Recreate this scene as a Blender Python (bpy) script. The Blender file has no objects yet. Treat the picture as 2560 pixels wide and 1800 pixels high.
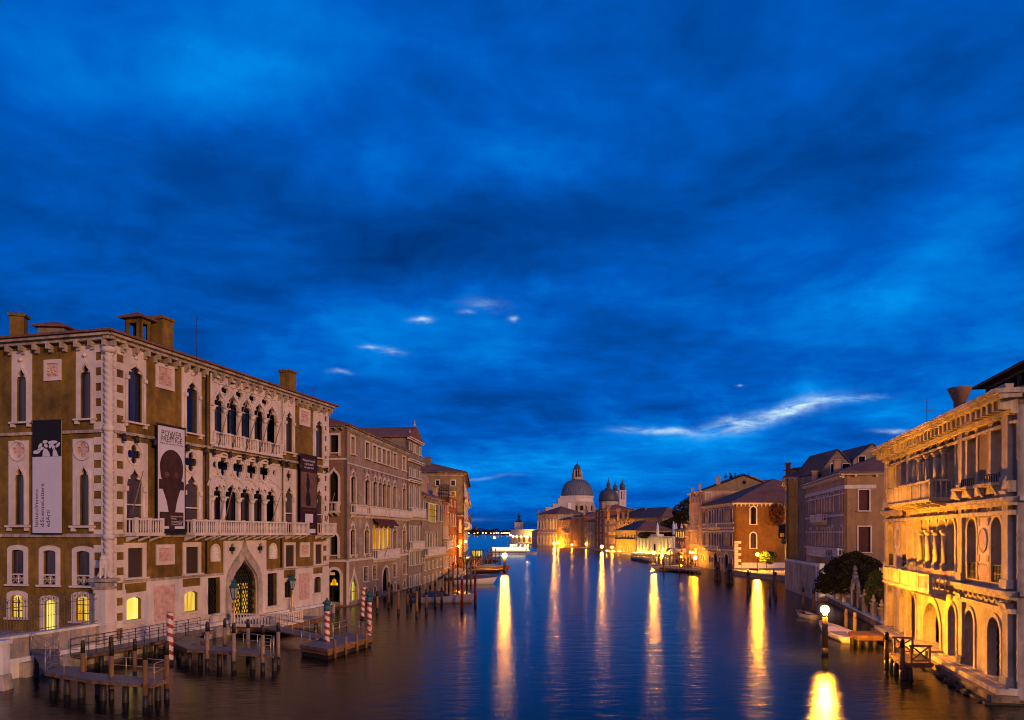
import bpy, bmesh, math, random
from mathutils import Vector as V
from mathutils.geometry import delaunay_2d_cdt
random.seed(7)
R = math.radians
C = bpy.context.scene.collection
scene = bpy.context.scene

# ---------------------------------------------------------------- camera
FL, CX, HZ, H = 1950.0, 1280.0, 1333.0, 9.0      # focal length / centre / horizon of the photo in its pixels, eye height
cam = bpy.data.cameras.new('camera'); camo = bpy.data.objects.new('camera', cam); C.objects.link(camo)
camo.location = (0, 0, H); camo.rotation_euler = (R(90), 0, 0)
cam.sensor_width = 36; cam.lens = 36 * FL / 2560; cam.shift_y = (HZ - 900) / 2560
cam.clip_start = .5; cam.clip_end = 12000
scene.camera = camo

# ---------------------------------------------------------------- sky
world = bpy.data.worlds.new('World'); scene.world = world; world.use_nodes = True
def build_sky():
    nt = world.node_tree; nt.nodes.clear(); N = nt.nodes.new; L = nt.links.new
    def sock(x, inp):
        if isinstance(x, (int, float)): inp.default_value = x
        else: L(x, inp)
    def m(op, a, b=0.0, c=None):
        n = N('ShaderNodeMath'); n.operation = op; sock(a, n.inputs[0]); sock(b, n.inputs[1])
        if c is not None: sock(c, n.inputs[2])
        return n.outputs[0]
    tc = N('ShaderNodeTexCoord'); sp = N('ShaderNodeSeparateXYZ'); L(tc.outputs['Generated'], sp.inputs[0])
    x, y, z = sp.outputs
    ya = m('MAXIMUM', m('ABSOLUTE', y), .12)
    az = m('DIVIDE', x, ya); el = m('DIVIDE', z, ya)
    def comb(a, b, c=0.0):
        n = N('ShaderNodeCombineXYZ'); sock(a, n.inputs[0]); sock(b, n.inputs[1]); sock(c, n.inputs[2]); return n.outputs[0]
    def noise(v, s, d, r, dist=0.0):
        n = N('ShaderNodeTexNoise'); L(v, n.inputs['Vector']); n.inputs['Scale'].default_value = s
        n.inputs['Detail'].default_value = d; n.inputs['Roughness'].default_value = r; n.inputs['Distortion'].default_value = dist
        return n.outputs['Fac']
    zz = m('ADD', m('MAXIMUM', z, 0.0), .13)
    pv = comb(m('DIVIDE', x, zz), m('DIVIDE', y, zz), 3.1)
    n1 = noise(pv, 1.05, 9, .55, .35)                       # cloud deck seen from below
    n2 = noise(pv, 3.4, 9, .62, .5)
    wv = comb(az, m('MULTIPLY', el, 1.6), 7.7)
    w1 = m('SUBTRACT', noise(wv, 4.0, 5, .6), .5); w2 = m('SUBTRACT', noise(comb(az, el, 1.3), 5.0, 5, .6), .5)
    azw = m('ADD', az, m('MULTIPLY', w1, .30)); elw = m('ADD', el, m('MULTIPLY', w2, .17))
    def gauss(A, E, px, py, sx, sy, rot=0.0):
        a0, e0 = (px - CX) / FL, (HZ - py) / FL
        da = m('SUBTRACT', A, a0); de = m('SUBTRACT', E, e0)
        c, s = math.cos(rot), math.sin(rot)
        u = m('ADD', m('MULTIPLY', da, c), m('MULTIPLY', de, s)); v = m('SUBTRACT', m('MULTIPLY', de, c), m('MULTIPLY', da, s))
        u = m('DIVIDE', u, sx / FL); v = m('DIVIDE', v, sy / FL)
        return m('POWER', 2.718, m('MULTIPLY', m('ADD', m('MULTIPLY', u, u), m('MULTIPLY', v, v)), -1.0))
    b = m('ADD', m('MULTIPLY', m('SUBTRACT', n1, .5), 1.05), m('MULTIPLY', m('SUBTRACT', n2, .5), .58))
    n3 = noise(pv, 9.0, 6, .6, .4)
    b = m('ADD', m('ADD', b, .375), m('MULTIPLY', m('SUBTRACT', n3, .5), .20))
    for px, py, sx, sy, k, rot in [(470, 215, 230, 90, .26, 0), (60, 180, 260, 110, .15, -.5), (90, 690, 300, 70, .16, -.3), (2480, 470, 420, 170, .24, .35),
            (2230, 700, 340, 85, .22, .35), (1290, 790, 320, 80, .22, 0), (900, 830, 260, 90, .18, 0), (1420, 400, 220, 80, .13, 0), (1000, 390, 190, 80, .12, 0),
            (900, 60, 300, 60, .10, 0), (1900, 1060, 600, 90, .26, .2), (1250, 1180, 260, 60, .18, 0), (1180, 850, 200, 70, .16, 0), (1880, 1055, 420, 45, .16, .2), (2300, 1030, 300, 70, .16, .1), (1950, 1230, 700, 90, .14, 0),
            (1130, 560, 420, 130, -.20, 0), (700, 500, 420, 80, -.10, -.3), (1820, 190, 260, 190, -.12, 0), (1650, 900, 380, 90, -.08, .1), (600, 300, 900, 60, -.04, -.3), (650, 870, 300, 70, .06, -.3)]:
        g = gauss(azw, elw, px, py, sx, sy, rot); b = m('ADD', b, m('MULTIPLY', g, k))
    st = noise(comb(m('MULTIPLY', az, 2.2), m('MULTIPLY', el, 11.0), 2.0), 2.6, 6, .6, .2)      # layered streaks low over the horizon
    low = m('POWER', 2.718, m('MULTIPLY', m('MAXIMUM', el, 0.0), -5.5))
    b = m('ADD', b, m('MULTIPLY', m('MULTIPLY', m('SUBTRACT', st, .45), low), 1.0))
    cr = N('ShaderNodeValToRGB'); L(b, cr.inputs[0]); e = cr.color_ramp.elements
    e[0].position = 0.0; e[0].color = (.0, .034, .190, 1)
    e[1].position = 1.0; e[1].color = (.001, .34, .95, 1)
    for p, c in [(.25, (.0, .062, .330, 1)), (.47, (.0, .102, .520, 1)), (.72, (.0, .19, .71, 1))]:
        k = e.new(p); k.color = c
    # breaks in the cloud where the bright sky shows
    aw = m('ADD', az, m('MULTIPLY', w1, .055)); ew = m('ADD', el, m('MULTIPLY', w2, .045))
    br = 0.0
    for px, py, sx, sy, k, rot in [(1040, 803, 24, 7, 1.15, 0), (1160, 788, 18, 5, .6, 0), (1271, 797, 12, 7, .7, 0), (975, 877, 34, 7, 1.0, -.25), (928, 868, 22, 5, .7, 0), (858, 931, 30, 5, .45, -.1), (1205, 765, 50, 16, .28, 0),
            (1850, 1056, 95, 17, 1.05, .2), (2000, 1025, 95, 19, 1.25, .26), (2130, 998, 70, 7, .75, .14), (1680, 1081, 90, 8, .75, .03), (1580, 1088, 60, 7, .5, 0), (2240, 1077, 45, 7, .75, .05), (1858, 961, 8, 3, .8, 0), (1190, 1194, 110, 4, .3, .03), (1150, 1300, 80, 4, .3, 0)]:
        g = m('MULTIPLY', gauss(aw, ew, px, py, sx, sy, rot), k); br = g if br == 0.0 else m('ADD', br, g)
    fine = noise(comb(m('MULTIPLY', az, 6.0), m('MULTIPLY', el, 24.0), 0.0), 2.6, 7, .68, .6)
    br = m('MULTIPLY', br, m('MULTIPLY', m('MAXIMUM', m('SUBTRACT', fine, .30), 0.0), 3.0))
    br = m('POWER', m('MINIMUM', br, 1.0), 1.35)
    mx = N('ShaderNodeMixRGB'); L(br, mx.inputs[0]); L(cr.outputs[0], mx.inputs[1]); mx.inputs[2].default_value = (.62, .86, 1, 1)
    # warm glow added low in the unseen sky behind the viewer to fill facades
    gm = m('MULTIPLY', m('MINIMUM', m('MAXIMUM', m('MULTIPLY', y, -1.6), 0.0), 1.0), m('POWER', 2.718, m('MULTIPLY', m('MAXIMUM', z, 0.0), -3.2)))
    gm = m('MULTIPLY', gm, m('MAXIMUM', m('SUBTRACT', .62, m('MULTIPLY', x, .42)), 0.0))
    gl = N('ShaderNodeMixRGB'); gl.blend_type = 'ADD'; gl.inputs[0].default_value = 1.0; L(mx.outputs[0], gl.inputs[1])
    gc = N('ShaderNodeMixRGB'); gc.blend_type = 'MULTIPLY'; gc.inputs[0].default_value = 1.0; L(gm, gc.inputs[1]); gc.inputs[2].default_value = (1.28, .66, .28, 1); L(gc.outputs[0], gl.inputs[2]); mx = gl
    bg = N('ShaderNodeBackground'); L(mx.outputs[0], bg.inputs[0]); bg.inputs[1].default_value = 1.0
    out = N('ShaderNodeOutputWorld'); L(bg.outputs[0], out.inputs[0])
build_sky()

# ---------------------------------------------------------------- warm low directional lamp standing in for town light behind the viewer's right
sl = bpy.data.lights.new('town_light', 'SUN'); sl.energy = 2.25; sl.angle = R(4); sl.color = (1.0, .53, .27)
town_light = bpy.data.objects.new('town_light', sl); C.objects.link(town_light)
town_light.rotation_euler = V((.60, -.78, .20)).to_track_quat('Z', 'Y').to_euler()

vs = scene.view_settings; vs.view_transform = 'Standard'; vs.look = 'None'; vs.exposure = 0; vs.gamma = 1
scene.display_settings.display_device = 'sRGB'
cy = scene.cycles; cy.filter_width = 1.05; cy.use_denoising = True; cy.max_bounces = 5; cy.diffuse_bounces = 2; cy.glossy_bounces = 3; cy.transmission_bounces = 2
cy.sample_clamp_indirect = 4; cy.caustics_reflective = False; cy.caustics_refractive = False; cy.use_light_tree = True; cy.blur_glossy = .3

# ---------------------------------------------------------------- pixel of the photo -> point of the place
def gp(px, py, z=0.0):
    Y = (H - z) * FL / (py - HZ); return V(((px - CX) / FL * Y, Y))
def ax(px, Y): return (px - CX) / FL * Y
def zat(py, Y): return H + (HZ - py) / FL * Y

class Fac:
    """A vertical plane: u along it, z up, w outwards."""
    def __init__(s, p0, p1, out):
        s.p0 = V(p0); s.p1 = V(p1); s.L = (s.p1 - s.p0).length; s.d = (s.p1 - s.p0) / s.L
        n = V((s.d.y, -s.d.x)); s.n = n if n.dot(V(out)) > 0 else -n; s.holes = []
    def P(s, u, z, w=0.0):
        q = s.p0 + s.d * u + s.n * w; return V((q.x, q.y, z))
    def u(s, px):
        r = (px - CX) / FL; return (r * s.p0.y - s.p0.x) / (s.d.x - r * s.d.y)
    def z(s, px, py): return zat(py, s.p0.y + s.d.y * s.u(px))

# ---------------------------------------------------------------- mesh building
def inside(p, poly):
    c = False; j = len(poly) - 1
    for i in range(len(poly)):
        a, b = poly[i], poly[j]
        if (a[1] > p[1]) != (b[1] > p[1]) and p[0] < (b[0] - a[0]) * (p[1] - a[1]) / (b[1] - a[1]) + a[0]: c = not c
        j = i
    return c

class MB:
    def __init__(s): s.v = []; s.f = []; s.sm = []
    def add(s, vs, fs, smooth=False):
        b = len(s.v); s.v += [V(p) for p in vs]
        for f in fs: s.f.append([b + i for i in f]); s.sm.append(smooth)
        return s
    def hexa(s, p):      # 8 points: bottom 4, top 4
        return s.add(p, [(3, 2, 1, 0), (4, 5, 6, 7), (0, 1, 5, 4), (1, 2, 6, 5), (2, 3, 7, 6), (3, 0, 4, 7)])
    def fbox(s, F, u0, u1, z0, z1, w0, w1):
        return s.hexa([F.P(u0, z0, w0), F.P(u1, z0, w0), F.P(u1, z0, w1), F.P(u0, z0, w1), F.P(u0, z1, w0), F.P(u1, z1, w0), F.P(u1, z1, w1), F.P(u0, z1, w1)])
    def box(s, x0, x1, y0, y1, z0, z1):
        return s.hexa([(x0, y0, z0), (x1, y0, z0), (x1, y1, z0), (x0, y1, z0), (x0, y0, z1), (x1, y0, z1), (x1, y1, z1), (x0, y1, z1)])
    def prism(s, poly, z0, z1):
        n = len(poly); return s.add([(p[0], p[1], z0) for p in poly] + [(p[0], p[1], z1) for p in poly],
            [tuple(range(n - 1, -1, -1)), tuple(range(n, 2 * n))] + [(i, (i + 1) % n, n + (i + 1) % n, n + i) for i in range(n)])
    def beam(s, a, b, w, h=None):
        a, b = V(a), V(b); h = h or w; d = (b - a).normalized(); up = V((0, 0, 1)) if abs(d.z) < .95 else V((1, 0, 0))
        x = d.cross(up).normalized() * (w / 2); y = x.cross(d).normalized() * (h / 2)
        return s.hexa([a - x - y, a + x - y, b + x - y, b - x - y, a - x + y, a + x + y, b + x + y, b - x + y])
    def tube(s, a, b, r0, r1=None, n=8, caps=True):
        a, b = V(a), V(b); r1 = r0 if r1 is None else r1; d = (b - a).normalized(); up = V((0, 0, 1)) if abs(d.z) < .95 else V((1, 0, 0))
        x = d.cross(up).normalized(); y = x.cross(d)
        c = [(math.cos(2 * math.pi * i / n), math.sin(2 * math.pi * i / n)) for i in range(n)]
        s.add([a + x * (r0 * k) + y * (r0 * l) for k, l in c] + [b + x * (r1 * k) + y * (r1 * l) for k, l in c], [(i, (i + 1) % n, n + (i + 1) % n, n + i) for i in range(n)], True)
        if caps:
            b0 = len(s.v) - 2 * n; s.f += [[b0 + i for i in range(n - 1, -1, -1)], [b0 + n + i for i in range(n)]]; s.sm += [False, False]
        return s
    def lathe(s, c, prof, n=10, sx=1, sy=1, smooth=True):
        vs = []; fs = []; c = V(c)
        for r, z in prof:
            for i in range(n):
                t = 2 * math.pi * i / n; vs.append(c + V((r * math.cos(t) * sx, r * math.sin(t) * sy, z)))
        for k in range(len(prof) - 1):
            for i in range(n): fs.append((k * n + i, k * n + (i + 1) % n, (k + 1) * n + (i + 1) % n, (k + 1) * n + i))
        s.add(vs, fs, smooth)
        b0 = len(s.v) - len(vs); s.f += [[b0 + i for i in range(n - 1, -1, -1)], [b0 + len(vs) - n + i for i in range(n)]]; s.sm += [False, False]
        return s
    def ball(s, c, r, n=8, k=6, sz=1.0):
        prof = [(r * math.sin(math.pi * i / k) + 1e-4, -r * sz * math.cos(math.pi * i / k)) for i in range(k + 1)]
        return s.lathe(c, prof, n)
    def plate(s, F, outer, holes, w0, w1, back=False):
        loops = [outer] + list(holes); pts = []; es = []
        for l in loops:
            b = len(pts); pts += [V((p[0], p[1])) for p in l]; es += [(b + i, b + (i + 1) % len(l)) for i in range(len(l))]
        if holes or len(outer) > 4:
            r = delaunay_2d_cdt(pts, es, [], 1, 1e-5); tv = [(p.x, p.y) for p in r[0]]; tf = []
            for f in r[2]:
                c = (sum(tv[i][0] for i in f) / len(f), sum(tv[i][1] for i in f) / len(f))
                if inside(c, outer) and not any(inside(c, h) for h in holes): tf.append(tuple(f))
        else: tv = [tuple(p) for p in outer]; tf = [tuple(range(len(outer)))]
        s.add([F.P(p[0], p[1], w1) for p in tv], tf)
        if back: s.add([F.P(p[0], p[1], w0) for p in tv], tf)
        for l in loops:
            n = len(l); s.add([F.P(p[0], p[1], w1) for p in l] + [F.P(p[0], p[1], w0) for p in l], [(i, (i + 1) % n, n + (i + 1) % n, n + i) for i in range(n)])
        return s
    def build(s, name, mat, parent=None, label=None):
        base = V((0, 0, 0))
        if parent is not None: base = root_loc(parent)
        me = bpy.data.meshes.new(name); me.from_pydata([tuple(p - base) for p in s.v], [], s.f)
        me.polygons.foreach_set('use_smooth', s.sm)
        bm = bmesh.new(); bm.from_mesh(me); bmesh.ops.recalc_face_normals(bm, faces=bm.faces); bm.to_mesh(me); bm.free()
        if mat is not None: me.materials.append(MT[mat] if isinstance(mat, str) else mat)
        o = bpy.data.objects.new(name, me); C.objects.link(o)
        if parent is not None: o.parent = parent
        if label: o['label'] = label
        return o
def root_loc(o):
    p = V((0, 0, 0))
    while o is not None: p = p + o.location; o = o.parent
    return p
def thing(name, label, cat, loc=(0, 0, 0), group=None, rz=0.0):
    o = bpy.data.objects.new(name, None); o.empty_display_size = .2; C.objects.link(o); o.location = loc; o.rotation_euler = (0, 0, rz)
    return tag(o, label, cat, group)
def tag(o, label, cat, group=None):
    o['label'] = label; o['category'] = cat
    if group: o['group'] = group
    return o
def structure(o): o['kind'] = 'structure'; return o
def dup(root, loc, rz=None, label=None, scale=None):
    r = root.copy(); C.objects.link(r); r.location = loc
    if rz is not None: r.rotation_euler = (root.rotation_euler[0], root.rotation_euler[1], rz)
    if label: r['label'] = label
    if scale: r.scale = scale
    for ch in root.children:
        c = ch.copy(); C.objects.link(c); c.parent = r
        for g in ch.children:
            d = g.copy(); C.objects.link(d); d.parent = c
    return r

# ---------------------------------------------------------------- materials
MT = {}
def mat(name, col, rough=.85, var=.22, scale=1.6, stain=.25, bump=.15, streak=0.0, metal=0.0, spec=.3, wave=None, joints=None):
    m = bpy.data.materials.new(name); m.use_nodes = True; nt = m.node_tree; N = nt.nodes.new; L = nt.links.new
    b = nt.nodes['Principled BSDF']; b.inputs['Roughness'].default_value = rough; b.inputs['Metallic'].default_value = metal
    b.inputs['Specular IOR Level'].default_value = spec
    tc = N('ShaderNodeTexCoord')
    def noise(s, d, mp=None):
        n = N('ShaderNodeTexNoise'); n.inputs['Scale'].default_value = s; n.inputs['Detail'].default_value = d; n.inputs['Roughness'].default_value = .65
        if mp:
            k = N('ShaderNodeMapping'); k.inputs['Scale'].default_value = mp; L(tc.outputs['Object'], k.inputs[0]); L(k.outputs[0], n.inputs['Vector'])
        else: L(tc.outputs['Object'], n.inputs['Vector'])
        return n.outputs['Fac']
    def rng(x, lo, hi, a=.3, c=.7):
        n = N('ShaderNodeMapRange'); n.inputs['From Min'].default_value = a; n.inputs['From Max'].default_value = c; n.inputs['To Min'].default_value = lo; n.inputs['To Max'].default_value = hi
        L(x, n.inputs['Value']); return n.outputs[0]
    def mul(x, y):
        n = N('ShaderNodeMath'); n.operation = 'MULTIPLY'; L(x, n.inputs[0]); L(y, n.inputs[1]); return n.outputs[0]
    f = rng(noise(scale, 6), 1 - var, 1 + var)
    f = mul(f, rng(noise(.35, 4), 1 - stain, 1 + stain * .5))
    if streak: f = mul(f, rng(noise(1.0, 5, (1.3, 1.3, .09)), 1 - streak, 1 + streak * .2))
    if wave:
        w = N('ShaderNodeTexWave'); w.bands_direction = wave[0]; w.inputs['Scale'].default_value = wave[1]; w.inputs['Distortion'].default_value = .6; w.inputs['Detail'].default_value = 2
        k = N('ShaderNodeMapping'); k.inputs['Rotation'].default_value = (0, 0, wave[2] if len(wave) > 2 else 0); L(tc.outputs['Object'], k.inputs[0]); L(k.outputs[0], w.inputs['Vector']); f = mul(f, rng(w.outputs['Fac'], .55, 1.15, 0, 1))
    mx = N('ShaderNodeMixRGB'); mx.blend_type = 'MULTIPLY'; mx.inputs[0].default_value = 1; mx.inputs[1].default_value = (*col, 1); L(f, mx.inputs[2]); L(mx.outputs[0], b.inputs['Base Color'])
    if bump:
        bp = N('ShaderNodeBump'); bp.inputs['Strength'].default_value = bump; bp.inputs['Distance'].default_value = .05; L(noise(scale * 6, 4), bp.inputs['Height']); L(bp.outputs[0], b.inputs['Normal'])
    MT[name] = m; return m
def emit(name, c0, c1, s, wav=None, scale=1.2):
    m = bpy.data.materials.new(name); m.use_nodes = True; nt = m.node_tree; nt.nodes.clear(); N = nt.nodes.new; L = nt.links.new
    e = N('ShaderNodeEmission'); e.inputs[1].default_value = s; o = N('ShaderNodeOutputMaterial'); L(e.outputs[0], o.inputs[0])
    if c1 is None: e.inputs[0].default_value = (*c0, 1)
    else:
        tc = N('ShaderNodeTexCoord'); n = N('ShaderNodeTexNoise'); n.inputs['Scale'].default_value = scale; n.inputs['Detail'].default_value = 3
        k = N('ShaderNodeMapping'); k.inputs['Scale'].default_value = wav or (1, 1, 1); L(tc.outputs['Object'], k.inputs[0]); L(k.outputs[0], n.inputs['Vector'])
        r = N('ShaderNodeMapRange'); r.inputs['From Min'].default_value = .38; r.inputs['From Max'].default_value = .62; L(n.outputs['Fac'], r.inputs['Value'])
        mx = N('ShaderNodeMixRGB'); L(r.outputs[0], mx.inputs[0]); mx.inputs[1].default_value = (*c0, 1); mx.inputs[2].default_value = (*c1, 1); L(mx.outputs[0], e.inputs[0])
    m.cycles.emission_sampling = 'AUTO'; MT[name] = m; return m

mat('ochre', (.205, .118, .017), var=.28, stain=.55, streak=.4)
mat('stone', (.62, .53, .47), var=.10, stain=.18, streak=.16)
mat('stone_old', (.47, .39, .32), var=.3, stain=.4, streak=.6)
mat('marble', (.52, .33, .28), var=.3, scale=2.6, stain=.2)
mat('istrian', (.62, .50, .34), var=.22, scale=1.1, stain=.35, streak=.55)
mat('white_stone', (.68, .63, .55), var=.10, stain=.2, streak=.2)
mat('brick', (.23, .13, .085), var=.35, scale=7, stain=.3)
mat('pale_brick', (.34, .24, .165), var=.25, scale=4, stain=.35, streak=.25)
mat('grey_stucco', (.25, .195, .15), var=.2, stain=.35, streak=.35)
mat('cream', (.24, .165, .09), var=.12, stain=.25, streak=.25)
mat('tan', (.32, .19, .095), var=.12, stain=.25, streak=.25)
mat('orange_brown', (.17, .078, .014), var=.18, stain=.3, streak=.25)
mat('orange', (.17, .055, .012), var=.15, stain=.25, streak=.2)
mat('red_plaster', (.20, .06, .03), var=.15, stain=.25, streak=.2)
mat('yellow', (.46, .26, .06), var=.12, stain=.25, streak=.25)
mat('pink_plaster', (.46, .28, .18), var=.12, stain=.25, streak=.2)
mat('mauve_plaster', (.30, .21, .175), var=.2, stain=.3, streak=.3)
mat('mosaic', (.40, .26, .12), var=.5, scale=1.2, stain=.3)
mat('roof_tile', (.17, .075, .05), var=.45, scale=5, stain=.35, bump=.6)
mat('lead', (.13, .14, .165), rough=.55, var=.15, stain=.2, streak=.3)
mat('lead_dark', (.075, .07, .08), rough=.5, var=.2, stain=.2, streak=.3)
mat('wood', (.20, .105, .05), var=.35, scale=2.5, streak=.5)
mat('pile_wood', (.24, .12, .045), var=.3, scale=2.5, streak=.45)
mat('deck', (.115, .11, .12), rough=.45, var=.25, scale=2, spec=.6, wave=('X', 1.3, .26))
mat('rail_iron', (.13, .10, .085), rough=.5, metal=.3, var=.15)
mat('pale_pile', (.30, .21, .15), var=.3, scale=2.5, streak=.45)
mat('wet_wood', (.018, .014, .010), rough=.5, var=.3)
mat('algae', (.030, .022, .012), rough=.6, var=.5, scale=3)
mat('foundation', (.30, .20, .11), var=.4, scale=2, stain=.5, streak=.5)
mat('iron', (.03, .028, .03), rough=.5, metal=.4, var=.15)
mat('steel', (.45, .34, .22), rough=.4, metal=.5, var=.15)
mat('verdigris', (.02, .085, .10), rough=.6, var=.2)
mat('red_paint', (.36, .025, .02), rough=.55, var=.15, streak=.25)
mat('white_paint', (.62, .56, .5), rough=.55, var=.10, streak=.25)
mat('blue_paint', (.06, .09, .2), rough=.55, var=.1)
mat('boat_white', (.60, .56, .52), rough=.35, var=.06, stain=.12, spec=.5)
mat('boat_cover', (.075, .07, .09), rough=.7, var=.15)
mat('boat_cover_blue', (.06, .10, .22), rough=.7, var=.15)
mat('varnish', (.09, .03, .012), rough=.3, var=.2, spec=.5)
mat('banner_white', (.52, .50, .56), rough=.8, var=.03, stain=.06, bump=.03)
mat('banner_black', (.006, .006, .010), rough=.8, var=.1)
mat('banner_maroon', (.028, .006, .012), rough=.8, var=.1)
mat('banner_brown', (.045, .017, .014), rough=.8, var=.5, scale=1.5)
mat('banner_sepia', (.14, .07, .05), rough=.8, var=.35, scale=1)
mat('awning', (.10, .022, .018), rough=.8, var=.15)
mat('shutter', (.045, .025, .022), rough=.7, var=.2)
mat('shutter_red', (.06, .015, .015), rough=.7, var=.2)
mat('curtain', (.05, .038, .055), rough=.9, var=.2, wave=('X', .9, .3))
mat('dark_room', (.006, .005, .008), rough=.9, var=.1)
mat('flag_red', (.35, .03, .03), rough=.8, var=.1)
mat('flag_dark', (.04, .05, .06), rough=.8, var=.1)
mat('bark', (.07, .045, .03), var=.3)
mat('leaf_dark', (.022, .022, .007), var=.5, scale=1.0, bump=0, spec=.2)
mat('leaf_green', (.065, .095, .020), var=.4, scale=1.5, bump=0, spec=.2)
mat('leaf_ivy', (.10, .035, .016), var=.45, scale=1.5, bump=0, spec=.2)
mat('ground', (.16, .13, .11), var=.2)
mat('paving', (.28, .24, .2), var=.2)
mat('scaffold_sheet', (.36, .34, .36), var=.06, stain=.12)
mat('glass_lantern', (.30, .30, .30), rough=.25, var=.05)

def glass(name, col, col2, rough=.12):
    m = bpy.data.materials.new(name); m.use_nodes = True; nt = m.node_tree; b = nt.nodes['Principled BSDF']; N = nt.nodes.new; L = nt.links.new
    tc = N('ShaderNodeTexCoord'); k = N('ShaderNodeMapping'); k.inputs['Scale'].default_value = (2.2, 2.2, .06); n = N('ShaderNodeTexNoise'); n.inputs['Scale'].default_value = 1.0; n.inputs['Detail'].default_value = 3
    L(tc.outputs['Object'], k.inputs[0]); L(k.outputs[0], n.inputs['Vector']); r = N('ShaderNodeMapRange'); r.inputs['From Min'].default_value = .48; r.inputs['From Max'].default_value = .58; L(n.outputs['Fac'], r.inputs['Value'])
    mx = N('ShaderNodeMixRGB'); mx.inputs[1].default_value = (*col, 1); mx.inputs[2].default_value = (*col2, 1); L(r.outputs[0], mx.inputs[0]); L(mx.outputs[0], b.inputs['Base Color'])
    b.inputs['Roughness'].default_value = rough; b.inputs['Specular IOR Level'].default_value = .5; MT[name] = m
glass('pane', (.006, .006, .010), (.035, .03, .04)); glass('pane_blue', (.006, .008, .022), (.03, .034, .06), .2)
emit('lit_room', (.72, .30, .0), (1.0, .80, .16), 1.05, (1.2, 1.2, .12), 1.6)
emit('lit_bright', (1.0, .72, .03), (1.25, 1.1, .35), 1.0, (.9, .9, .15), .8)
emit('lit_amber', (.55, .17, .0), (1.0, .55, .03), .95, (1.3, 1.3, .2), 1.3)
emit('lit_dim', (.16, .04, .0), (.50, .19, .01), .9, (1, 1, .5), 1.2)
emit('lit_white', (1.0, .86, .45), None, 2.4)
SODIUM = (1.0, .36, .010)
WARM = (1.0, .46, .06)
def lampmat(name, strength, col=SODIUM): return emit(name, col, None, strength)

def water_material():
    m = bpy.data.materials.new('water'); m.use_nodes = True; nt = m.node_tree; nt.nodes.clear(); N = nt.nodes.new; L = nt.links.new
    tc = N('ShaderNodeTexCoord')
    def nz(s, d, sc):
        k = N('ShaderNodeMapping'); k.inputs['Scale'].default_value = sc; L(tc.outputs['Object'], k.inputs[0])
        n = N('ShaderNodeTexNoise'); n.inputs['Scale'].default_value = s; n.inputs['Detail'].default_value = d; n.inputs['Roughness'].default_value = .6; L(k.outputs[0], n.inputs['Vector']); return n.outputs['Fac']
    a = N('ShaderNodeMath'); a.operation = 'MULTIPLY_ADD'; L(nz(2.0, .8, (.45, 1, 1)), a.inputs[0]); a.inputs[1].default_value = .7; L(nz(.7, .8, (.55, 1, 1)), a.inputs[2])
    bp = N('ShaderNodeBump'); bp.inputs['Strength'].default_value = 1.0; bp.inputs['Distance'].default_value = .036; L(a.outputs[0], bp.inputs['Height'])
    g = N('ShaderNodeBsdfGlossy'); g.distribution = 'BECKMANN'; g.inputs['Roughness'].default_value = .245; L(bp.outputs[0], g.inputs['Normal'])
    d = N('ShaderNodeBsdfDiffuse'); d.inputs[0].default_value = (.004, .005, .006, 1)
    f = N('ShaderNodeFresnel'); f.inputs[0].default_value = 1.30
    mx = N('ShaderNodeMixShader'); L(f.outputs[0], mx.inputs[0]); L(d.outputs[0], mx.inputs[1]); L(g.outputs[0], mx.inputs[2])
    o = N('ShaderNodeOutputMaterial'); L(mx.outputs[0], o.inputs[0]); MT['water'] = m
water_material()
# ---------------------------------------------------------------- architecture kit
def arc(cx, cz, rx, rz, a0, a1, n):
    return [(cx + rx * math.cos(R(a0 + (a1 - a0) * i / n)), cz + rz * math.sin(R(a0 + (a1 - a0) * i / n))) for i in range(n + 1)]
def bez(p0, p1, p2, p3, n):
    o = []
    for i in range(n + 1):
        t = i / n; s = 1 - t
        o.append((s**3 * p0[0] + 3 * s * s * t * p1[0] + 3 * s * t * t * p2[0] + t**3 * p3[0], s**3 * p0[1] + 3 * s * s * t * p1[1] + 3 * s * t * t * p2[1] + t**3 * p3[1]))
    return o
def opening(kind, u0, u1, z0, z1, zs=None):
    """Outline of an opening; z1 is its highest point, zs the springing."""
    if u1 < u0: u0, u1 = u1, u0
    w = u1 - u0; c = (u0 + u1) / 2
    if kind == 'rect': return [(u0, z0), (u1, z0), (u1, z1), (u0, z1)]
    if kind == 'seg': zs = z1 - .16 * w if zs is None else zs; return [(u0, z0), (u1, z0)] + arc(c, zs, w / 2, z1 - zs, 0, 180, 8)
    if kind == 'round': zs = z1 - .5 * w if zs is None else zs; return [(u0, z0), (u1, z0)] + arc(c, zs, w / 2, z1 - zs, 0, 180, 10)
    zs = z1 - .95 * w if zs is None else zs; h = z1 - zs
    if kind == 'ogee':
        l = bez((u0, zs), (u0, zs + .62 * h), (c - .12 * w, zs + .56 * h), (c, z1), 7)
    elif kind == 'point':
        l = bez((u0, zs), (u0, zs + .5 * h), (c - .25 * w, zs + .85 * h), (c, z1), 6)
    elif kind == 'tre':
        l = [(0, 0), (-.02, .14), (.02, .30), (.11, .41), (.24, .42), (.30, .46), (.23, .55), (.21, .66), (.26, .77), (.37, .87), (.5, 1.0)]
        l = [(u0 + a * w, zs + b * h) for a, b in l]
    r = [(2 * c - x, y) for x, y in l]
    return [(u0, z0), (u1, z0)] + r[:-1] + l[::-1]
def quatrefoil(c, r, n=6):
    o = []
    for k in range(4):
        a = 90 * k; d = .56 * r; o += arc(c[0] + d * math.cos(R(a)), c[1] + d * math.sin(R(a)), .43 * r, .43 * r, a - 118, a + 118, n)
    return o
def circle(c, r, n=18): return arc(c[0], c[1], r, r, 0, 360 * (n - 1) / n, n - 1)

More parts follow.
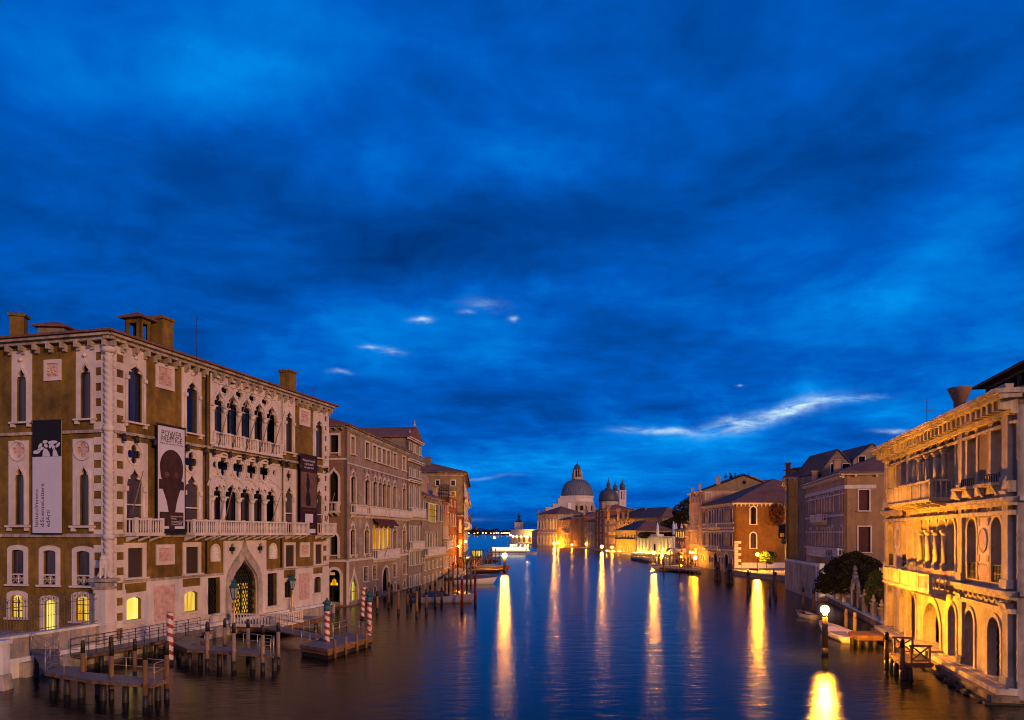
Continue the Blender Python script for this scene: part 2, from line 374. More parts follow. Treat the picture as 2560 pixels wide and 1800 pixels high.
def window(B, F, kind, u0, u1, z0, z1, fw=.22, zs=None, pane='pane', frame='shape', sill=True, recess=.3, top=None, wst='stone', proud=.09, hole=True, bars=None, label=None, name='window'):
    if u1 < u0: u0, u1 = u1, u0
    op = opening(kind, u0, u1, z0, z1, zs)
    if hole: F.holes.append(op)
    else: recess = -.012
    if frame == 'rect': out = [(u0 - fw, z0 - .02), (u1 + fw, z0 - .02), (u1 + fw, z1 + (fw if top is None else top)), (u0 - fw, z1 + (fw if top is None else top))]
    elif frame == 'shape': out = opening(kind, u0 - fw, u1 + fw, z0 - .02, z1 + fw * (1.5 if kind in ('ogee', 'point', 'tre') else 1), None if zs is None else zs)
    if frame:
        mb = MB(); q = [(p[0], p[1]) for p in op]
        mb.plate(F, out, [q], .002, proud)
    else: mb = MB(); mb.fbox(F, u0, u1, z0 - .1, z0 - .01, .002, .06)
    w = mb.build(name, wst, B, label)
    p = MB(); p.add([F.P(a, b, -recess) for a, b in op], [tuple(range(len(op)))])
    p.build('pane', pane, w)
    if bars: bars(w, F, u0, u1, z0, z1, -recess + .12)
    if sill:
        s = MB(); s.fbox(F, u0 - fw * 1.25, u1 + fw * 1.25, z0 - .16, z0 - .025, .003, .30)
        if sill == 2:
            for q in (u0 - fw * .6, u1 + fw * .6): s.fbox(F, q - .13, q + .13, z0 - .42, z0 - .162, .003, .24)
        s.build('sill', wst, w)
    return w
def pwin(B, F, kind, px0, px1, zb, zt, **k):
    return window(B, F, kind, F.u(px0), F.u(px1), zb, zt, **k)
def lattice(step=.28, r=.022, mt='iron'):
    def f(w, F, u0, u1, z0, z1, wd):
        mb = MB(); n = int((u1 - u0 + z1 - z0) / step) + 1
        for s in (1, -1):
            for i in range(-n, n + 1):
                a = i * step; pts = []
                za, zb = z0, z1
                ua = (u0 + a) if s == 1 else (u1 - a); ub = ua + s * (zb - za) * .6
                def cut(u): return za + (u - ua) / (s * .6)
                lo, hi = za, zb
                for lim in (u0, u1):
                    t = cut(lim)
                    if (lim == u0) == (s == 1): lo = max(lo, t)
                    else: hi = min(hi, t)
                if hi - lo > .05: mb.beam(F.P(ua + s * (lo - za) * .6, lo, wd), F.P(ua + s * (hi - za) * .6, hi, wd), r * 2)
        mb.build('grille', mt, w)
    return f
def vbars(step=.25, r=.02, mt='iron'):
    def f(w, F, u0, u1, z0, z1, wd):
        mb = MB(); n = max(2, int((u1 - u0) / step))
        for i in range(1, n): mb.beam(F.P(u0 + (u1 - u0) * i / n, z0, wd), F.P(u0 + (u1 - u0) * i / n, z1 - .1, wd), r * 2)
        for q in (.3, .65): mb.beam(F.P(u0, z0 + (z1 - z0) * q, wd), F.P(u1, z0 + (z1 - z0) * q, wd), r * 2)
        mb.build('grille', mt, w)
    return f
def balcony(B, F, u0, u1, z0, z1, w1, mt='stone', step=.26, posts=None, brk=True, solid=False, w0=.1, name='balcony'):
    if u1 < u0: u0, u1 = u1, u0
    mb = MB(); mb.fbox(F, u0 - .08, u1 + .08, z0 - .16, z0, w0, w1 + .1)
    mb.fbox(F, u0, u1, z1 - .13, z1, w1 - .16, w1 + .04); mb.fbox(F, u0, u1, z0, z0 + .09, w1 - .14, w1 + .02)
    ends = [(u0, u0 + .15), (u1 - .15, u1)]
    n = posts or max(1, round((u1 - u0) / 2.4))
    for i in range(n + 1):
        c = u0 + .09 + (u1 - u0 - .18) * i / n; mb.fbox(F, c - .11, c + .11, z0 + .09, z1 + .06, w1 - .17, w1 + .05)
    k = max(2, int((u1 - u0) / step))
    if solid: mb.fbox(F, u0, u1, z0 + .09, z1 - .13, w1 - .10, w1 - .02)
    for i in range(k + 1):
        c = u0 + (u1 - u0) * i / k
        zm = (z0 + z1) / 2
        mb.tube(F.P(c, z0 + .09, w1 - .06), F.P(c, zm, w1 - .06), .055, .075, 6, False); mb.tube(F.P(c, zm, w1 - .06), F.P(c, z1 - .13, w1 - .06), .075, .045, 6, False)
    if w1 > .45:
        for e in (u0, u1 - .12):
            mb.fbox(F, e, e + .12, z1 - .13, z1, w0, w1 - .16); mb.fbox(F, e, e + .12, z0, z0 + .09, w0, w1 - .14)
            q = max(1, int((w1 - w0) / step))
            for i in range(q):
                w = w0 + (w1 - w0 - .1) * (i + .3) / q; mb.tube(F.P(e + .06, z0 + .09, w), F.P(e + .06, z1 - .13, w), .06, .05, 6, False)
    if brk:
        nb = max(2, round((u1 - u0) / 1.3) + 1)
        for i in range(nb):
            c = u0 + .25 + (u1 - u0 - .5) * i / (nb - 1)
            mb.add([F.P(c - .13, z0 - .161, w0), F.P(c + .13, z0 - .161, w0), F.P(c + .13, z0 - .161, w1 - .05), F.P(c - .13, z0 - .161, w1 - .05), F.P(c - .13, z0 - .62, w0), F.P(c + .13, z0 - .62, w0), F.P(c - .13, z0 - .3, w1 - .1), F.P(c + .13, z0 - .3, w1 - .1)],
                   [(0, 1, 2, 3), (4, 5, 7, 6), (0, 3, 6, 4), (1, 5, 7, 2), (3, 2, 7, 6)])
    return mb.build(name, mt, B)
def cornice(B, F, u0, u1, z, h=.35, w=.6, mt='stone_old', teeth=1.1, th=.35, name='cornice', w0=.002):
    mb = MB(); mb.fbox(F, u0, u1, z - h * .45, z, w0, w); mb.fbox(F, u0, u1, z - h, z - h * .45, w0, w * .6)
    if teeth:
        n = max(1, int((u1 - u0) / teeth))
        for i in range(n):
            c = u0 + (u1 - u0) * (i + .5) / n; mb.fbox(F, c - .11, c + .11, z - h - th, z - h, w0, w * .75); mb.fbox(F, c - .11, c + .11, z - h - th * 1.5, z - h - th, w0, w * .35)
    return mb.build(name, mt, B)
def string(mb, F, u0, u1, z, h=.2, w=.12): mb.fbox(F, u0, u1, z - h, z, .003, w)
def wall(B, F, z0, z1, mt, name='wall', u0=0, u1=None, thick=.35, label=None):
    u1 = F.L if u1 is None else u1
    return MB().plate(F, [(u0, z0), (u1, z0), (u1, z1), (u0, z1)], F.holes, -thick, 0).build(name, mt, B, label)
def hip_roof(B, p, z, h, ov=.5, mt='roof_tile', ridge=None, name='roof', gable=False, th=.16):
    """p: four corners in order; the ridge runs parallel to p0-p1."""
    p = [V(q) for q in p]; c = sum(p, V((0, 0))) / 4; q = []
    for i in range(4):
        a = (p[i] - p[i - 1]).normalized(); b = (p[i] - p[(i + 1) % 4]).normalized(); q.append(p[i] + (a + b) * ov)
    m0 = (q[0] + q[3]) / 2; m1 = (q[1] + q[2]) / 2; Lg = (m1 - m0).length; W = (q[3] - q[0]).length; d = (m1 - m0) / Lg
    ins = 0 if gable else (W / 2 if Lg > W else Lg * .48); ins = ins if ridge is None else ridge
    r0 = m0 + d * ins; r1 = m1 - d * ins; mb = MB()
    vs = [(*a, z - th) for a in q] + [(*a, z) for a in q] + [(*r0, z + h), (*r1, z + h)]
    mb.add(vs, [(3, 2, 1, 0), (0, 1, 5, 4), (1, 2, 6, 5), (2, 3, 7, 6), (3, 0, 4, 7), (4, 5, 9, 8), (6, 7, 8, 9), (7, 4, 8), (5, 6, 9)])
    return mb.build(name, mt, B)
def chimney(B, x, y, z0, z1, w=.7, mt='ochre', flare=False, d=None, rot=.26, parent=None):
    mb = MB(); c, s = math.cos(rot), math.sin(rot); d = d or w
    def ring(hw, hd, z): return [(x + a * hw * c + b * hd * s, y - a * hw * s + b * hd * c, z) for a, b in ((-1, -1), (1, -1), (1, 1), (-1, 1))]
    if flare:
        zz = z0 + (z1 - z0) * .62
        mb.lathe((x, y, 0), [(w * .32, z0), (w * .32, zz), (w * .36, zz + .05), (w * .62, z1 - .12), (w * .62, z1), (w * .3, z1 + .01)], 12)
    else:
        mb.hexa(ring(w / 2, d / 2, z0) + ring(w / 2, d / 2, z1 - .32)); mb.hexa(ring(w / 2 + .12, d / 2 + .12, z1 - .32) + ring(w / 2 + .16, d / 2 + .16, z1 - .14))
    o = mb.build('chimney', mt, parent or B)
    if not flare:
        t = MB(); n = max(3, int(w / .28))
        for i in range(n):
            for j in (-1, 1):
                a = -1 + 2 * (i + .5) / n; px = x + a * (w / 2 + .1) * c + j * (d / 2 + .1) * s; py = y - a * (w / 2 + .1) * s + j * (d / 2 + .1) * c
                t.tube((px, py, z1 - .14), (px, py, z1), .10, .06, 6)
        t.build('chimney_cap', 'roof_tile', o)
    return o
def antenna(B, x, y, z0, z1):
    mb = MB(); mb.tube((x, y, z0), (x, y, z1), .035, .025, 5)
    for k in (.7, .82, .95):
        z = z0 + (z1 - z0) * k; mb.beam((x - .5, y - .1, z), (x + .5, y + .1, z), .03)
    return mb.build('antenna', 'iron', B)
class House:
    """front runs from the near corner p0 to the far corner p1; near / far are its ends, seen along the canal."""
    def __init__(s, name, label, p0, p1, out, depth, z1, z0=-.6, group=None, cat='building'):
        p0, p1 = V(p0), V(p1); s.front = Fac(p0, p1, out); n = s.front.n; s.n = n
        b0, b1 = p0 - n * depth, p1 - n * depth; s.near = Fac(p0, b0, -s.front.d); s.far = Fac(p1, b1, s.front.d); s.back = Fac(b0, b1, -n)
        s.c = [p0, p1, b1, b0]; s.z1 = z1; s.z0 = z0
        m = (p0 + p1) / 2; s.B = thing(name, label, cat, (m.x, m.y, 0), group)
    def walls(s, mt, near=None, thick=.35):
        for F, k in ((s.front, mt), (s.near, near or mt), (s.far, near or mt), (s.back, near or mt)): wall(s.B, F, s.z0, s.z1, k, thick=thick)
def grid(B, F, kind, us, z0, z1, w, **k):
    for u in us: window(B, F, kind, u - w / 2, u + w / 2, z0, z1, **k)
def span(a, b, n): return [a + (b - a) * (i + .5) / n for i in range(n)]
def text(s, F, u, z, size, w, mt, parent, rot=0.0, align='CENTER', squeeze=1.0, name='lettering'):
    cu = bpy.data.curves.new('lettering', 'FONT'); cu.body = s; cu.size = size; cu.align_x = align; cu.resolution_u = 3; cu.extrude = .004
    o = bpy.data.objects.new('lettering', cu); C.objects.link(o); bpy.context.view_layer.update()
    me = bpy.data.meshes.new_from_object(o.evaluated_get(bpy.context.evaluated_depsgraph_get()))
    bpy.data.objects.remove(o); c, sn = math.cos(rot), math.sin(rot); mb = MB()
    # u grows to the right as seen from outside when d x n points down
    sg = 1 if F.d.cross(F.n) < 0 else -1
    mb.add([F.P(u + sg * (v.co.x * squeeze * c - v.co.y * sn), z + v.co.x * squeeze * sn + v.co.y * c, w + v.co.z) for v in me.vertices], [tuple(p.vertices) for p in me.polygons])
    bpy.data.meshes.remove(me); return mb.build(name, mt, parent)
# ---------------------------------------------------------------- gothic palace on the left
corner = V((-29.2, 56.5)); dA = V((.2507, .9681)).normalized()
def left_palace():
    endp = corner + dA * 33.2
    Hs = House('gothic_palace', 'ochre gothic palace with pale stone quoins, tracery loggias and three hanging banners', corner, endp, (1, -.2), 15, 23.4, cat='palace')
    B, F, G = Hs.B, Hs.front, Hs.near
    z = F.z; n_ = F.n
    # --- top floor windows
    for a, b, fa, fb, yt, yap, ysp, yb, xr in [(317, 354, 310, 366, 871, 916, 943, 1055, 335), (463.5, 492, 456, 504, 925, 955, 986, 1082, 478), (712, 729.6, 707.5, 738, 1000, 1028.5, 1055, 1130, 721), (787, 805, 783, 811, 1030, 1050.6, 1073, 1144, 796)]:
        u0, u1 = F.u(a), F.u(b); f0, f1 = F.u(fa), F.u(fb); zt = z(xr, yt)
        zb = z(xr, yb); fw = ((u0 - f0) + (f1 - u1)) / 2
        w = window(B, F, 'tre', u0, u1, zb, z(xr, yap), fw=fw, zs=z(xr, ysp), frame='rect', top=zt - z(xr, yap), sill=2, pane='pane', recess=.14)
        k = MB(); c = (u0 + u1) / 2; k.ball(F.P(c, z(xr, yap) + .65, .16), .17); k.beam(F.P(c, z(xr, yap) + .15, .13), F.P(c, z(xr, yap) + .6, .13), .09)
        for q in (u0 - .16, u1 + .16): k.tube(F.P(q, zb, .13), F.P(q, z(xr, ysp) - .3, .13), .13, .11, 8); k.fbox(F, q - .17, q + .17, z(xr, ysp) - .3, z(xr, ysp), .095, .30)
        k.build('window_shaft', 'stone', w)
        hood = [(u, zz) for u, zz in opening('ogee', u0 - .16, u1 + .16, zb, z(xr, yap) + .5, z(xr, ysp))]
        hm = MB().plate(F, hood, [opening('ogee', u0 - .03, u1 + .03, zb, z(xr, yap) + .12, z(xr, ysp))], .09, .17); hm.build('hood_moulding', 'stone', w)
    # relief panels
    def panel(F, p0, p1, y0, y1, mt='marble', name='relief_panel', arch=False, fr=.28):
        xr = (p0 + p1) / 2; u0, u1 = F.u(p0), F.u(p1)
        if u1 < u0: u0, u1 = u1, u0
        za, zb = F.z(xr, y0), F.z(xr, y1); kind = 'round' if arch else 'rect'
        o = MB().plate(F, opening(kind, u0, u1, zb, za), [opening(kind, u0 + fr, u1 - fr, zb + fr, za - fr)], .002, .10).build(name, 'stone', B)
        i = MB(); op = opening(kind, u0 + fr, u1 - fr, zb + fr, za - fr); i.plate(F, op, [], .003, .03)
        rr = random.Random(int(p0))
        for _ in range(26):
            c = (u0 + fr + .12 + rr.random() * max(.05, u1 - u0 - 2 * fr - .24), zb + fr + .15 + rr.random() * max(.05, za - zb - 2 * fr - .4)); i.ball(F.P(*c, .03), .06 + .06 * rr.random(), 6, 4)
        i.build('relief', mt, o)
    for p in [(388, 434, 911, 973), (748, 774, 1022, 1065), (389, 434.6, 1361, 1412), (749, 773, 1356, 1392.7)]: panel(F, *p)
    panel(F, 526, 549, 1359, 1404, arch=True, fr=.2, mt='white_stone'); panel(F, 671.7, 691.3, 1357, 1397, arch=True, fr=.2, mt='white_stone')
    # --- piano nobile windows with quatrefoil above
    for a, b, fa, fb, yt, cx, cyy, yap, ysp, yb in [(313, 352, 306.7, 367, 1104, 332.7, 1136, 1172.5, 1217, 1330), (459, 492.6, 454.5, 504, 1123, 475, 1155, 1187, 1228, 1331), (710, 729.6, 707.5, 739, 1171, 719.5, 1189.6, 1216, 1246, 1333), (787, 803, 783, 809.7, 1182, 793, 1200, 1222, 1250, 1333)]:
        u0, u1, f0, f1 = F.u(a), F.u(b), F.u(fa), F.u(fb); zb = z(cx, yb); zt = z(cx, yt); zap = z(cx, yap); zs = z(cx, ysp); cu = F.u(cx); cz = z(cx, cyy)
        r = min((f1 - f0) / 2 - .12, zt - cz - .1)
        q = quatrefoil((cu, cz), r * .84)
        op = opening('tre', u0, u1, zb, zap, zs); F.holes += [op, q]
        w = MB().plate(F, [(f0, zb), (f1, zb), (f1, zt), (f0, zt)], [op, q], .002, .10).build('gothic_window', 'stone', B)
        k = MB().plate(F, circle((cu, cz), r), [circle((cu, cz), r * .86)], .10, .18)
        k.plate(F, opening('ogee', u0 - .14, u1 + .14, zb + 2, zap + .35, zs), [opening('ogee', u0, u1, zb + 2.1, zap + .05, zs)], .10, .17)
        for e in (u0 - .16, u1 + .16): k.tube(F.P(e, zb, .14), F.P(e, zs - .35, .14), .13, .11, 8); k.fbox(F, e - .18, e + .18, zs - .35, zs + .02, .104, .33)
        k.build('window_shaft', 'stone', w)
        p = MB(); p.add([F.P(x, y, -.14) for x, y in op], [tuple(range(len(op)))]); p.build('pane', 'curtain', w)
        p = MB(); p.add([F.P(x, y, -.14) for x, y in q], [tuple(range(len(q)))]); p.build('pane', 'pane', w)
    # --- loggias
    def loggia(cols, f0, f1, yt, xt, zb, zrail, ycap, xcap, yap, xap, qf, name):
        fu0, fu1 = F.u(f0), F.u(f1); cu = [F.u(c) for c in cols]; zt = z(xt, yt); zcap = z(xcap, ycap); zap = z(xap, yap); holes = []; ops = []
        for i in range(len(cu) - 1):
            o = opening('tre', cu[i] + .17, cu[i + 1] - .17, zb, zap, zcap); ops.append(o)
        F.holes.append([(fu0 + .25, zb), (fu1 - .25, zb), (fu1 - .25, zt - .3), (fu0 + .25, zt - .3)])
        for i in range(len(cu)):
            inner = 0 < i < len(cu) - 1
            if qf == 'top':      # small quatrefoil over each column, large half foils under the frieze
                if inner: holes.append(quatrefoil((cu[i], zap + .28), .56))
            else:
                rr = .93
                if inner: holes.append(quatrefoil((cu[i], z(559, 1165)), rr))
                elif i == 0: holes.append(circle((cu[i] + .42, z(559, 1165)), .3, 10))
                else: holes.append(circle((cu[i] - .42, z(559, 1165)), .3, 10))
        for i in range(len(cu) - 1):
            c = (cu[i] + cu[i + 1]) / 2; hw = (cu[i + 1] - cu[i]) / 2
            if qf == 'top':
                t = zt - .32; h = t - (zap + .95)
                holes.append([(c - hw * .62, t), (c - hw * .50, t - h * .45), (c - hw * .22, t - h * .55), (c - hw * .2, t - h * .85), (c, t - h), (c + hw * .2, t - h * .85), (c + hw * .22, t - h * .55), (c + hw * .5, t - h * .45), (c + hw * .62, t)])
            else:
                cz = z(559, 1165)
                for sg_ in (1, -1): holes.append([(c - .26, cz + sg_ * .98), (c + .26, cz + sg_ * .98), (c + .05, cz + sg_ * .66), (c - .05, cz + sg_ * .66)])
        if qf != 'top':
            for i in range(1, len(cu) - 1):
                t = zap - .25; holes.append([(cu[i], t - .62), (cu[i] - .34, t - .02), (cu[i] - .1, t + .05), (cu[i], t + .16), (cu[i] + .1, t + .05), (cu[i] + .34, t - .02)])
        W = MB().plate(F, [(fu0, zb), (fu1, zb), (fu1, zt), (fu0, zt)], ops + holes, -.12, .12, back=True).build(name, 'stone', B)
        for i, c in enumerate(cu):
            k = MB(); k.tube(F.P(c, zb, .14), F.P(c, zb + .25, .14), .30, .26, 10); k.tube(F.P(c, zb + .25, .14), F.P(c, zcap - .5, .14), .19, .165, 10)
            k.tube(F.P(c, zcap - .5, .14), F.P(c, zcap - .1, .14), .18, .34, 8); k.fbox(F, c - .36, c + .36, zcap - .1, zcap + .02, .122, .45)
            k.build('column', 'stone', W)
        k = MB()
        for i in range(len(cu) - 1):
            u0, u1 = cu[i] + .17, cu[i + 1] - .17
            k.plate(F, opening('ogee', u0 - .2, u1 + .2, zcap + .03, zap + .55, zcap + .1), [opening('ogee', u0 - .04, u1 + .04, zcap - .01, zap + .14, zcap + .1)], .12, .22)
        if qf != 'top':
            for i in range(1, len(cu) - 1): k.plate(F, circle((cu[i], z(559, 1165)), 1.18), [circle((cu[i], z(559, 1165)), 1.03)], .12, .24)
            for i in range(len(cu) - 1):
                c = (cu[i] + cu[i + 1]) / 2; hw = (cu[i + 1] - cu[i]); k.plate(F, arc(c, zcap + .4, hw, zap + .35 - zcap, 18, 162, 14) + arc(c, zcap + .4, hw - .16, zap + .20 - zcap, 162, 18, 14), [], .125, .20)
        else:
            for i in range(len(cu) - 1):
                c = (cu[i] + cu[i + 1]) / 2; hw = (cu[i + 1] - cu[i]) / 2; t = zt - .25
                for s in (-1, 1):
                    e = bez((c + s * hw, t), (c + s * hw * .95, t - 1.1), (c + s * hw * .3, zap + 1.1), (c, zap + .5), 8); e2 = [(x + (-s) * .13, y + .1) for x, y in e]
                    k.plate(F, e + e2[::-1], [], .12, .21)
        k.plate(F, [(fu0 - .12, zb), (fu1 + .12, zb), (fu1 + .12, zt + .12), (fu0 - .12, zt + .12)], [[(fu0 + .06, zb + .01), (fu1 - .06, zb + .01), (fu1 - .06, zt - .08), (fu0 + .06, zt - .08)]], .12, .2)
        k.build('tracery_moulding', 'stone', W)
        p = MB(); p.add([F.P(fu0, zb, -1.3), F.P(fu1, zb, -1.3), F.P(fu1, zt, -1.3), F.P(fu0, zt, -1.3)], [(0, 1, 2, 3)]); p.build('pane', 'pane', W)
        cn = MB()
        for i in range(len(cu) - 1):
            for s in (.12, .70): a = cu[i] + (cu[i + 1] - cu[i]) * s; cn.fbox(F, a, a + (cu[i + 1] - cu[i]) * .2, zb, zap - .3, -1.2, -1.12)
        cn.build('curtain', 'curtain' if qf != 'top' else 'pane_blue', W)
    zb1 = z(527, 1112); loggia([528, 559.6, 595.8, 628.5, 660, 690.5], 524, 698, 930, 524, zb1, None, 1021, 559.6, 979, 543, 'top', 'loggia')
    balcony(B, F, F.u(526), F.u(696), zb1, z(527, 1078), .42, step=.27, posts=5, brk=False)
    zb2 = z(600, 1334); loggia([527, 556, 594, 627.5, 659, 689], 522, 698, 1137, 522, zb2, None, 1245, 594, 1208, 542, 'mid', 'loggia')
    zr2 = z(523, 1301)
    balcony(B, F, F.u(521), F.u(692), zb2, zr2, 1.1, posts=3)
    balcony(B, F, F.u(308.5), F.u(379), zb2, zr2, 1.1, posts=2); balcony(B, F, F.u(456), F.u(516), zb2, zr2, 1.1, posts=2)
    balcony(B, F, F.u(709), F.u(749), zb2, zr2, 1.1, posts=1); balcony(B, F, F.u(784), F.u(818), zb2, zr2, 1.1, posts=1)
    # --- mezzanine windows with shutters
    for a, b, fa, fb, yt, yb in [(318, 355, 309.5, 365, 1370, 1443), (463.6, 494, 457, 502, 1367, 1433), (712.8, 733.8, 709.6, 738, 1363, 1416), (787, 803, 783, 805.5, 1361, 1409.5)]:
        xr = (a + b) / 2; pwin(B, F, 'rect', a, b, z(xr, yb), z(xr, yt), fw=(F.u(fb) - F.u(fa) - F.u(b) + F.u(a)) / 2, pane='shutter', recess=.12)
    # --- ground floor
    for a, b, yt, yb, pn in [(314, 352, 1493, 1549, 'lit_bright'), (459, 493, 1478, 1528, 'lit_room'), (709.6, 730, 1452, 1493, 'pane'), (784, 801, 1442, 1481, 'pane')]:
        xr = (a + b) / 2; pwin(B, F, 'seg', a, b, z(xr, yb), z(xr, yt), fw=.3, pane=pn, recess=.25, label='lit window glowing yellow' if pn.startswith('lit') else None)
    for a, b, yt, yb in [(518, 549, 1444, 1534), (667, 691, 1433, 1514)]:
        xr = (a + b) / 2; pwin(B, F, 'rect', a, b, z(xr, yb), z(xr, yt), fw=.35, pane='dark_room', recess=.5, bars=lattice(.42, .028))
    # water gate
    d0, d1 = F.u(572), F.u(639); zd0 = .95; zd1 = z(604, 1388); zs = z(604, 1470)
    op = opening('ogee', d0, d1, zd0, zd1, zs); F.holes.append(op)
    D = MB().plate(F, opening('ogee', d0 - .7, d1 + .7, zd0, zd1 + 1.35, zs), [op], .14, .34).build('water_gate', 'stone_old', B)
    lat = MB(); lat.add([F.P(x, y, -.9) for x, y in op], [tuple(range(len(op)))]); lat.build('gate_recess', 'dark_room', D)
    gl = MB(); zm = z(604, 1461); gl.add([F.P(d0, zd0 + .5, -.85), F.P(d1, zd0 + .5, -.85), F.P(d1, zm, -.85), F.P(d0, zm, -.85)], [(0, 1, 2, 3)]); gl.build('lit_hall', 'lit_amber', D)
    def in_op(u, zz): return inside((u, zz), op)
    g = MB(); st = .40
    for s in (1, -1):
        for i in range(-40, 41):
            pts = []
            for k in range(0, 120):
                zz = zd0 + k * .08; u = (d0 + d1) / 2 + i * st + s * (zz - zd0) * .55
                if in_op(u, zz): pts.append((u, zz))
            if len(pts) > 2: g.beam(F.P(*pts[0], -.2), F.P(*pts[-1], -.2), .065)
    g.beam(F.P((d0 + d1) / 2, zd0, -.2), F.P((d0 + d1) / 2, zm, -.2), .16); g.beam(F.P(d0, zm - .5, -.2), F.P(d1, zm - .5, -.2), .16); g.build('iron_grille', 'iron', D)
    # stone cladding, string courses, quoins
    base = MB(); zc1 = z(320, 1447); zc2 = z(760, 1418)
    holes = list(F.holes); zq = (zc1 + zc2) / 2
    s0, s1 = F.u(558), F.u(663)
    clad = MB().plate(F, [(F.u(306), 1.0), (s0, 1.0), (s0, zq), (F.u(306), zq)], [h for h in holes if max(p[1] for p in h) < zq and max(p[0] for p in h) < s0] + [[(F.u(311), z(335, 1482)), (F.u(365), z(335, 1480)), (F.u(365), zq - .25), (F.u(311), zq - .25)], [(F.u(455), z(475, 1466)), (F.u(500), z(475, 1466)), (F.u(500), zq - .25), (F.u(455), zq - .25)]], .001, .06)
    clad.plate(F, [(s1, 1.0), (F.L - .05, 1.0), (F.L - .05, zq), (s1, zq)], [h for h in holes if max(p[1] for p in h) < zq and min(p[0] for p in h) > s1] + [[(F.u(708), z(720, 1444)), (F.u(738), z(720, 1444)), (F.u(738), zq - .25), (F.u(708), zq - .25)], [(F.u(782), z(790, 1434)), (F.u(806), z(790, 1434)), (F.u(806), zq - .25), (F.u(782), zq - .25)]], .001, .06)
    clad.plate(F, [(s0, .9), (s1, .9), (s1, zb2 - .65), (s0, zb2 - .65)], [opening('ogee', d0, d1, .91, zd1, zs)] + [quatrefoil((F.u(577), z(577, 1373)), .55), quatrefoil((F.u(647), z(647, 1371)), .55)], .001, .135)
    clad.build('stone_cladding', 'stone', B)
    for c in ((F.u(577), z(577, 1373)), (F.u(647), z(647, 1371))): MB().plate(F, quatrefoil(c, .74), [quatrefoil(c, .56)], .136, .20).build('quatrefoil_opening', 'stone', B); MB().plate(F, quatrefoil(c, .55), [], .02, .04).build('foil_recess', 'dark_room', B)
    for p in [(384, 436, 1463, 1551), (746, 772, 1433, 1499)]:
        xr = (p[0] + p[1]) / 2; MB().plate(F, [(F.u(p[0]), z(xr, p[3])), (F.u(p[1]), z(xr, p[3])), (F.u(p[1]), z(xr, p[2])), (F.u(p[0]), z(xr, p[2]))], [], .062, .085).build('marble_slab', 'marble', B)
    # garden side
    gz = G.z
    for a, b, fa, fb, yt, yap, ysp, yb, xr in [(43, 69, 29, 78, 878, 922, 958, 1054, 55), (202, 230, 189.6, 238, 865, 911, 946, 1046, 215)]:
        u0, u1 = sorted((G.u(a), G.u(b))); f0, f1 = sorted((G.u(fa), G.u(fb)))
        w = window(B, G, 'tre', u0, u1, gz(xr, yb), gz(xr, yap), fw=(f1 - f0 - u1 + u0) / 2, zs=gz(xr, ysp), frame='rect', top=gz(xr, yt) - gz(xr, yap), sill=2, pane='pane_blue', recess=.14)
        k = MB(); c = (u0 + u1) / 2; k.ball(G.P(c, gz(xr, yap) + .65, .16), .17); k.plate(G, opening('ogee', u0 - .16, u1 + .16, gz(xr, yb), gz(xr, yap) + .5, gz(xr, ysp)), [opening('ogee', u0 - .02, u1 + .02, gz(xr, yb), gz(xr, yap) + .1, gz(xr, ysp))], .09, .17)
        k.build('hood_moulding', 'stone', w)
    for a, b, fa, fb, yt, cx, cyy, yap, ysp, yb in [(39, 64, 24, 73, 1102, 49, 1127, 1167, 1203, 1312), (200, 226, 184, 235, 1097, 212, 1125, 1165, 1203, 1313)]:
        u0, u1 = sorted((G.u(a), G.u(b))); f0, f1 = sorted((G.u(fa), G.u(fb))); zb, zt, zap, zs = gz(cx, yb), gz(cx, yt), gz(cx, yap), gz(cx, ysp); cu = (f0 + f1) / 2; cz = gz(cx, cyy); r = (f1 - f0) / 2 - .12
        op = opening('tre', u0, u1, zb, zap, zs); q = quatrefoil((cu, cz), r * .75); G.holes += [op]
        w = MB().plate(G, [(f0, zb), (f1, zb), (f1, zt), (f0, zt)], [op, q], .002, .10).build('gothic_window', 'stone', B)
        k = MB().plate(G, circle((cu, cz), r), [circle((cu, cz), r * .86)], .10, .2); k.plate(G, opening('ogee', u0 - .14, u1 + .14, zb, zap + .35, zs), [opening('ogee', u0, u1, zb + .01, zap + .05, zs)], .10, .17)
        k.fbox(G, f0 - .15, f1 + .15, zb - .18, zb - .03, .003, .32)
        for e in (f0 + .1, f1 - .1): k.fbox(G, e - .13, e + .13, zb - .45, zb - .182, .003, .25)
        k.build('window_sill', 'stone', w)
        p = MB(); p.add([G.P(x, y, -.14) for x, y in op], [tuple(range(len(op)))]); p.build('pane', 'pane_blue', w)
        p = MB(); p.add([G.P(x, y, .01) for x, y in q], [tuple(range(len(q)))]); p.build('blind_foil', 'marble', w)
    panel(G, 111.5, 154, 899, 952)
    for a, b in [(30, 61), (109, 141), (192, 226)]:
        xr = (a + b) / 2; sh = (xr - 45) * .02; zl = gz(xr, 1459 + sh * 1.3)
        w = pwin(B, G, 'seg', a, b, zl, gz(xr, 1374 + sh), fw=.36, pane='pane', recess=.17)
        u0, u1 = sorted((G.u(a), G.u(b))); zr = gz(xr, 1434 + sh); k = MB(); k.fbox(G, u0, u1, zr - .1, zr, -.15, .05)
        for i in range(2):
            for j in range(2):
                ua, ub = u0 + (u1 - u0) * i / 2, u0 + (u1 - u0) * (i + 1) / 2; k.beam(G.P(ua, zl, -.05), G.P(ub, zr - .1, -.05), .07); k.beam(G.P(ub, zl, -.05), G.P(ua, zr - .1, -.05), .07)
        k.beam(G.P((u0 + u1) / 2, zl, -.05), G.P((u0 + u1) / 2, zr - .1, -.05), .07); k.beam(G.P(u0, (zl + zr) / 2, -.05), G.P(u1, (zl + zr) / 2, -.05), .06); k.build('pierced_parapet', 'stone', w)
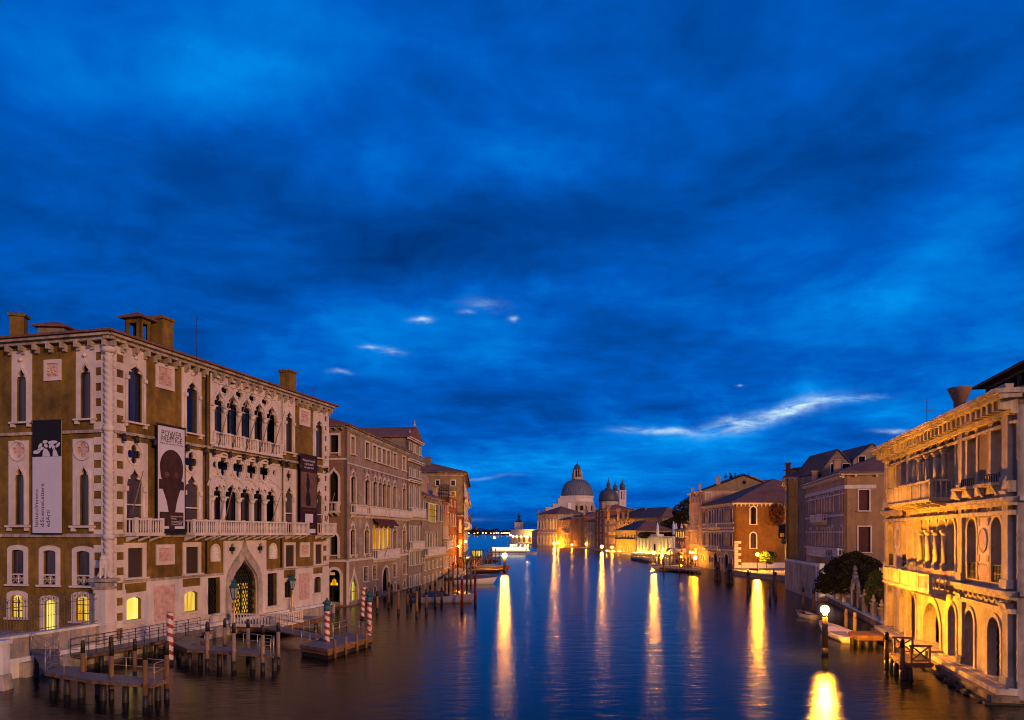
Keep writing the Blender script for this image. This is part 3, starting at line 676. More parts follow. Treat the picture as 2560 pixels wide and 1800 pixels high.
    for a, b, yt, yb, pn, nm in [(28.5, 60, 1488, 1543, 'lit_room', 'window'), (111, 139, 1500, 1578, 'lit_bright', 'door'), (190, 224, 1491, 1552, 'lit_room', 'window')]:
        xr = (a + b) / 2; pwin(B, G, 'seg', a, b, gz(xr, yb), gz(xr, yt), fw=.36, pane=pn, recess=.2, bars=vbars(.5, .03) if nm == 'window' else None, name=nm, label='%s lit yellow from inside' % nm)
    # quoins and spiral corner shaft
    q = MB(); zz = 2.0; i = 0
    while zz < 22.2:
        h = .56
        for Fq, lg in ((F, 1.35 if i % 2 == 0 else .42), (G, .98 if i % 2 == 0 else .34)): q.fbox(Fq, .28, .28 + lg, zz, zz + h - .012, .003, .07)
        lg = 1.25 if i % 2 == 0 else .5
        q.fbox(F, F.L - lg, F.L - .001, zz, zz + h - .012, .061 if zz < zq else .003, .08); zz += h; i += 1
    q.build('quoins', 'stone', B)
    sp = MB(); cx, cyy = corner + (F.n + G.n) * .02; seg = 26
    prof = [(.30, 1.2), (.30, 22.2)]
    n = 12; rows = 560; vs = []; fs = []
    for k in range(rows + 1):
        zz = 1.2 + 21.0 * k / rows
        for j in range(n):
            t = 2 * math.pi * j / n; r = .31 + .04 * math.sin(3 * t + zz * 14); vs.append((cx + r * math.cos(t), cyy + r * math.sin(t), zz))
    for k in range(rows):
        for j in range(n): fs.append((k * n + j, k * n + (j + 1) % n, (k + 1) * n + (j + 1) % n, (k + 1) * n + j))
    sp.add(vs, fs, True)
    for zz, rr in ((22.2, .5), (zb2 - .3, .42), (12.9 + 3.6, .42), (1.1, .5)): sp.lathe((cx, cyy, 0), [(rr * .8, zz - .15), (rr, zz), (rr, zz + .2), (rr * .7, zz + .3)], 10)
    sp.build('corner_shaft', 'stone', B)
    st = MB(); zs1 = z(453, 1104)
    for Fs in (F, G): string(st, Fs, .02, Fs.L - .02, zs1, .22, .16); string(st, Fs, .02, Fs.L - .02, zb2, .26, .2)
    string(st, F, F.u(306), s0, zq, .2, .1); string(st, F, s1, F.L - .02, zq, .2, .1)
    st.build('string_course', 'stone_old', B)
    # iron lantern brackets under the string course
    for px in (298, 330, 375, 458, 503, 525, 565, 600, 634, 666, 696, 711, 741, 784, 809):
        lb = MB(); u = F.u(px); lb.beam(F.P(u, zs1 - .35, .02), F.P(u, zs1 - .35, .55), .09); lb.tube(F.P(u, zs1 - .75, .45), F.P(u, zs1 - .2, .45), .17, .12, 6); lb.build('lantern_bracket', 'iron', B)
    for px in (513.5, 701):
        MB().tube(F.P(F.u(px), zq + .1, .1), F.P(F.u(px), 22.6, .1), .075, .075, 6).build('drainpipe', 'iron', B)
    # flagpoles
    for px0, y0, px1, y1 in [(546, 1117, 578, 995.5), (581, 1121, 615, 1005), (614, 1129, 649, 1016), (649, 1131, 680, 1023.5), (680, 1133, 712, 1028), (330, 1284, 358, 1178), (562.6, 1300, 583, 1215), (680, 1302, 705, 1228), (816, 1304, 837, 1232)]:
        r = (px0 - CX) / FL; q0 = F.p0 + n_ * (.5 if y0 < 1200 else 1.15); u = (r * q0.y - q0.x) / (F.d.x - r * F.d.y); q1 = q0 + F.d * u; a = V((q1.x, q1.y, zat(y0, q1.y)))
        Yt = a.y - .3; b = V((ax(px1, Yt), Yt, zat(y1, Yt))); MB().tube(a, b, .05, .03, 6).build('flagpole', 'pale_pile', B)
    wall(B, F, -.8, Hs.z1, 'ochre'); wall(B, G, -.8, Hs.z1, 'ochre'); wall(B, Hs.far, -.8, Hs.z1, 'ochre'); wall(B, Hs.back, -.8, Hs.z1, 'ochre')
    for Fs in (F, G): cornice(B, Fs, -.6 if Fs is F else -.595, Fs.L + .5, Hs.z1 + .02, .45, .75, 'stone_old', 1.15, .42)
    rf = hip_roof(B, Hs.c, Hs.z1 + .2, 2.2, .95)
    n = F.n
    def rp(u, back): q = F.p0 + F.d * u - n * back; return q.x, q.y
    # roofscape
    def rpx(px, back):      # point behind the front, seen at that pixel column
        r = (px - CX) / FL; q0 = F.p0 - n * back; u = (r * q0.y - q0.x) / (F.d.x - r * F.d.y); q = q0 + F.d * u; return q.x, q.y, u
    x, y, u_ = rpx(402, 2.3); chimney(B, x, y, 23.2, zat(793, y), 1.5, d=1.2, rot=.26 - math.pi / 2 + math.pi / 2)
    def cabin(u, back, w, d, z0, z1, nm='roof_cabin'):
        mb = MB(); a = F.p0 + F.d * (u - w / 2) - n * (back - d / 2); Fc = Fac(a, a + F.d * w, n); Gc = Fac(a, a - n * d, -F.d)
        for FF in (Fc, Gc):
            FF.holes.append(opening('rect', FF.L * .25, FF.L * .75, z1 - 1.7, z1 - .45)); mb.plate(FF, [(0, z0), (FF.L, z0), (FF.L, z1), (0, z1)], FF.holes, -.15, 0)
        bk = Fac(a - n * d, a - n * d + F.d * w, -n); sd = Fac(a + F.d * w, a + F.d * w - n * d, F.d)
        for FF in (bk, sd): mb.plate(FF, [(0, z0), (FF.L, z0), (FF.L, z1), (0, z1)], [opening('rect', FF.L * .25, FF.L * .75, z1 - 1.7, z1 - .45)], -.15, 0)
        o = mb.build(nm, 'ochre', B); hip_roof(o, [a, a + F.d * w, a + F.d * w - n * d, a - n * d], z1 + .1, .5, .35)
        return o
    x, y, u_ = rpx(345, 3.2); cabin(u_, 3.2, 1.25, 1.5, 23.4, zat(789, y) - .3)
    a = G.P(9.3, 0, -1.2); chimney(B, a.x, a.y, 22.8, 25.9, .95, rot=-.25)
    a = G.P(7.6, 0, -2.6); q = V((a.x, a.y))
    mb = MB(); mb.prism([q + V((-.7, -.7)), q + V((1.2, -.5)), q + V((1.2, 1.2)), q + V((-.7, 1.2))], 23, 25.0); o = mb.build('roof_cabin', 'grey_stucco', B)
    hip_roof(o, [q + V((-.7, -.7)), q + V((1.2, -.5)), q + V((1.2, 1.2)), q + V((-.7, 1.2))], 25.1, .5, .3)
    chimney(B, *rp(F.u(757) - .3, 1.6), 23.3, 26.4, 1.25, rot=.26)
    antenna(B, *rp(F.u(541), 2), 24, 28.2); antenna(B, *rp(33, 4.5), 23.6, 27.2)
    return Hs
LP = left_palace(); FA, GA = LP.front, LP.near
zbal = FA.z(600, 1336)

def banner(name, label, F, p0, p1, ytop, ybot, mt, w, group='exhibition banners hung on the ochre palace'):
    u0, u1 = sorted((F.u(p0), F.u(p1))); xr = (p0 + p1) / 2; z0, z1 = F.z(xr, ybot), F.z(xr, ytop); c = F.P((u0 + u1) / 2, z0, w)
    T = thing(name, label, 'banner', c, group)
    MB().fbox(F, u0, u1, z0, z1, w - .03, w).build('cloth', mt, T)
    k = MB(); k.tube(F.P(u0 - .1, z1 + .03, w - .01), F.P(u1 + .1, z1 + .03, w - .01), .05, .05, 6); k.tube(F.P(u0 - .1, z0 - .02, w - .01), F.P(u1 + .1, z0 - .02, w - .01), .05, .05, 6); k.build('banner_rod', 'iron', T)
    return T, u0, u1, z0, z1
def banners():
    # long institute banner on the garden side
    T, u0, u1, z0, z1 = banner('banner', 'long banner with black top and sideways institute lettering on the garden wall', GA, 94, 166, 1054, 1333, 'banner_white', .45)
    G = GA; zk = G.z(130, 1143); w = .452; W = u1 - u0
    sg = 1 if G.d.cross(G.n) < 0 else -1; L = lambda f: (u0 + f * W) if sg > 0 else (u1 - f * W)
    MB().fbox(G, u0, u1, zk, z1, w - .002, w + .004).build('black_field', 'banner_black', T)
    lf = MB()
    def leaf(pts): lf.plate(G, [(L(a), zk + b * W) for a, b in pts], [], w + .004, w + .009)
    for c, h, rx, rz, a in [(.27, .31, .09, .055, .9), (.44, .42, .09, .05, .1), (.70, .40, .17, .05, .05), (.15, .14, .13, .055, .1), (.28, .22, .13, .05, .35), (.47, .31, .07, .05, -.5), (.72, .27, .05, .10, .5), (.88, .32, .10, .045, .7), (.62, .30, .05, .07, -.4)]:
        leaf([(c + rx * math.cos(t) * math.cos(a) - rz * math.sin(t) * math.sin(a), h + rx * math.cos(t) * math.sin(a) + rz * math.sin(t) * math.cos(a)) for t in [2 * math.pi * i / 10 for i in range(10)]])
    leaf([(.35, .005), (.62, .005), (.58, .12), (.50, .22), (.40, .24), (.36, .12)]); leaf([(.70, .005), (.90, .005), (.83, .16), (.72, .26)])
    lf.build('emblem', 'banner_white', T)
    for i, s in enumerate(['IstitutoVeneto', 'diScienzeLettere', 'edArti']):
        text(s, G, L(.20 + .20 * i), z0 + .45, .47, w, 'banner_black', T, R(90), 'LEFT', 1.02)
    # museum banner with the club
    T, u0, u1, z0, z1 = banner('banner', 'tall dark bordered banner showing a wooden club with round eyes', FA, 378, 451, 1066, 1334, 'banner_black', .5)
    F = FA; W = u1 - u0; hh = z1 - z0; X = lambda f: u0 + f * W; Z = lambda f: z1 - f * hh; w = .502
    MB().fbox(F, X(.04), X(.96), Z(.955), Z(.012), w - .002, w + .004).build('white_field', 'banner_white', T)
    text('POWER', F, X(.5), Z(.100), .66, w + .006, 'banner_brown', T, squeeze=1.05); text('&', F, X(.5), Z(.122), .62, w + .005, 'banner_sepia', T); text('PRESTIGE', F, X(.5), Z(.152), .62, w + .006, 'banner_brown', T)
    text('Simboli del comando in Oceania', F, X(.5), Z(.175), .21, w + .006, 'banner_brown', T, squeeze=1.0)
    head = arc(.5, .385, .40, .165, 180, 0, 16)
    pts = [(.5 + (a - .5), .385 - (b - .385)) for a, b in head] + [(.88, .47), (.84, .50), (.93, .515), (.93, .59), (.80, .59), (.68, .70), (.62, .80), (.60, .97), (.42, .97), (.40, .80), (.33, .70), (.20, .59), (.07, .59), (.07, .50), (.17, .50), (.13, .47)]
    MB().plate(F, [(X(a), Z(b)) for a, b in pts], [], w + .004, w + .02).build('club_picture', 'banner_brown', T)
    for c in (.33, .66): e = MB(); e.plate(F, circle((X(c), Z(.455)), .23), [circle((X(c), Z(.455)), .17)], w + .02, w + .03); e.plate(F, circle((X(c), Z(.455)), .10), [], w + .02, w + .03); e.build('eye_ring', 'banner_sepia', T)
    k = MB(); k.fbox(F, X(.09), X(.40), Z(.93), Z(.80), w + .02, w + .026); k.fbox(F, X(.44), X(.91), Z(.93), Z(.80), w + .02, w + .026); k.build('date_panel', 'banner_brown', T)
    for s, f, sz in [('Campo Santo Stefano', .845, .165), ('Venezia', .867, .22), ('16 ottobre 2021', .896, .22), ('13 marzo 2022', .920, .22)]: text(s, F, X(.46), Z(f), sz, w + .027, 'banner_white', T, align='LEFT')
    # narrow maroon banner
    T, u0, u1, z0, z1 = banner('banner', 'narrow maroon banner with a sepia figure picture between the far balconies', FA, 740, 783, 1139, 1336, 'banner_maroon', .5)
    W = u1 - u0; hh = z1 - z0
    for s, f, sz in [('Massimo Campigli', .08, .36), ('e gli Etruschi', .125, .36), ('Una pagana felicità', .165, .27)]: text(s, F, X(.5), Z(f), sz, w + .004, 'banner_white', T)
    MB().fbox(F, X(.05), X(.95), Z(.66), Z(.215), w - .001, w + .006).build('picture', 'banner_sepia', T)
    fg = [(.34, .64), (.30, .56), (.37, .45), (.33, .37), (.36, .31), (.38, .27), (.36, .24), (.42, .225), (.48, .24), (.46, .27), (.54, .31), (.56, .37), (.50, .45), (.62, .56), (.58, .64)]
    MB().plate(F, [(X(a), Z(b)) for a, b in fg], [], w + .006, w + .012).build('figure_picture', 'banner_black', T)
    text('fino al 30 settembre 2021', F, X(.5), Z(.705), .24, w + .004, 'banner_sepia', T); text('Palazzo Franchetti', F, X(.5), Z(.895), .26, w + .004, 'banner_sepia', T)
    k = MB(); k.fbox(F, X(.28), X(.74), Z(.85), Z(.74), w - .001, w + .006); k.fbox(F, X(.06), X(.88), Z(.985), Z(.93), w - .001, w + .006); k.build('pale_panel', 'banner_white', T)
banners()
# ---------------------------------------------------------------- water, banks
def plane(name, poly, z, mt):
    m = MB(); m.add([(p[0], p[1], z) for p in poly], [tuple(range(len(poly)))]); return structure(m.build(name, mt))
wm = MB(); wm.add([(-4000, -600, 0), (4000, -600, 0), (4000, 7000, 0), (-4000, 7000, 0)], [(0, 1, 2, 3)]); structure(wm.build('water', 'water'))
def slab(name, poly, z0, z1, mt): m = MB(); m.prism(poly, z0, z1); return structure(m.build(name, mt))
nA = FA.n
def fa(u, w): q = FA.p0 + FA.d * u + nA * w; return V((q.x, q.y))
slab('ground', [fa(-9.6, -.35), fa(0, -.35), GA.p0 + GA.d * 14.5 + GA.n * .4, V((-70, 60)), V((-70, 44)), fa(-9.6, -6)], -1, 1.72, 'paving')
slab('quay', [fa(-10, .5), fa(33.1, .5), fa(33.1, .002), fa(-10, .002)], -1, 1.22, 'white_stone')
slab('quay_step', [fa(-8, .95), fa(33.0, .95), fa(33.0, .5), fa(-8, .5)], -1, .92, 'stone_old')

# garden wall with iron railing, pillar and lion
def garden_wall():
    a, b = fa(-9.3, .28), fa(-1.2, .28); W = Fac(a, b, nA)
    T = thing('garden_wall', 'stained white stone garden wall carrying a scrolled iron railing', 'wall', (*((a + b) / 2), 1.2))
    m = MB(); m.fbox(W, 0, W.L, 1.2, 2.45, -.45, 0); m.build('wall', 'stone_old', T)
    m = MB(); m.fbox(W, -.05, W.L + .02, 2.452, 2.62, -.55, .12); m.build('coping', 'white_stone', T)
    r = MB(); n = 36
    for i in range(n):
        u = .2 + (W.L - .4) * i / (n - 1); top = 4.7 if i % 2 else 5.0
        r.tube(W.P(u, 2.62, -.22), W.P(u, top, -.22), .016, .013, 5, False); r.ball(W.P(u, 3.6, -.22), .04, 5, 4)
        if i % 2: r.ball(W.P(u, top, -.22), .05, 5, 4, 1.8)
    for z in (2.8, 4.35): r.beam(W.P(0, z, -.22), W.P(W.L, z, -.22), .045)
    for i in range(12):
        u = .4 + (W.L - .8) * (i + .5) / 12; p = [(u + .3 * math.cos(t) * (1 - t / 16), 4.65 + .3 * math.sin(t) * (1 - t / 16)) for t in [k * .6 for k in range(15)]]
        for k in range(14): r.tube(W.P(*p[k], -.22), W.P(*p[k + 1], -.22), .013, .013, 4, False)
    r.build('railing', 'rail_iron', T)
    c = fa(-.65, .2); P = thing('stone_pillar', 'square pale stone gate pillar at the end of the railing', 'pillar', (c.x, c.y, 1.2))
    Q = Fac(c - FA.d * .55 - nA * .0, c + FA.d * .55, nA); m = MB()
    m.fbox(Q, 0, 1.1, 1.2, 2.4, -.55, .55); m.fbox(Q, -.08, 1.18, 2.4, 2.58, -.63, .63); m.fbox(Q, .06, 1.04, 2.58, 5.0, -.49, .49); m.build('shaft', 'stone', P)
    m = MB(); m.fbox(Q, -.02, 1.12, 5.0, 5.2, -.57, .57); m.fbox(Q, .1, 1.0, 5.2, 5.55, -.45, .45); m.fbox(Q, -.18, 1.28, 5.55, 5.78, -.73, .73); m.build('capital', 'stone_old', P)
    lion = bpy.data.meshes.new('lion_statue'); bm = bmesh.new()
    nodes = [((0, 0, .30), .26), ((.05, 0, .55), .25), ((.14, 0, .85), .25), ((.18, 0, 1.12), .27), ((.24, 0, 1.36), .27), ((.48, 0, 1.34), .13), ((.26, .15, .75), .10), ((.38, .15, .4), .08), ((.42, .15, .05), .08), ((.56, .15, .04), .07), ((.26, -.15, .75), .10), ((.38, -.15, .4), .08), ((.42, -.15, .05), .08), ((.56, -.15, .04), .07), ((.02, .26, .26), .19), ((.24, .29, .08), .09), ((.02, -.26, .26), .19), ((.24, -.29, .08), .09), ((-.3, .05, .1), .06), ((-.2, .3, .08), .05)]
    ed = [(0, 1), (1, 2), (2, 3), (3, 4), (4, 5), (2, 6), (6, 7), (7, 8), (8, 9), (2, 10), (10, 11), (11, 12), (12, 13), (0, 14), (14, 15), (0, 16), (16, 17), (0, 18), (18, 19)]
    vv = [bm.verts.new(p) for p, _ in nodes]
    for i, j in ed: bm.edges.new((vv[i], vv[j]))
    bm.to_mesh(lion); bm.free(); o = bpy.data.objects.new('lion_statue', lion); C.objects.link(o); lion.materials.append(MT['stone'])
    sk = o.modifiers.new('skin', 'SKIN')
    for i, (p, r) in enumerate(nodes): lion.skin_vertices[0].data[i].radius = (r, r)
    lion.skin_vertices[0].data[0].use_root = True
    o.modifiers.new('sub', 'SUBSURF').render_levels = 1; o.modifiers['sub'].levels = 1
    o.location = (c.x, c.y, 5.79); o.rotation_euler = (0, 0, R(-75)); o.scale = (1.1, 1.1, 1.1)
    tag(o, 'weathered stone lion sitting on top of the square gate pillar', 'statue')
    # pier end at the photo's edge
    e = gp(-6, 1727); T = thing('stone_pier', 'white stone pier end at the edge of the water beside the ramp', 'pier', (e.x - .3, e.y + .6, 0))
    x1 = ax(19, 45.0); m = MB(); m.box(x1 - 6, x1, 44.6, 45.2, .9, 2.6); m.box(x1 - 6, x1 + .1, 44.45, 45.3, 2.6, 2.85); m.build('upper_block', 'white_stone', T)
    m = MB(); m.hexa([(x1 - 6, 44.2, -1), (x1 + .3, 44.3, -1), (x1 + .3, 45.4, -1), (x1 - 6, 45.4, -1), (x1 - 6, 44.55, .9), (x1 + .05, 44.55, .9), (x1 + .05, 45.25, .9), (x1 - 6, 45.25, .9)]); m.build('footing', 'stone_old', T)
garden_wall()

# ---------------------------------------------------------------- piles and mooring posts
def pile_proto(name, r, h, top, mt='pile_wood', tip='wet_wood', flat=False):
    T = thing(name, '', 'mooring post', (0, 0, 0)); m = MB(); n = 9; rr = random.Random(int(r * 1000 + h * 10))
    m.lathe((0, 0, 0), [(r * 1.04, .55), (r, h * .5), (r * .95, h - top)], n); m.build('shaft', mt, T)
    b = MB(); b.lathe((0, 0, 0), [(r * 1.12, -1.5), (r * 1.15, .1), (r * 1.06, .56)], n); b.build('wet_foot', 'wet_wood', T)
    t = MB()
    t.lathe((0, 0, 0), [(r * .97, h - top), (r * .9, h - top * .3), (r * .74, h - .03), (r * .6, h)] if not flat else [(r * .96, h - top), (r * .96, h)], n); t.build('dark_tip', tip, T)
    return T
PG = 'timber mooring posts'
_first = {}
def post(kind, px, ybot, ytop, label, group=PG, Y=None, r=.16, mt='pile_wood', tip='wet_wood', top=.55, lean=(0, 0), cat='mooring post', name='mooring_post', z=0.0):
    if Y is None: Y = (H - z) * FL / (ybot - HZ)
    h = zat(ytop, Y); key = (kind, round(h * 2) / 2)
    if key not in _first: _first[key] = pile_proto(name, r, key[1], min(top, key[1] * .3), mt, tip); o = _first[key]; o.location = (ax(px, Y), Y, 0)
    else: o = dup(_first[key], (ax(px, Y), Y, 0))
    o.scale = (1, 1, h / key[1]); o.rotation_euler = (lean[0], lean[1], random.random() * 6)
    return tag(o, label, cat, group)

def railing(m, pts, z0, h=1.0, step=1.5, r=.028, rails=(1.0, .55)):
    for a, b in zip(pts, pts[1:]):
        a, b = V(a), V(b); za = z0 if len(a) < 3 else a.z; zb = z0 if len(b) < 3 else b.z; A = V((a.x, a.y, za)); Bv = V((b.x, b.y, zb)); L = (Bv - A).length; n = max(1, round(L / step))
        for i in range(n + 1): p = A.lerp(Bv, i / n); m.tube(p, p + V((0, 0, h)), r, r, 5)
        for k in rails: m.tube(A + V((0, 0, h * k)), Bv + V((0, 0, h * k)), r * .8, r * .8, 5, False)
def deck_thing(name, label, poly, z, th, rails, stubs, cat='jetty', mt='deck', rail_mt='steel', stub_r=.16, h=1.0):
    c = sum((V(p) for p in poly), V((0, 0))) / len(poly); T = thing(name, label, cat, (c.x, c.y, 0))
    m = MB(); m.prism(poly, z - .06, z); m.build('deck', mt, T)
    m = MB(); m.prism([c + (V(p) - c) * .985 for p in poly], z - .06 - th, z - .062)
    for i in range(len(poly)):
        a, b = V(poly[i]), V(poly[(i + 1) % len(poly)]); m.beam((*a, z - .14), (*b, z - .14), .10, .16)
    m.build('frame', 'wood', T)
    if rails:
        m = MB()
        for r in rails: railing(m, r, z, h)
        m.build('railing', rail_mt, T)
    for x, y in stubs:
        MB().lathe((x, y, 0), [(stub_r * 1.1, -1.5), (stub_r * 1.15, .2), (stub_r, z - th - .06)], 8).build('pile', 'wet_wood', T)
    return T
def gpz(px, py, z): return gp(px, py, z)

# near jetty
zj = 1.2
q = [gp(158, 1687, zj), gp(228, 1698, zj), gp(379, 1710, zj), gp(419, 1697, zj), gp(300, 1688, zj), gp(193, 1677.5, zj)]
mid = lambda a, b, t: a + (b - a) * t
deck_thing('jetty', 'near wooden jetty with steel railing between brown piles', q, zj, .1,
           [[mid(q[5], q[4], .75), mid(q[4], q[3], .5), mid(q[4], q[3], .93), mid(q[3], q[2], .85)]], [mid(q[1], q[2], t) + V((0, .5)) for t in (.12, .5, .9)] + [mid(q[0], q[1], .5) + V((0, .4)), mid(q[5], q[4], .5), mid(q[4], q[3], .8)])
# landing between ramp and near jetty, ramp
zr = 1.15
L0 = [gp(113, 1679, zr), gp(160, 1687, zr), gp(196, 1677, zr), gp(215, 1668, zr), gp(150, 1664, zr)]
deck_thing('landing_stage', 'low wooden landing stage joining the ramp to the near jetty', L0, zr, .1, [[L0[4], L0[3]], [L0[0], L0[1]]], [L0[1] + V((0, .3)), L0[0] + V((.2, .4))])
def ramp():
    a, b = fa(-7.6, 1.0), fa(-7.2, 2.7); c, d = gp(150, 1662, 1.1), gp(113, 1678, 1.1)
    T = thing('access_ramp', 'sloping wooden ramp with thin railing going down from the garden wall', 'ramp', (*((a + c) / 2), 0))
    z0 = 1.75; m = MB(); m.hexa([(*a, z0 - .2), (*b, z0 - .2), (*d, 1.0), (*c, 1.0), (*a, z0), (*b, z0), (*d, 1.2), (*c, 1.2)]); m.build('deck', 'deck', T)
    m = MB(); railing(m, [(*b, z0), (*d, 1.2)], 0, 1.0); railing(m, [(*a, z0), (*c, 1.2)], 0, 1.0); m.build('railing', 'steel', T)
    m = MB(); m.beam((*b, .2), (*mid(b, d, .6), 1.2), .14); m.beam((*mid(a, c, .2), -.8), (*mid(a, c, .2), 1.5), .2); m.beam((*mid(b, d, .1), -.8), (*mid(b, d, .1), 1.6), .2); m.build('strut', 'wet_wood', T)
ramp()
# boardwalk along the quay
zb_ = .98
bw = [fa(-4.5, 1.0), fa(9.0, 1.0), fa(9.0, 2.4), fa(-4.5, 2.4)]
deck_thing('boardwalk', 'long boardwalk along the foot of the ochre palace with thin dark railing', bw, zb_, .2, [[bw[0], bw[1]], [mid(bw[3], bw[2], .05), mid(bw[3], bw[2], .95)]], [mid(bw[3], bw[2], t) + nA * -.2 for t in (.1, .3, .5, .7, .9)], rail_mt='iron')
bw2 = [fa(9.1, 1.0), fa(15.4, 1.0), fa(15.4, 3.2), fa(9.1, 3.4)]
# second jetty
zk = 1.15
p = [gp(470, 1622, zk), gp(683, 1636, zk), gp(685, 1627, zk), gp(600, 1619, zk), gp(474, 1612, zk)]
deck_thing('jetty', 'middle wooden jetty below the water gate with pale piles', p, zk, .1, [[mid(p[2], p[3], .06), mid(p[2], p[3], .9)], [mid(p[1], p[2], .15), mid(p[1], p[2], .9)], [mid(p[0], p[1], .85), mid(p[0], p[1], .97)]],
           [mid(p[0], p[1], t) + V((.1, .5)) for t in (.1, .33, .5, .72, .97)])
lk = [gp(432, 1606, zk), gp(470, 1622.5, zk), gp(474.5, 1612, zk), gp(520, 1597, zk), gp(470, 1590, zk)]
deck_thing('landing_stage', 'dark timber landing linking the boardwalk to the middle jetty', lk, zk - .004, .3, [[lk[4], lk[3]], [lk[0], lk[4]]], [lk[1] + V((0, .3)), lk[0] + V((.3, .3))])
# terrace before the water gate
t0, t1 = FA.u(571) - 1.2, FA.u(640) + 2.6
tr = [fa(t0, .96), fa(t1, .96), fa(t1, 5.6), fa(t0, 5.6)]
T = deck_thing('water_terrace', 'stone water terrace with white balustrade in front of the grilled gate', tr, .93, .5, [], [fa(t0 + .5, 5.2), fa(t1 - .5, 5.2), fa((t0 + t1) / 2, 5.2)], cat='terrace', mt='paving')
BF = Fac(fa(t0, 5.5), fa(t0 + 4.4, 5.5), nA); balcony(T, BF, 0, BF.L, .95, 1.95, .12, posts=1, brk=False, w0=-.2, name='balustrade', step=.3)
BF2 = Fac(fa(t0, 1.2), fa(t0, 5.4), -FA.d); balcony(T, BF2, 0, BF2.L, .95, 1.95, .12, posts=1, brk=False, w0=-.2, name='balustrade', step=.3)
# floating pontoon with gangway
zp = .78
P1, P2, P3 = gp(750, 1612, zp), gp(820, 1623, zp), gp(931, 1589, zp); P4 = P1 + P3 - P2
PT = deck_thing('pontoon', 'floating pontoon with blue grey deck and timber rub rail between striped poles', [P1, P2, P3, P4], zp, .42,
                [[mid(P4, P3, .98), P4 + (P3 - P4) * .02, mid(P4, P1, .5)], [mid(P3, P2, .03), mid(P4, P3, .97)], [mid(P1, P4, .03), mid(P1, P2, .35), mid(P1, P2, .36)]], [])
m = MB(); c = (P1 + P3) / 2; m.prism([c + (v - c) * .96 for v in (P1, P2, P3, P4)], -.4, zp - .49); m.build('float', 'wet_wood', PT)
for t in (.12, .35, .6, .82):
    g = mid(P2, P3, t) + nA * .08; MB().tube((*g, -.1), (*g, zp + .55), .11, .11, 8).build('fender_post', 'pile_wood', PT)
ga, gb = gp(672, 1566, .95), gp(812, 1594, .95); dd = (gb - ga).normalized(); sd = V((-dd.y, dd.x)) * .75
GW = thing('gangway', 'narrow steel railed gangway sloping from the terrace to the pontoon', 'gangway', (*((ga + gb) / 2), 0))
m = MB(); m.hexa([(*(ga - sd), .85), (*(ga + sd), .85), (*(gb + sd), .82), (*(gb - sd), .82), (*(ga - sd), .98), (*(ga + sd), .98), (*(gb + sd), .93), (*(gb - sd), .93)]); m.build('deck', 'deck', GW)
m = MB(); railing(m, [(*(ga - sd), .98), (*(gb - sd), .93)], 0, 1.0, 1.8); railing(m, [(*(ga + sd), .98), (*(gb + sd), .93)], 0, 1.0, 1.8); m.build('railing', 'steel', GW)
# piles of the jetties
for k, px, yb, yt, lb in [('a', 207, 1733, 1601, 'brown pile with black tip at the inner left of the near jetty'), ('a', 279, 1748, 1606, 'brown pile with black tip at the middle front of the near jetty'), ('a', 276.5, 1712, 1591, 'brown pile rising just behind the middle front pile of the near jetty'),
        ('a', 337, 1703, 1597, 'brown pile standing behind the near jetty railing'), ('a', 363, 1768, 1613, 'brown pile at the front right of the near jetty, lowest in the photo'), ('a', 417, 1748, 1603, 'brown pile at the outer corner of the near jetty beside the striped pole')]:
    post(k, px, yb, yt, lb, 'brown piles round the near jetty', r=.125, top=.7)
for px, yb, yt, lb in [(518, 1668, 1554, 'pale pile with dark tip at the left end of the middle jetty'), (562, 1632, 1546, 'dark capped pale pile behind the middle jetty left of the balustrade'), (584.5, 1675, 1557, 'pale pile at the middle front of the middle jetty before the lantern'), (620, 1650, 1548, 'pale pile close to the right end of the white balustrade'), (657, 1678, 1562, 'pale pile at the front right of the middle jetty'), (695.5, 1662, 1556, 'pale pile standing free off the right end of the middle jetty')]:
    post('b', px, yb, yt, lb, 'pale piles round the middle jetty', r=.135, mt='pale_pile', top=.65)
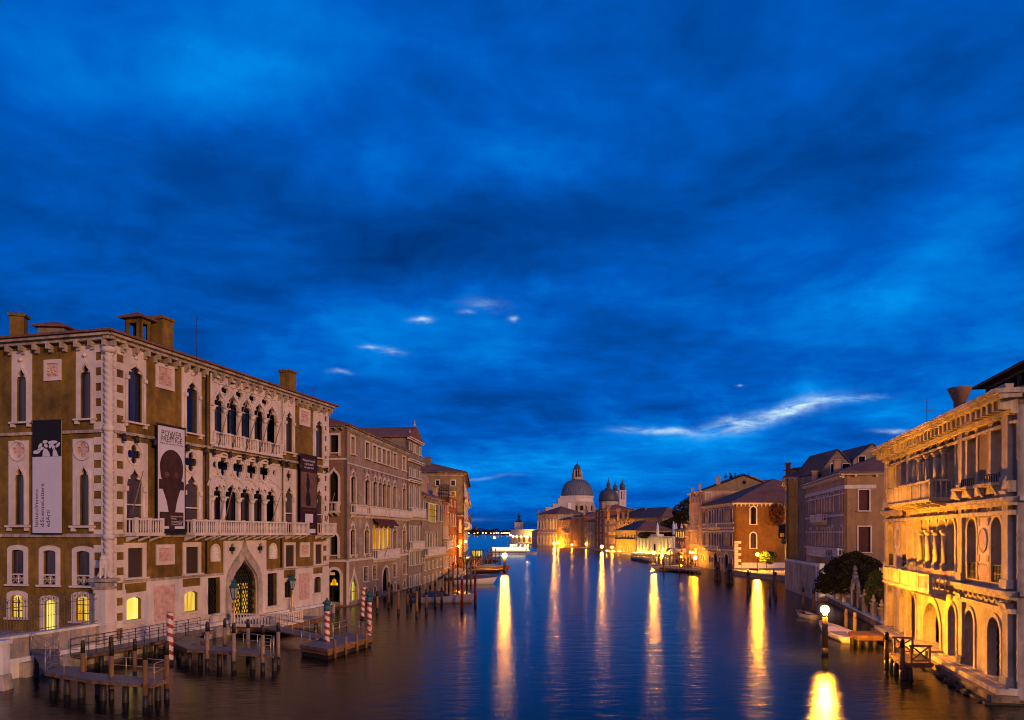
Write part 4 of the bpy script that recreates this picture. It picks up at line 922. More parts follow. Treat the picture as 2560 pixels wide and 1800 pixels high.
# striped poles
def striped(px, yb, yt, label, cap=True, fade=False, r=.2, lean=(0, 0), n=None):
    Y = H * FL / (yb - HZ); h = zat(yt, Y); T = thing('striped_pole', label, 'mooring pole', (ax(px, Y), Y, 0), 'red and white striped mooring poles'); n = n or 5
    hs = h - (1.05 if cap else 0); w = MB(); rd = MB(); rows = 90; nn = 14; base = V(T.location)
    for j in range(rows):
        z0, z1 = .3 + (hs - .3) * j / rows, .3 + (hs - .3) * (j + 1) / rows
        for i in range(nn):
            a0, a1 = 2 * math.pi * i / nn, 2 * math.pi * (i + 1) / nn; ph = ((z0 / (hs / n)) + i / nn * 1.0) % 1.0
            tgt = rd if ph < .45 else w; tgt.add([base + V((r * math.cos(a0), r * math.sin(a0), z0)), base + V((r * math.cos(a1), r * math.sin(a1), z0)), base + V((r * math.cos(a1), r * math.sin(a1), z1)), base + V((r * math.cos(a0), r * math.sin(a0), z1))], [(0, 1, 2, 3)])
    w.build('white_stripe', 'white_paint', T); rd.build('red_stripe', 'red_paint', T)
    b = MB(); b.lathe(base, [(r * 1.05, -1.5), (r * 1.05, .32)], nn); b.build('wet_foot', 'wet_wood', T)
    if cap:
        c = MB(); c.lathe(base, [(r, hs), (r * 1.25, hs + .05), (r * 1.2, hs + .45), (r * .9, hs + .5)], 12); c.build('collar', 'verdigris', T)
        c = MB(); c.lathe(base, [(r * 1.0, hs + .5), (r * 1.75, hs + .58), (r * 1.6, hs + .68), (r * .6, hs + .8), (r * .3, hs + .95), (r * .1, h)], 12); c.build('cap', 'verdigris', T)
    else:
        c = MB(); c.lathe(base, [(r, hs - .001), (r * .9, hs + .02)], nn); c.build('top', 'wood', T)
    T.rotation_euler = (lean[0], lean[1], 0); return T
striped(817.5, 1630, 1493, 'striped pole with blue green cap at the near corner of the pontoon', n=6)
striped(923.5, 1605, 1474, 'striped pole with blue green cap at the far corner of the pontoon', n=6)
striped(905.5, 1549, 1468, 'faded striped pole without cap leaning behind the pontoon', cap=False, lean=(0, .045), n=6)
striped(425, 1662, 1531, 'weathered striped pole without cap between near and middle jetties', cap=False, n=6, r=.22)
# quay lanterns (unlit)
def quay_lantern(px, base, ztop, label):
    T = thing('quay_lantern', label, 'lamp post', (*base, 0), 'unlit iron lanterns before the ochre palace'); x, y = base; h = ztop
    m = MB(); m.lathe((x, y, 0), [(.28, .93), (.28, 1.2), (.16, 1.35), (.11, 1.7), (.085, 2.6), (.07, h - 1.9), (.12, h - 1.8), (.05, h - 1.7)], 10); m.build('post', 'steel', T)
    m = MB(); m.lathe((x, y, 0), [(.16, h - 1.55), (.34, h - .75)], 6, smooth=False); m.build('glass', 'glass_lantern', T)
    m = MB(); m.lathe((x, y, 0), [(.05, h - 1.72), (.2, h - 1.6), (.17, h - 1.55)], 6, smooth=False); m.lathe((x, y, 0), [(.36, h - .752), (.44, h - .68), (.22, h - .42), (.2, h - .3), (.26, h - .25), (.1, h - .1), (.04, h)], 6, smooth=False)
    for i in range(6): t = 2 * math.pi * i / 6; m.beam((x + .165 * math.cos(t), y + .165 * math.sin(t), h - 1.55), (x + .345 * math.cos(t), y + .345 * math.sin(t), h - .75), .035)
    m.build('lantern_frame', 'verdigris', T)
b1 = fa(FA.u(585) - .3, 5.0); Yl = b1.y; r_ = (585 - CX) / FL
w1 = 5.0; u1 = FA.u(585)
def fac_at(px, w):
    r = (px - CX) / FL; q0 = FA.p0 + nA * w; u = (r * q0.y - q0.x) / (FA.d.x - r * FA.d.y); return q0 + FA.d * u
b1 = fac_at(585, 5.0); quay_lantern(585, b1, zat(1447, b1.y), 'unlit iron lantern with teal top before the grilled water gate')
b2 = fac_at(730.7, .7); quay_lantern(730.7, b2, zat(1433, b2.y), 'unlit iron lantern with teal top on the quay right of the water gate')
# ---------------------------------------------------------------- gothic house beyond the side canal
def vp_fac(px0, Y0, vp, px1, out):
    p0 = V((ax(px0, Y0), Y0)); d = V(((vp - CX) / FL, 1)).normalized(); r = (px1 - CX) / FL; t = (r * p0.y - p0.x) / (d.x - r * d.y); return p0, p0 + d * t
def barbaro():
    p0, p1 = vp_fac(866, 95.4, 1490, 1019, (1, 0)); Hs = House('gothic_house', 'pale brick gothic house with brown awning, lit loggia and pointed lit doorway', p0, p1, (1, 0), 16, zat(1064, 95.4), cat='palace')
    B, F, S = Hs.B, Hs.front, Hs.near; z = F.z
    z1b, z1t = z(882, 1135), z(882, 1093)
    for a, b in [(877, 886.5), (913.4, 922.8), (932, 940), (944, 952), (955.8, 964), (967, 975), (982.7, 990.7), (1006, 1013)]: pwin(B, F, 'rect', a, b, z1b, z1t, fw=.25, pane='dark_room', recess=.5)
    zb, zt, zs = z(882, 1257), z(882, 1178), z(882, 1203)
    for a, b in [(876.7, 889), (912, 924), (932, 943), (945, 954.5), (956, 966), (966.8, 975.8), (982, 991), (1006, 1014)]: pwin(B, F, 'tre', a, b, zb, zt, zs=zs, fw=.22, pane='pane' if 930 < a < 970 else 'curtain', recess=.6, sill=False)
    zf = z(882, 1283); zr = z(882, 1262)
    for a, b in [(874, 901), (911, 1003), (1005, 1018)]: balcony(B, F, F.u(a), F.u(b), zf, zr, .9, step=.3)
    zb, zt, zs = z(881, 1386), z(881, 1312), z(881, 1336)
    for a, b in [(875.5, 887), (911, 922), (982, 991), (1006, 1014)]: pwin(B, F, 'tre', a, b, zb, zt, zs=zs, fw=.3, pane='curtain', recess=.5, sill=2)
    zt2 = z(950, 1313); zb2 = z(950, 1372)
    for a, b in [(932, 941), (943.5, 951), (954, 962.5), (965.5, 974.5)]: pwin(B, F, 'tre', a, b, zb2, zt2, zs=z(950, 1330), fw=.22, pane='lit_amber', recess=.08, sill=False, label='gothic window lit amber from inside')
    balcony(B, F, F.u(931), F.u(986), z(940, 1396), z(940, 1374), .9, step=.24, solid=True)
    aw = MB(); u0, u1 = F.u(930), F.u(980); za, zc = z(940, 1293), z(940, 1312)
    aw.hexa([F.P(u0, za - .05, .02), F.P(u1, za - .05, .02), F.P(u1, zc - .1, 1.1), F.P(u0, zc - .1, 1.1), F.P(u0, za, .02), F.P(u1, za, .02), F.P(u1, zc, 1.15), F.P(u0, zc, 1.15)]); aw.build('awning', 'awning', B)
    pwin(B, F, 'ogee', 874, 895, .5, z(884, 1428), fw=.35, pane='lit_room', recess=.3, sill=False, name='door', bars=vbars(.45, .035), label='pointed doorway lit yellow behind iron bars')
    for a, b, yt, yb, l in [(908.5, 919, 1417, 1452, 0), (931, 941, 1413, 1447, 1), (982, 991, 1410, 1441, 0), (1007, 1014.5, 1406, 1435, 0)]:
        xr = (a + b) / 2; pwin(B, F, 'rect', a, b, z(xr, yb), z(xr, yt), fw=.1, pane='pane' if not l else 'lit_dim', recess=.3, bars=vbars(.9, .06, 'shutter'))
    for a, b, yt, yb in [(911, 919, 1470, 1490), (933, 940, 1465, 1486), (984, 990, 1456, 1474), (1007, 1014, 1451, 1469)]:
        xr = (a + b) / 2; pwin(B, F, 'round', a, b, z(xr, yb), z(xr, yt), fw=.2, pane='dark_room')
    pwin(B, F, 'round', 955.5, 972, .4, z(964, 1418), fw=.35, pane='dark_room', recess=.6, sill=False, name='door')
    st = MB(); string(st, F, .4, F.L, z(866, 1155), .15, .1); string(st, F, .4, F.L, z(866, 1399), .3, .15); string(st, S, 0, S.L, z(866, 1399), .3, .15); string(st, S, 0, S.L, z(866, 1145), .2, .1)
    st.fbox(F, .02, .75, .2, z(866, 1402), .003, .12); st.build('string_course', 'stone', B)
    ds = MB(); rr = random.Random(3)
    for a, y in [(877, 1170), (888, 1174), (911, 1178), (922, 1181), (932, 1181), (943, 1184), (954, 1187), (965, 1190), (975, 1193), (983, 1196), (991, 1198), (1006, 1202), (1014, 1204)]: ds.plate(F, circle((F.u(a), z(a, y)), .24, 10), [], .004, .05)
    ds.build('disc_inlay', 'lead_dark', B)
    sh = MB()
    for a, b, y0, y1 in [(897, 903, 1224, 1240), (995, 1000, 1239, 1254), (894, 904, 1298, 1319), (893, 905, 1343, 1362), (993, 1002, 1304, 1322), (994, 1001, 1345, 1360)]: sh.fbox(F, F.u(a), F.u(b), z((a + b) / 2, y1), z((a + b) / 2, y0), .004, .08)
    sh.build('relief_panel', 'stone_old', B)
    for a, b, c, d, wt in [(946, 1391, 975, 1350, 1.0), (996, 1380, 1019, 1353, .2)]:
        A = F.P(F.u(a), z(a, b), .9); Yt = A.y - 1; MB().tube(A, V((ax(c, Yt), Yt, zat(d, Yt))), .05, .04, 5).build('flagpole', 'wood', B)
    # side wall
    for a, b, yt, yb, k in [(826, 846, 1088, 1131, 'rect'), (824, 845.5, 1175, 1254, 'ogee'), (826, 844, 1330, 1387, 'ogee')]: pwin(B, S, k, a, b, S.z(835, yb), S.z(835, yt), fw=.28, pane='dark_room', recess=.4, sill=2)
    balcony(B, S, S.u(851), S.u(812), S.z(835, 1279), S.z(835, 1256), .9, step=.35)
    w = pwin(B, S, 'round', 822, 850, .2, S.z(836, 1424), fw=.35, pane='dark_room', recess=1.0, sill=False, name='archway')
    op = opening('tre', S.u(838), S.u(820), S.z(828, 1464.5), S.z(828, 1447)); MB().plate(S, op, [], -.99, -.9).build('fanlight', 'lit_amber', w)
    MB().fbox(S, S.u(835.5), S.u(819), S.z(827, 1438), S.z(827, 1431), -.3, -.2).build('pale_sign_panel', 'white_stone', w)
    Hs.walls('pale_brick', 'brick'); cornice(B, F, -.3, F.L + .2, Hs.z1 + .02, .3, .6, 'stone_old', .8, .2); cornice(B, S, .03, S.L, Hs.z1 + .015, .3, .55, 'stone_old', .8, .2)
    hip_roof(B, Hs.c, Hs.z1 + .15, 3.0, .7)
    # raised roof terrace over the side canal end
    n = F.n; a = F.p0 + F.d * 1.5 - n * 5; q = [a, a + F.d * 6, a + F.d * 6 - n * 5, a - n * 5]; m = MB(); m.prism(q, Hs.z1, Hs.z1 + 1.4); o = m.build('roof_cabin', 'grey_stucco', B); hip_roof(o, q, Hs.z1 + 1.6, 1.1, .9)
    antenna(B, a.x, a.y + 1, Hs.z1 + 2, Hs.z1 + 5)
    # taller gabled neighbour
    d = F.d; q0 = p1 + d * .05; r = (1053 - CX) / FL; t = (r * q0.y - q0.x) / (d.x - r * d.y); q1 = q0 + d * t
    Hb = House('gabled_house', 'tall pale house with pedimented gable and stone finials', q0, q1, (1, 0), 17, zat(1095, q0.y + 2), cat='palace'); B2, F2 = Hb.B, Hb.front
    Z = lambda y: F2.z(1030, y)
    L = F2.L
    for zt, zb, k, pn in [(1110, 1130, 'rect', 'pane'), (1173, 1192, 'rect', 'pane'), (1213, 1280, 'round', 'curtain'), (1316, 1352, 'rect', 'dark_room'), (1377, 1412, 'rect', 'pane'), (1440, 1465, 'rect', 'curtain')]:
        for f in (.12, .38, .55, .85): window(B2, F2, k, L * f, L * f + L * .1, Z(zb), Z(zt), fw=.15, pane=pn, recess=.3)
    balcony(B2, F2, .1, L - .1, Z(1291), Z(1270), .9, step=.35); balcony(B2, F2, L * .1, L - .2, Z(1371), Z(1354), .7, step=.3)
    for y in (1150, 1200): cornice(B2, F2, 0, L, Z(y), .4, .6, 'stone', 0)
    # the end wall shown above the lower roof
    Hb.walls('grey_stucco'); cornice(B2, F2, -.3, L + .3, Hb.z1, .4, .6, 'stone', 0); hip_roof(B2, Hb.c[1:] + Hb.c[:1], Hb.z1 + .05, 2.2, .4, gable=True, ridge=0)
    pm = MB(); pm.plate(F2, [(L * .15, Hb.z1), (L * .85, Hb.z1), (L * .85, Hb.z1 + .5), (L * .5, Hb.z1 + 2.1), (L * .15, Hb.z1 + .8)], [], -.3, .25)
    for f in (.15, .5, .85): b0 = Hb.z1 + (2.0 if f == .5 else .4); pm.lathe(F2.P(L * f, 0, 0), [(.22, b0), (.14, b0 + .3), (.24, b0 + .55), (.09, b0 + .8), (.04, b0 + (1.5 if f == .5 else 1.0))], 8)
    pm.build('pediment', 'stone_old', B2)
    return Hs, Hb
HB, HB2 = barbaro()
def simple(name, label, px0, Y0, px1, Y1, ytop, wallmt, out, depth=14, rows=(), cols=4, kind='rect', ww=1.0, roof=1.6, fw=.15, pane='pane', near=None, group=None, corn=True, gable=False, z1=None, u0=.6, cat='building', recess=.2):
    p0, p1 = V((ax(px0, Y0), Y0)), V((ax(px1, Y1), Y1)); Hs = House(name, label, p0, p1, out, depth, zat(ytop, Y0) if z1 is None else z1, group=group, cat=cat); B, F = Hs.B, Hs.front
    for r in rows:
        zb, zt = r[0], r[1]; k = r[2] if len(r) > 2 else kind; pn = r[3] if len(r) > 3 else pane; n = r[4] if len(r) > 4 else cols
        grid(B, F, k, span(u0, F.L - u0, n), zb, zt, min(ww, (F.L - 2 * u0) / n * .6), fw=fw, pane=pn, recess=recess)
    return Hs
def finish(Hs, mt, near=None, roof=1.6, ov=.5, gable=False, corn=True, rmt='roof_tile', teeth=0, ridge=None):
    Hs.walls(mt, near)
    if corn: cornice(Hs.B, Hs.front, -.2, Hs.front.L + .2, Hs.z1 + .02, .3, .5, 'stone_old', teeth, .2); cornice(Hs.B, Hs.near, .03, Hs.near.L, Hs.z1 + .015, .3, .45, 'stone_old', teeth, .2)
    if roof: hip_roof(Hs.B, Hs.c, Hs.z1 + .12, roof, ov, rmt, gable=gable, ridge=ridge)
def left_row():
    Y0 = HB2.front.p1.y + .2
    # house with tall lit window
    Hs = simple('brick_house', 'low weathered house with tall lit yellow window and dormer', 1054, Y0, 1106, 158, 1240, 'grey_stucco', (1, 0), rows=[(zat(1452, 148), zat(1436, 148), 'rect', 'dark_room', 5), (zat(1420, 148), zat(1402, 148), 'rect', 'pane', 5)], z1=zat(1242, 143)); B, F = Hs.B, Hs.front; z = F.z
    for a, b, pn in [(1058, 1062, 'dark_room'), (1062.5, 1070, 'shutter'), (1089, 1094.5, 'shutter'), (1099, 1104, 'shutter')]: pwin(B, F, 'rect', a, b, z(1075, 1300), z(1075, 1258), fw=.1, pane=pn, recess=.15)
    pwin(B, F, 'rect', 1072, 1087.5, z(1079, 1304), z(1079, 1259), fw=.12, pane='lit_room', recess=.06, label='tall window lit bright yellow', bars=vbars(.8, .05, 'wood'))
    for a, b, pn in [(1062, 1066, 'dark_room'), (1068, 1073, 'pane'), (1074.5, 1079, 'pane'), (1080.5, 1085, 'lit_amber'), (1088, 1093, 'dark_room')]: pwin(B, F, 'round', a, b, z(1075, 1367), z(1075, 1330), fw=.12, pane=pn, recess=.25)
    balcony(B, F, F.u(1060), F.u(1104), z(1075, 1386), z(1075, 1369), .9, step=.35)
    pwin(B, F, 'rect', 1056, 1061, z(1060, 1404), z(1060, 1396), fw=.1, pane='lit_dim')
    finish(Hs, 'grey_stucco', roof=3.4)
    n = F.n; c = F.p0 + F.d * (F.L * .52) - n * 1.0; D = Fac(c - F.d * .9, c + F.d * .9, n); dm = MB(); dm.plate(D, [(0, Hs.z1 + .1), (1.8, Hs.z1 + .1), (1.8, Hs.z1 + 3.2), (.9, Hs.z1 + 4.2), (0, Hs.z1 + 3.2)], [(.5, Hs.z1 + .9), (1.3, Hs.z1 + .9), (1.3, Hs.z1 + 2.9), (.5, Hs.z1 + 2.9)][:0], -3, .0); dm.build('dormer', 'pink_plaster', B)
    dk = MB(); dk.fbox(D, .5, 1.3, Hs.z1 + .9, Hs.z1 + 2.9, .01, .04); dk.build('dormer_window', 'pane', B)
    c = F.p0 + F.d * 2.2 - n * 1.5; D2 = Fac(c - F.d * 1.6, c + F.d * 2.6, n); m = MB(); m.fbox(D2, 0, D2.L, Hs.z1 + .3, Hs.z1 + 3.0, -4, 0); o = m.build('roof_cabin', 'shutter', B); m = MB(); m.fbox(D2, .8, 2.4, Hs.z1 + 1.2, Hs.z1 + 1.9, .01, .05); m.build('lit_window', 'lit_room', o)
    hip_roof(o, [D2.p0, D2.p1, D2.p1 - n * 4, D2.p0 - n * 4], Hs.z1 + 3.1, 1.6, .6)
    # narrow house with a red banner
    Hs = simple('narrow_house', 'narrow pale house hung with a long red banner', 1106.5, 158.5, 1122, 171, 1255, 'grey_stucco', (1, 0), rows=[(zat(1278, 163), zat(1260, 163), 'rect', 'pane', 3), (zat(1345, 163), zat(1318, 163), 'round', 'lit_dim', 3), (zat(1420, 163), zat(1395, 163), 'rect', 'dark_room', 3)]); finish(Hs, 'tan', roof=2.2)
    F = Hs.front; balcony(Hs.B, F, 1, F.L - 1, F.z(1114, 1370), F.z(1114, 1352), .9, step=.4)
    bn = MB(); u = F.u(1111); bn.fbox(F, u - 1.1, u + .7, F.z(1111, 1288), F.z(1111, 1255), .5, .55); o = bn.build('banner', 'flag_red'); tag(o, 'long plain red banner hanging on the narrow house', 'banner')
    chimney(Hs.B, F.p0.x - 2, F.p0.y + 5, Hs.z1, Hs.z1 + 3.5, .8, 'pink_plaster')
    n = F.n
    # roof terrace in timber
    al = thing('roof_terrace', 'dark timber roof terrace with cross braced rails above the narrow house', 'roof terrace', (*(F.p0 - n * 4), Hs.z1)); D = Fac(V((ax(1098, 168), 168)), V((ax(1121, 168), 168)), (0, -1)); m = MB(); zt, zb = zat(1212, 168), zat(1224, 168)
    m.fbox(D, 0, D.L, zb - .15, zb, -3, 0)
    for i in range(5): u = D.L * i / 4; m.beam(D.P(u, zb - 3, -.1), D.P(u, zt, -.1), .12)
    for i in range(4): a, b = D.L * i / 4, D.L * (i + 1) / 4; m.beam(D.P(a, zb, -.1), D.P(b, zt, -.1), .09); m.beam(D.P(b, zb, -.1), D.P(a, zt, -.1), .09)
    m.beam(D.P(0, zt, -.1), D.P(D.L, zt, -.1), .14); m.build('timber_frame', 'wet_wood', al)
    # orange and red houses
    Hs = simple('orange_house', 'small bright orange house with a lamp lit wall', 1122.3, 171.3, 1142, 188, 1238, 'orange', (1, 0), rows=[(zat(1265, 178), zat(1250, 178), 'rect', 'curtain', 2), (zat(1315, 178), zat(1285, 178), 'round', 'dark_room', 3), (zat(1366, 178), zat(1340, 178), 'rect', 'dark_room', 3), (zat(1412, 178), zat(1392, 178), 'rect', 'shutter', 3)]); finish(Hs, 'orange', roof=1.8)
    # great cream palace at the end
    Yc = 190; p0 = V((ax(1160, Yc), Yc)); p1 = V((ax(1170, 250), 250)); Hs = House('cream_palace', 'large cream palace with dark hipped roof and two flags at its canal corner', p0, p1, (1, 0), 34, zat(1181, Yc), cat='palace'); B, F, S = Hs.B, Hs.front, Hs.near
    for a, b, yt, yb, pn in [(1128, 1137.5, 1201, 1214, 'pane_blue'), (1128, 1138, 1230, 1240, 'lit_dim'), (1090, 1098, 1201, 1214, 'pane'), (1060, 1068, 1201, 1214, 'pane')]: pwin(B, S, 'rect', a, b, S.z(1132, yb), S.z(1132, yt), fw=.2, pane=pn)
    for r in [(18, 21.5), (11, 16.5), (4.5, 9)]: grid(B, F, 'round', span(2, 58, 7), *r, 2.2, fw=.5, pane='dark_room')
    balcony(B, F, 2, 55, 10.4, 11.6, 1.2, step=.8); balcony(B, F, 2, 55, 17.2, 18.3, 1.0, step=.8)
    # lower projecting wing before it
    finish(Hs, 'cream', roof=5.5, ov=.9)
    cornice(B, S, .03, S.L, S.z(1132, 1187), .3, .3, 'stone_old', 0)
    chimney(B, ax(1071, 196), 196, Hs.z1 + 1.5, zat(1141, 196), 1.1, 'grey_stucco'); m = MB(); m.box(ax(1055, 194), ax(1064, 194), 194, 196, Hs.z1 + .4, zat(1144, 194)); m.build('dormer', 'grey_stucco', B)
    W = simple('red_house', 'narrow dark red house below the cream palace corner', 1142.3, 189.0, 1158, 189.5, 1288, 'red_plaster', (0, -1), depth=.8, rows=[(zat(1330, 189), zat(1300, 189), 'rect', 'dark_room', 2), (zat(1390, 189), zat(1350, 189), 'rect', 'shutter', 2)]); finish(W, 'orange', roof=.3, ov=.1)
    for px0, y0, px1, y1, fl, nm, lb in [(1158, 1257, 1178, 1222, [(1171.5, 1232), (1174.5, 1229), (1174, 1254), (1170, 1251)], 'flag_red', 'limp dark red flag on the upper pole of the cream palace'), (1158, 1307, 1178.5, 1281, [(1177, 1284), (1180, 1308), (1175, 1310), (1172.5, 1293), (1166, 1304)], 'flag_dark', 'drooping tricolour flag on the lower pole of the cream palace')]:
        Y = 188.5; T = thing('flag', lb, 'flag', (ax(px0, Y), Y, zat(y0, Y)), 'flags at the cream palace'); MB().tube((ax(px0, Y), Y, zat(y0, Y)), (ax(px1, Y), Y, zat(y1, Y)), .09, .06, 6).build('pole', 'wood', T)
        D = Fac(V((ax(1150, Y), Y)), V((ax(1190, Y), Y)), (0, -1)); MB().plate(D, [(D.u(a), zat(b, Y)) for a, b in fl], [], -.06, .06).build('cloth', nm, T)
        if nm == 'flag_dark': MB().plate(D, [(D.u(a), zat(b, Y)) for a, b in [(1166, 1304), (1172, 1294), (1171.5, 1301), (1168, 1304.5)]], [], -.08, .08).build('red_band', 'flag_red', T)
left_row()
slab('ground', [HB.front.p0 + HB.n * -.4, HB2.front.p1 + HB.n * -.3, V((ax(1106, 158) - .3, 158)), V((ax(1142, 188) - .3, 188)), V((ax(1158, 190), 190.5)), V((ax(1168, 250), 250)), V((-120, 250)), V((-120, 110))], -1, .55, 'paving')
slab('quay', [V((ax(1106, 150) + .2, 150)), V((ax(1146, 150) , 152)), V((ax(1170, 190), 192)), V((ax(1142, 188), 188.2))], -1, .7, 'paving')
# ---------------------------------------------------------------- renaissance palace on the right
def right_palace():
    p0, p1 = vp_fac(2541, 41.2, 1748, 2217, (-1, 0)); Hs = House('renaissance_palace', 'marble renaissance palace lit orange, with disc inlays, balconies and deep bracketed cornice', p0, p1, (-1, 0), 24, zat(975, 41.2), cat='palace')
    B, F, E = Hs.B, Hs.front, Hs.near; u = F.u; z = F.z; L = F.L
    z3b, z3s, z3t = z(2490, 1208), z(2380, 1121), z(2380, 1090)
    z2b, z2s, z2t = z(2490, 1460), z(2380, 1326), z(2380, 1298)
    z1b, z1t = z(2487, 1694), z(2487, 1543)
    ST = 'istrian'
    def arched(a, b, zb, zt, **k): return pwin(B, F, 'round', a, b, zb, zt, wst=ST, recess=.55, fw=.26, **k)
    for a, b in [(2224.7, 2239), (2256.5, 2269), (2422, 2443.5), (2481, 2508.5)]:
        w = arched(a, b, z3b, z3t, sill=False, pane='dark_room'); u0, u1 = sorted((u(a), u(b)))
        k = MB(); k.plate(F, [(u0 - .42, z3b), (u1 + .42, z3b), (u1 + .42, z3t + 1.05), (u0 - .42, z3t + 1.05)], [opening('round', u0 - .28, u1 + .28, z3b + .01, z3t + .27), circle((u0 - .08, z3t + .62), .24, 12), circle((u1 + .08, z3t + .62), .24, 12)], .004, .10); k.fbox(F, u0 - .5, u1 + .5, z3t + 1.05, z3t + 1.2, .003, .3); k.build('window_surround', ST, w)
        g = MB()
        for c in (u0 - .08, u1 + .08): g.plate(F, circle((c, z3t + .62), .24, 12), [], .005, .05)
        g.build('disc_inlay', 'lead_dark', w)
    for a, b in [(2289.5, 2307), (2309, 2326.5), (2328.5, 2346.5), (2349, 2367.5), (2371, 2389.6)]:
        arched(a, b, z3b, z3t, sill=False, pane='pane'); arched(a, b, z2b + .35, z2t, sill=False, pane='dark_room')
    for a, b in [(2222, 2236), (2255, 2268), (2421, 2443.5), (2481, 2508)]:
        w = arched(a, b, z2b + .1, z2t, sill=False, pane='dark_room'); u0, u1 = sorted((u(a), u(b)))
        g = MB(); n = 7
        for i in range(n + 1): g.beam(F.P(u0 + (u1 - u0) * i / n, z2b + .1, -.05), F.P(u0 + (u1 - u0) * i / n, z2b + 1.05, -.05), .035)
        for q in (.15, .55, 1.05): g.beam(F.P(u0, z2b + q, -.05), F.P(u1, z2b + q, -.05), .045)
        g.build('grille', 'iron', w)
    # columns between the five lights, discs above
    for zb, zs, zt, tag_ in ((z3b, z3s, z3t, 3), (z2b + .35, z2s, z2t, 2)):
        cs = [2308, 2327.5, 2347.7, 2369]
        for c in cs:
            k = MB(); k.fbox(F, u(c) - .3, u(c) + .3, zb - .02, zb + .45, .1, .42); k.tube(F.P(u(c), zb + .45, .2), F.P(u(c), zs - .34, .2), .21, .185, 12); k.tube(F.P(u(c), zs - .34, .2), F.P(u(c), zs - .12, .2), .19, .27, 10); k.fbox(F, u(c) - .28, u(c) + .28, zs - .12, zs + .02, .1, .46); k.build('column', ST, B)
        for c in [2289, 2308, 2327.5, 2347.7, 2369, 2391] + ([2413.5, 2445, 2479, 2512] if tag_ == 2 else []) + ([2222, 2239, 2255, 2270] if tag_ == 2 else []):
            dm = MB().plate(F, circle((u(c), zt + .62), .30, 14), [], .004, .07).build('disc_inlay', 'marble', B); MB().plate(F, circle((u(c), zt + .62), .42, 16), [circle((u(c), zt + .62), .30, 14)], .004, .13).build('disc_ring', ST, dm)
    # big medallions
    for cpx, hw in ((2461, 15), (2246, 6.5)):
        cu = u(cpx); cz = (z2b + z2t) / 2 + .55; md = MB(); rg = MB(); r = .62
        MB().plate(F, [(cu - 1.0, cz - 1.35), (cu + 1.0, cz - 1.35), (cu + 1.0, cz + 1.35), (cu - 1.0, cz + 1.35)], [], .003, .06).build('medallion_field', 'stone', B)
        md.plate(F, circle((cu, cz), r), [], .061, .10)
        for sx in (-1, 1):
            for sz in (-1, 1): md.plate(F, circle((cu + sx * .72, cz + sz * 1.05), .22, 12), [], .061, .10)
        md.build('medallion', 'marble', B); rg.plate(F, circle((cu, cz), r * 1.18), [circle((cu, cz), r)], .061, .14); rg.build('medallion_ring', ST, B)
        MB().plate(F, [(cu - .95, z2b + .3), (cu + .95, z2b + .3), (cu + .95, cz - 1.5), (cu - .95, cz - 1.5)], [], .003, .05).build('marble_panel', 'marble', B)
    # rough panels between top windows
    for cpx, hw in ((2461, 1.0), (2248, 1.0)): cu = u(cpx); MB().plate(F, [(cu - hw, z3b + .3), (cu + hw, z3b + .3), (cu + hw, z3t + .9), (cu - hw, z3t + .9)], [], .003, .04).build('plaster_panel', 'cream', B)
    # pilasters
    for zb, zt in ((z3b - .2, z3t + 1.55), (z2b - .1, z2t + 1.35), (z1b, z1t + 1.0)):
        for c, hw in ((2524, .42), (2410, .36), (2276, .36), (2219.5, .3)):
            k = MB(); cu = u(c); k.fbox(F, cu - hw * 1.25, cu + hw * 1.25, zb, zb + .45, .003, .34); k.fbox(F, cu - hw, cu + hw, zb + .45, zt - .55, .003, .24)
            k.hexa([F.P(cu - hw, zt - .55, .003), F.P(cu + hw, zt - .55, .003), F.P(cu + hw, zt - .55, .24), F.P(cu - hw, zt - .55, .24), F.P(cu - hw * 1.45, zt, .003), F.P(cu + hw * 1.45, zt, .003), F.P(cu + hw * 1.45, zt, .44), F.P(cu - hw * 1.45, zt, .44)]); k.build('pilaster', ST, B)
    # ground floor openings
    for a, b in [(2222, 2235), (2252, 2263.6), (2276.5, 2290.5), (2373, 2392), (2415.5, 2437), (2472, 2503)]: arched(a, b, z1b, z1t, sill=False, pane='dark_room', bars=lattice(.3, .03), top=0)
    d0, d1 = u(2351), u(2310); zdt = z(2333, 1508); window(B, F, 'round', d0, d1, .95, zdt, fw=.5, wst=ST, pane='dark_room', recess=1.3, sill=False, name='door', bars=lattice(.34, .035), label='round arched water door with iron lattice')
    # entablatures
    def ent(za, hh, w, fr=None, mtl='istrian'):
        m = MB(); m.fbox(F, -.25, L + .2, za - .22, za, .003, w); m.fbox(F, -.2, L + .15, za - .45, za - .22, .003, w * .7); m.fbox(F, -.1, L + .05, za - hh, za - hh + .25, .003, w * .5); m.build('entablature', mtl, B)
        m = MB(); m.fbox(E, .003, E.L, za - .22, za, .003, w * .8); m.build('entablature', 'stone_old', B)
    zA = z(2528, 1243); zU = z(2528, 1226)
    ent(zA, .95, .55); m = MB(); m.fbox(F, -.1, L, zU - .1, z3b - .02, .003, .35); m.build('sill_course', ST, B)
    zBt = z(2520, 1475); zBb = z(2520, 1530)
    ent(zBt, zBt - zBb, .6); fr = MB(); rr = random.Random(5)
    fu0, fu1 = u(2527), u(2404); fu0, fu1 = min(fu0, fu1), max(fu0, fu1); k = 9
    fz = zBb + .3
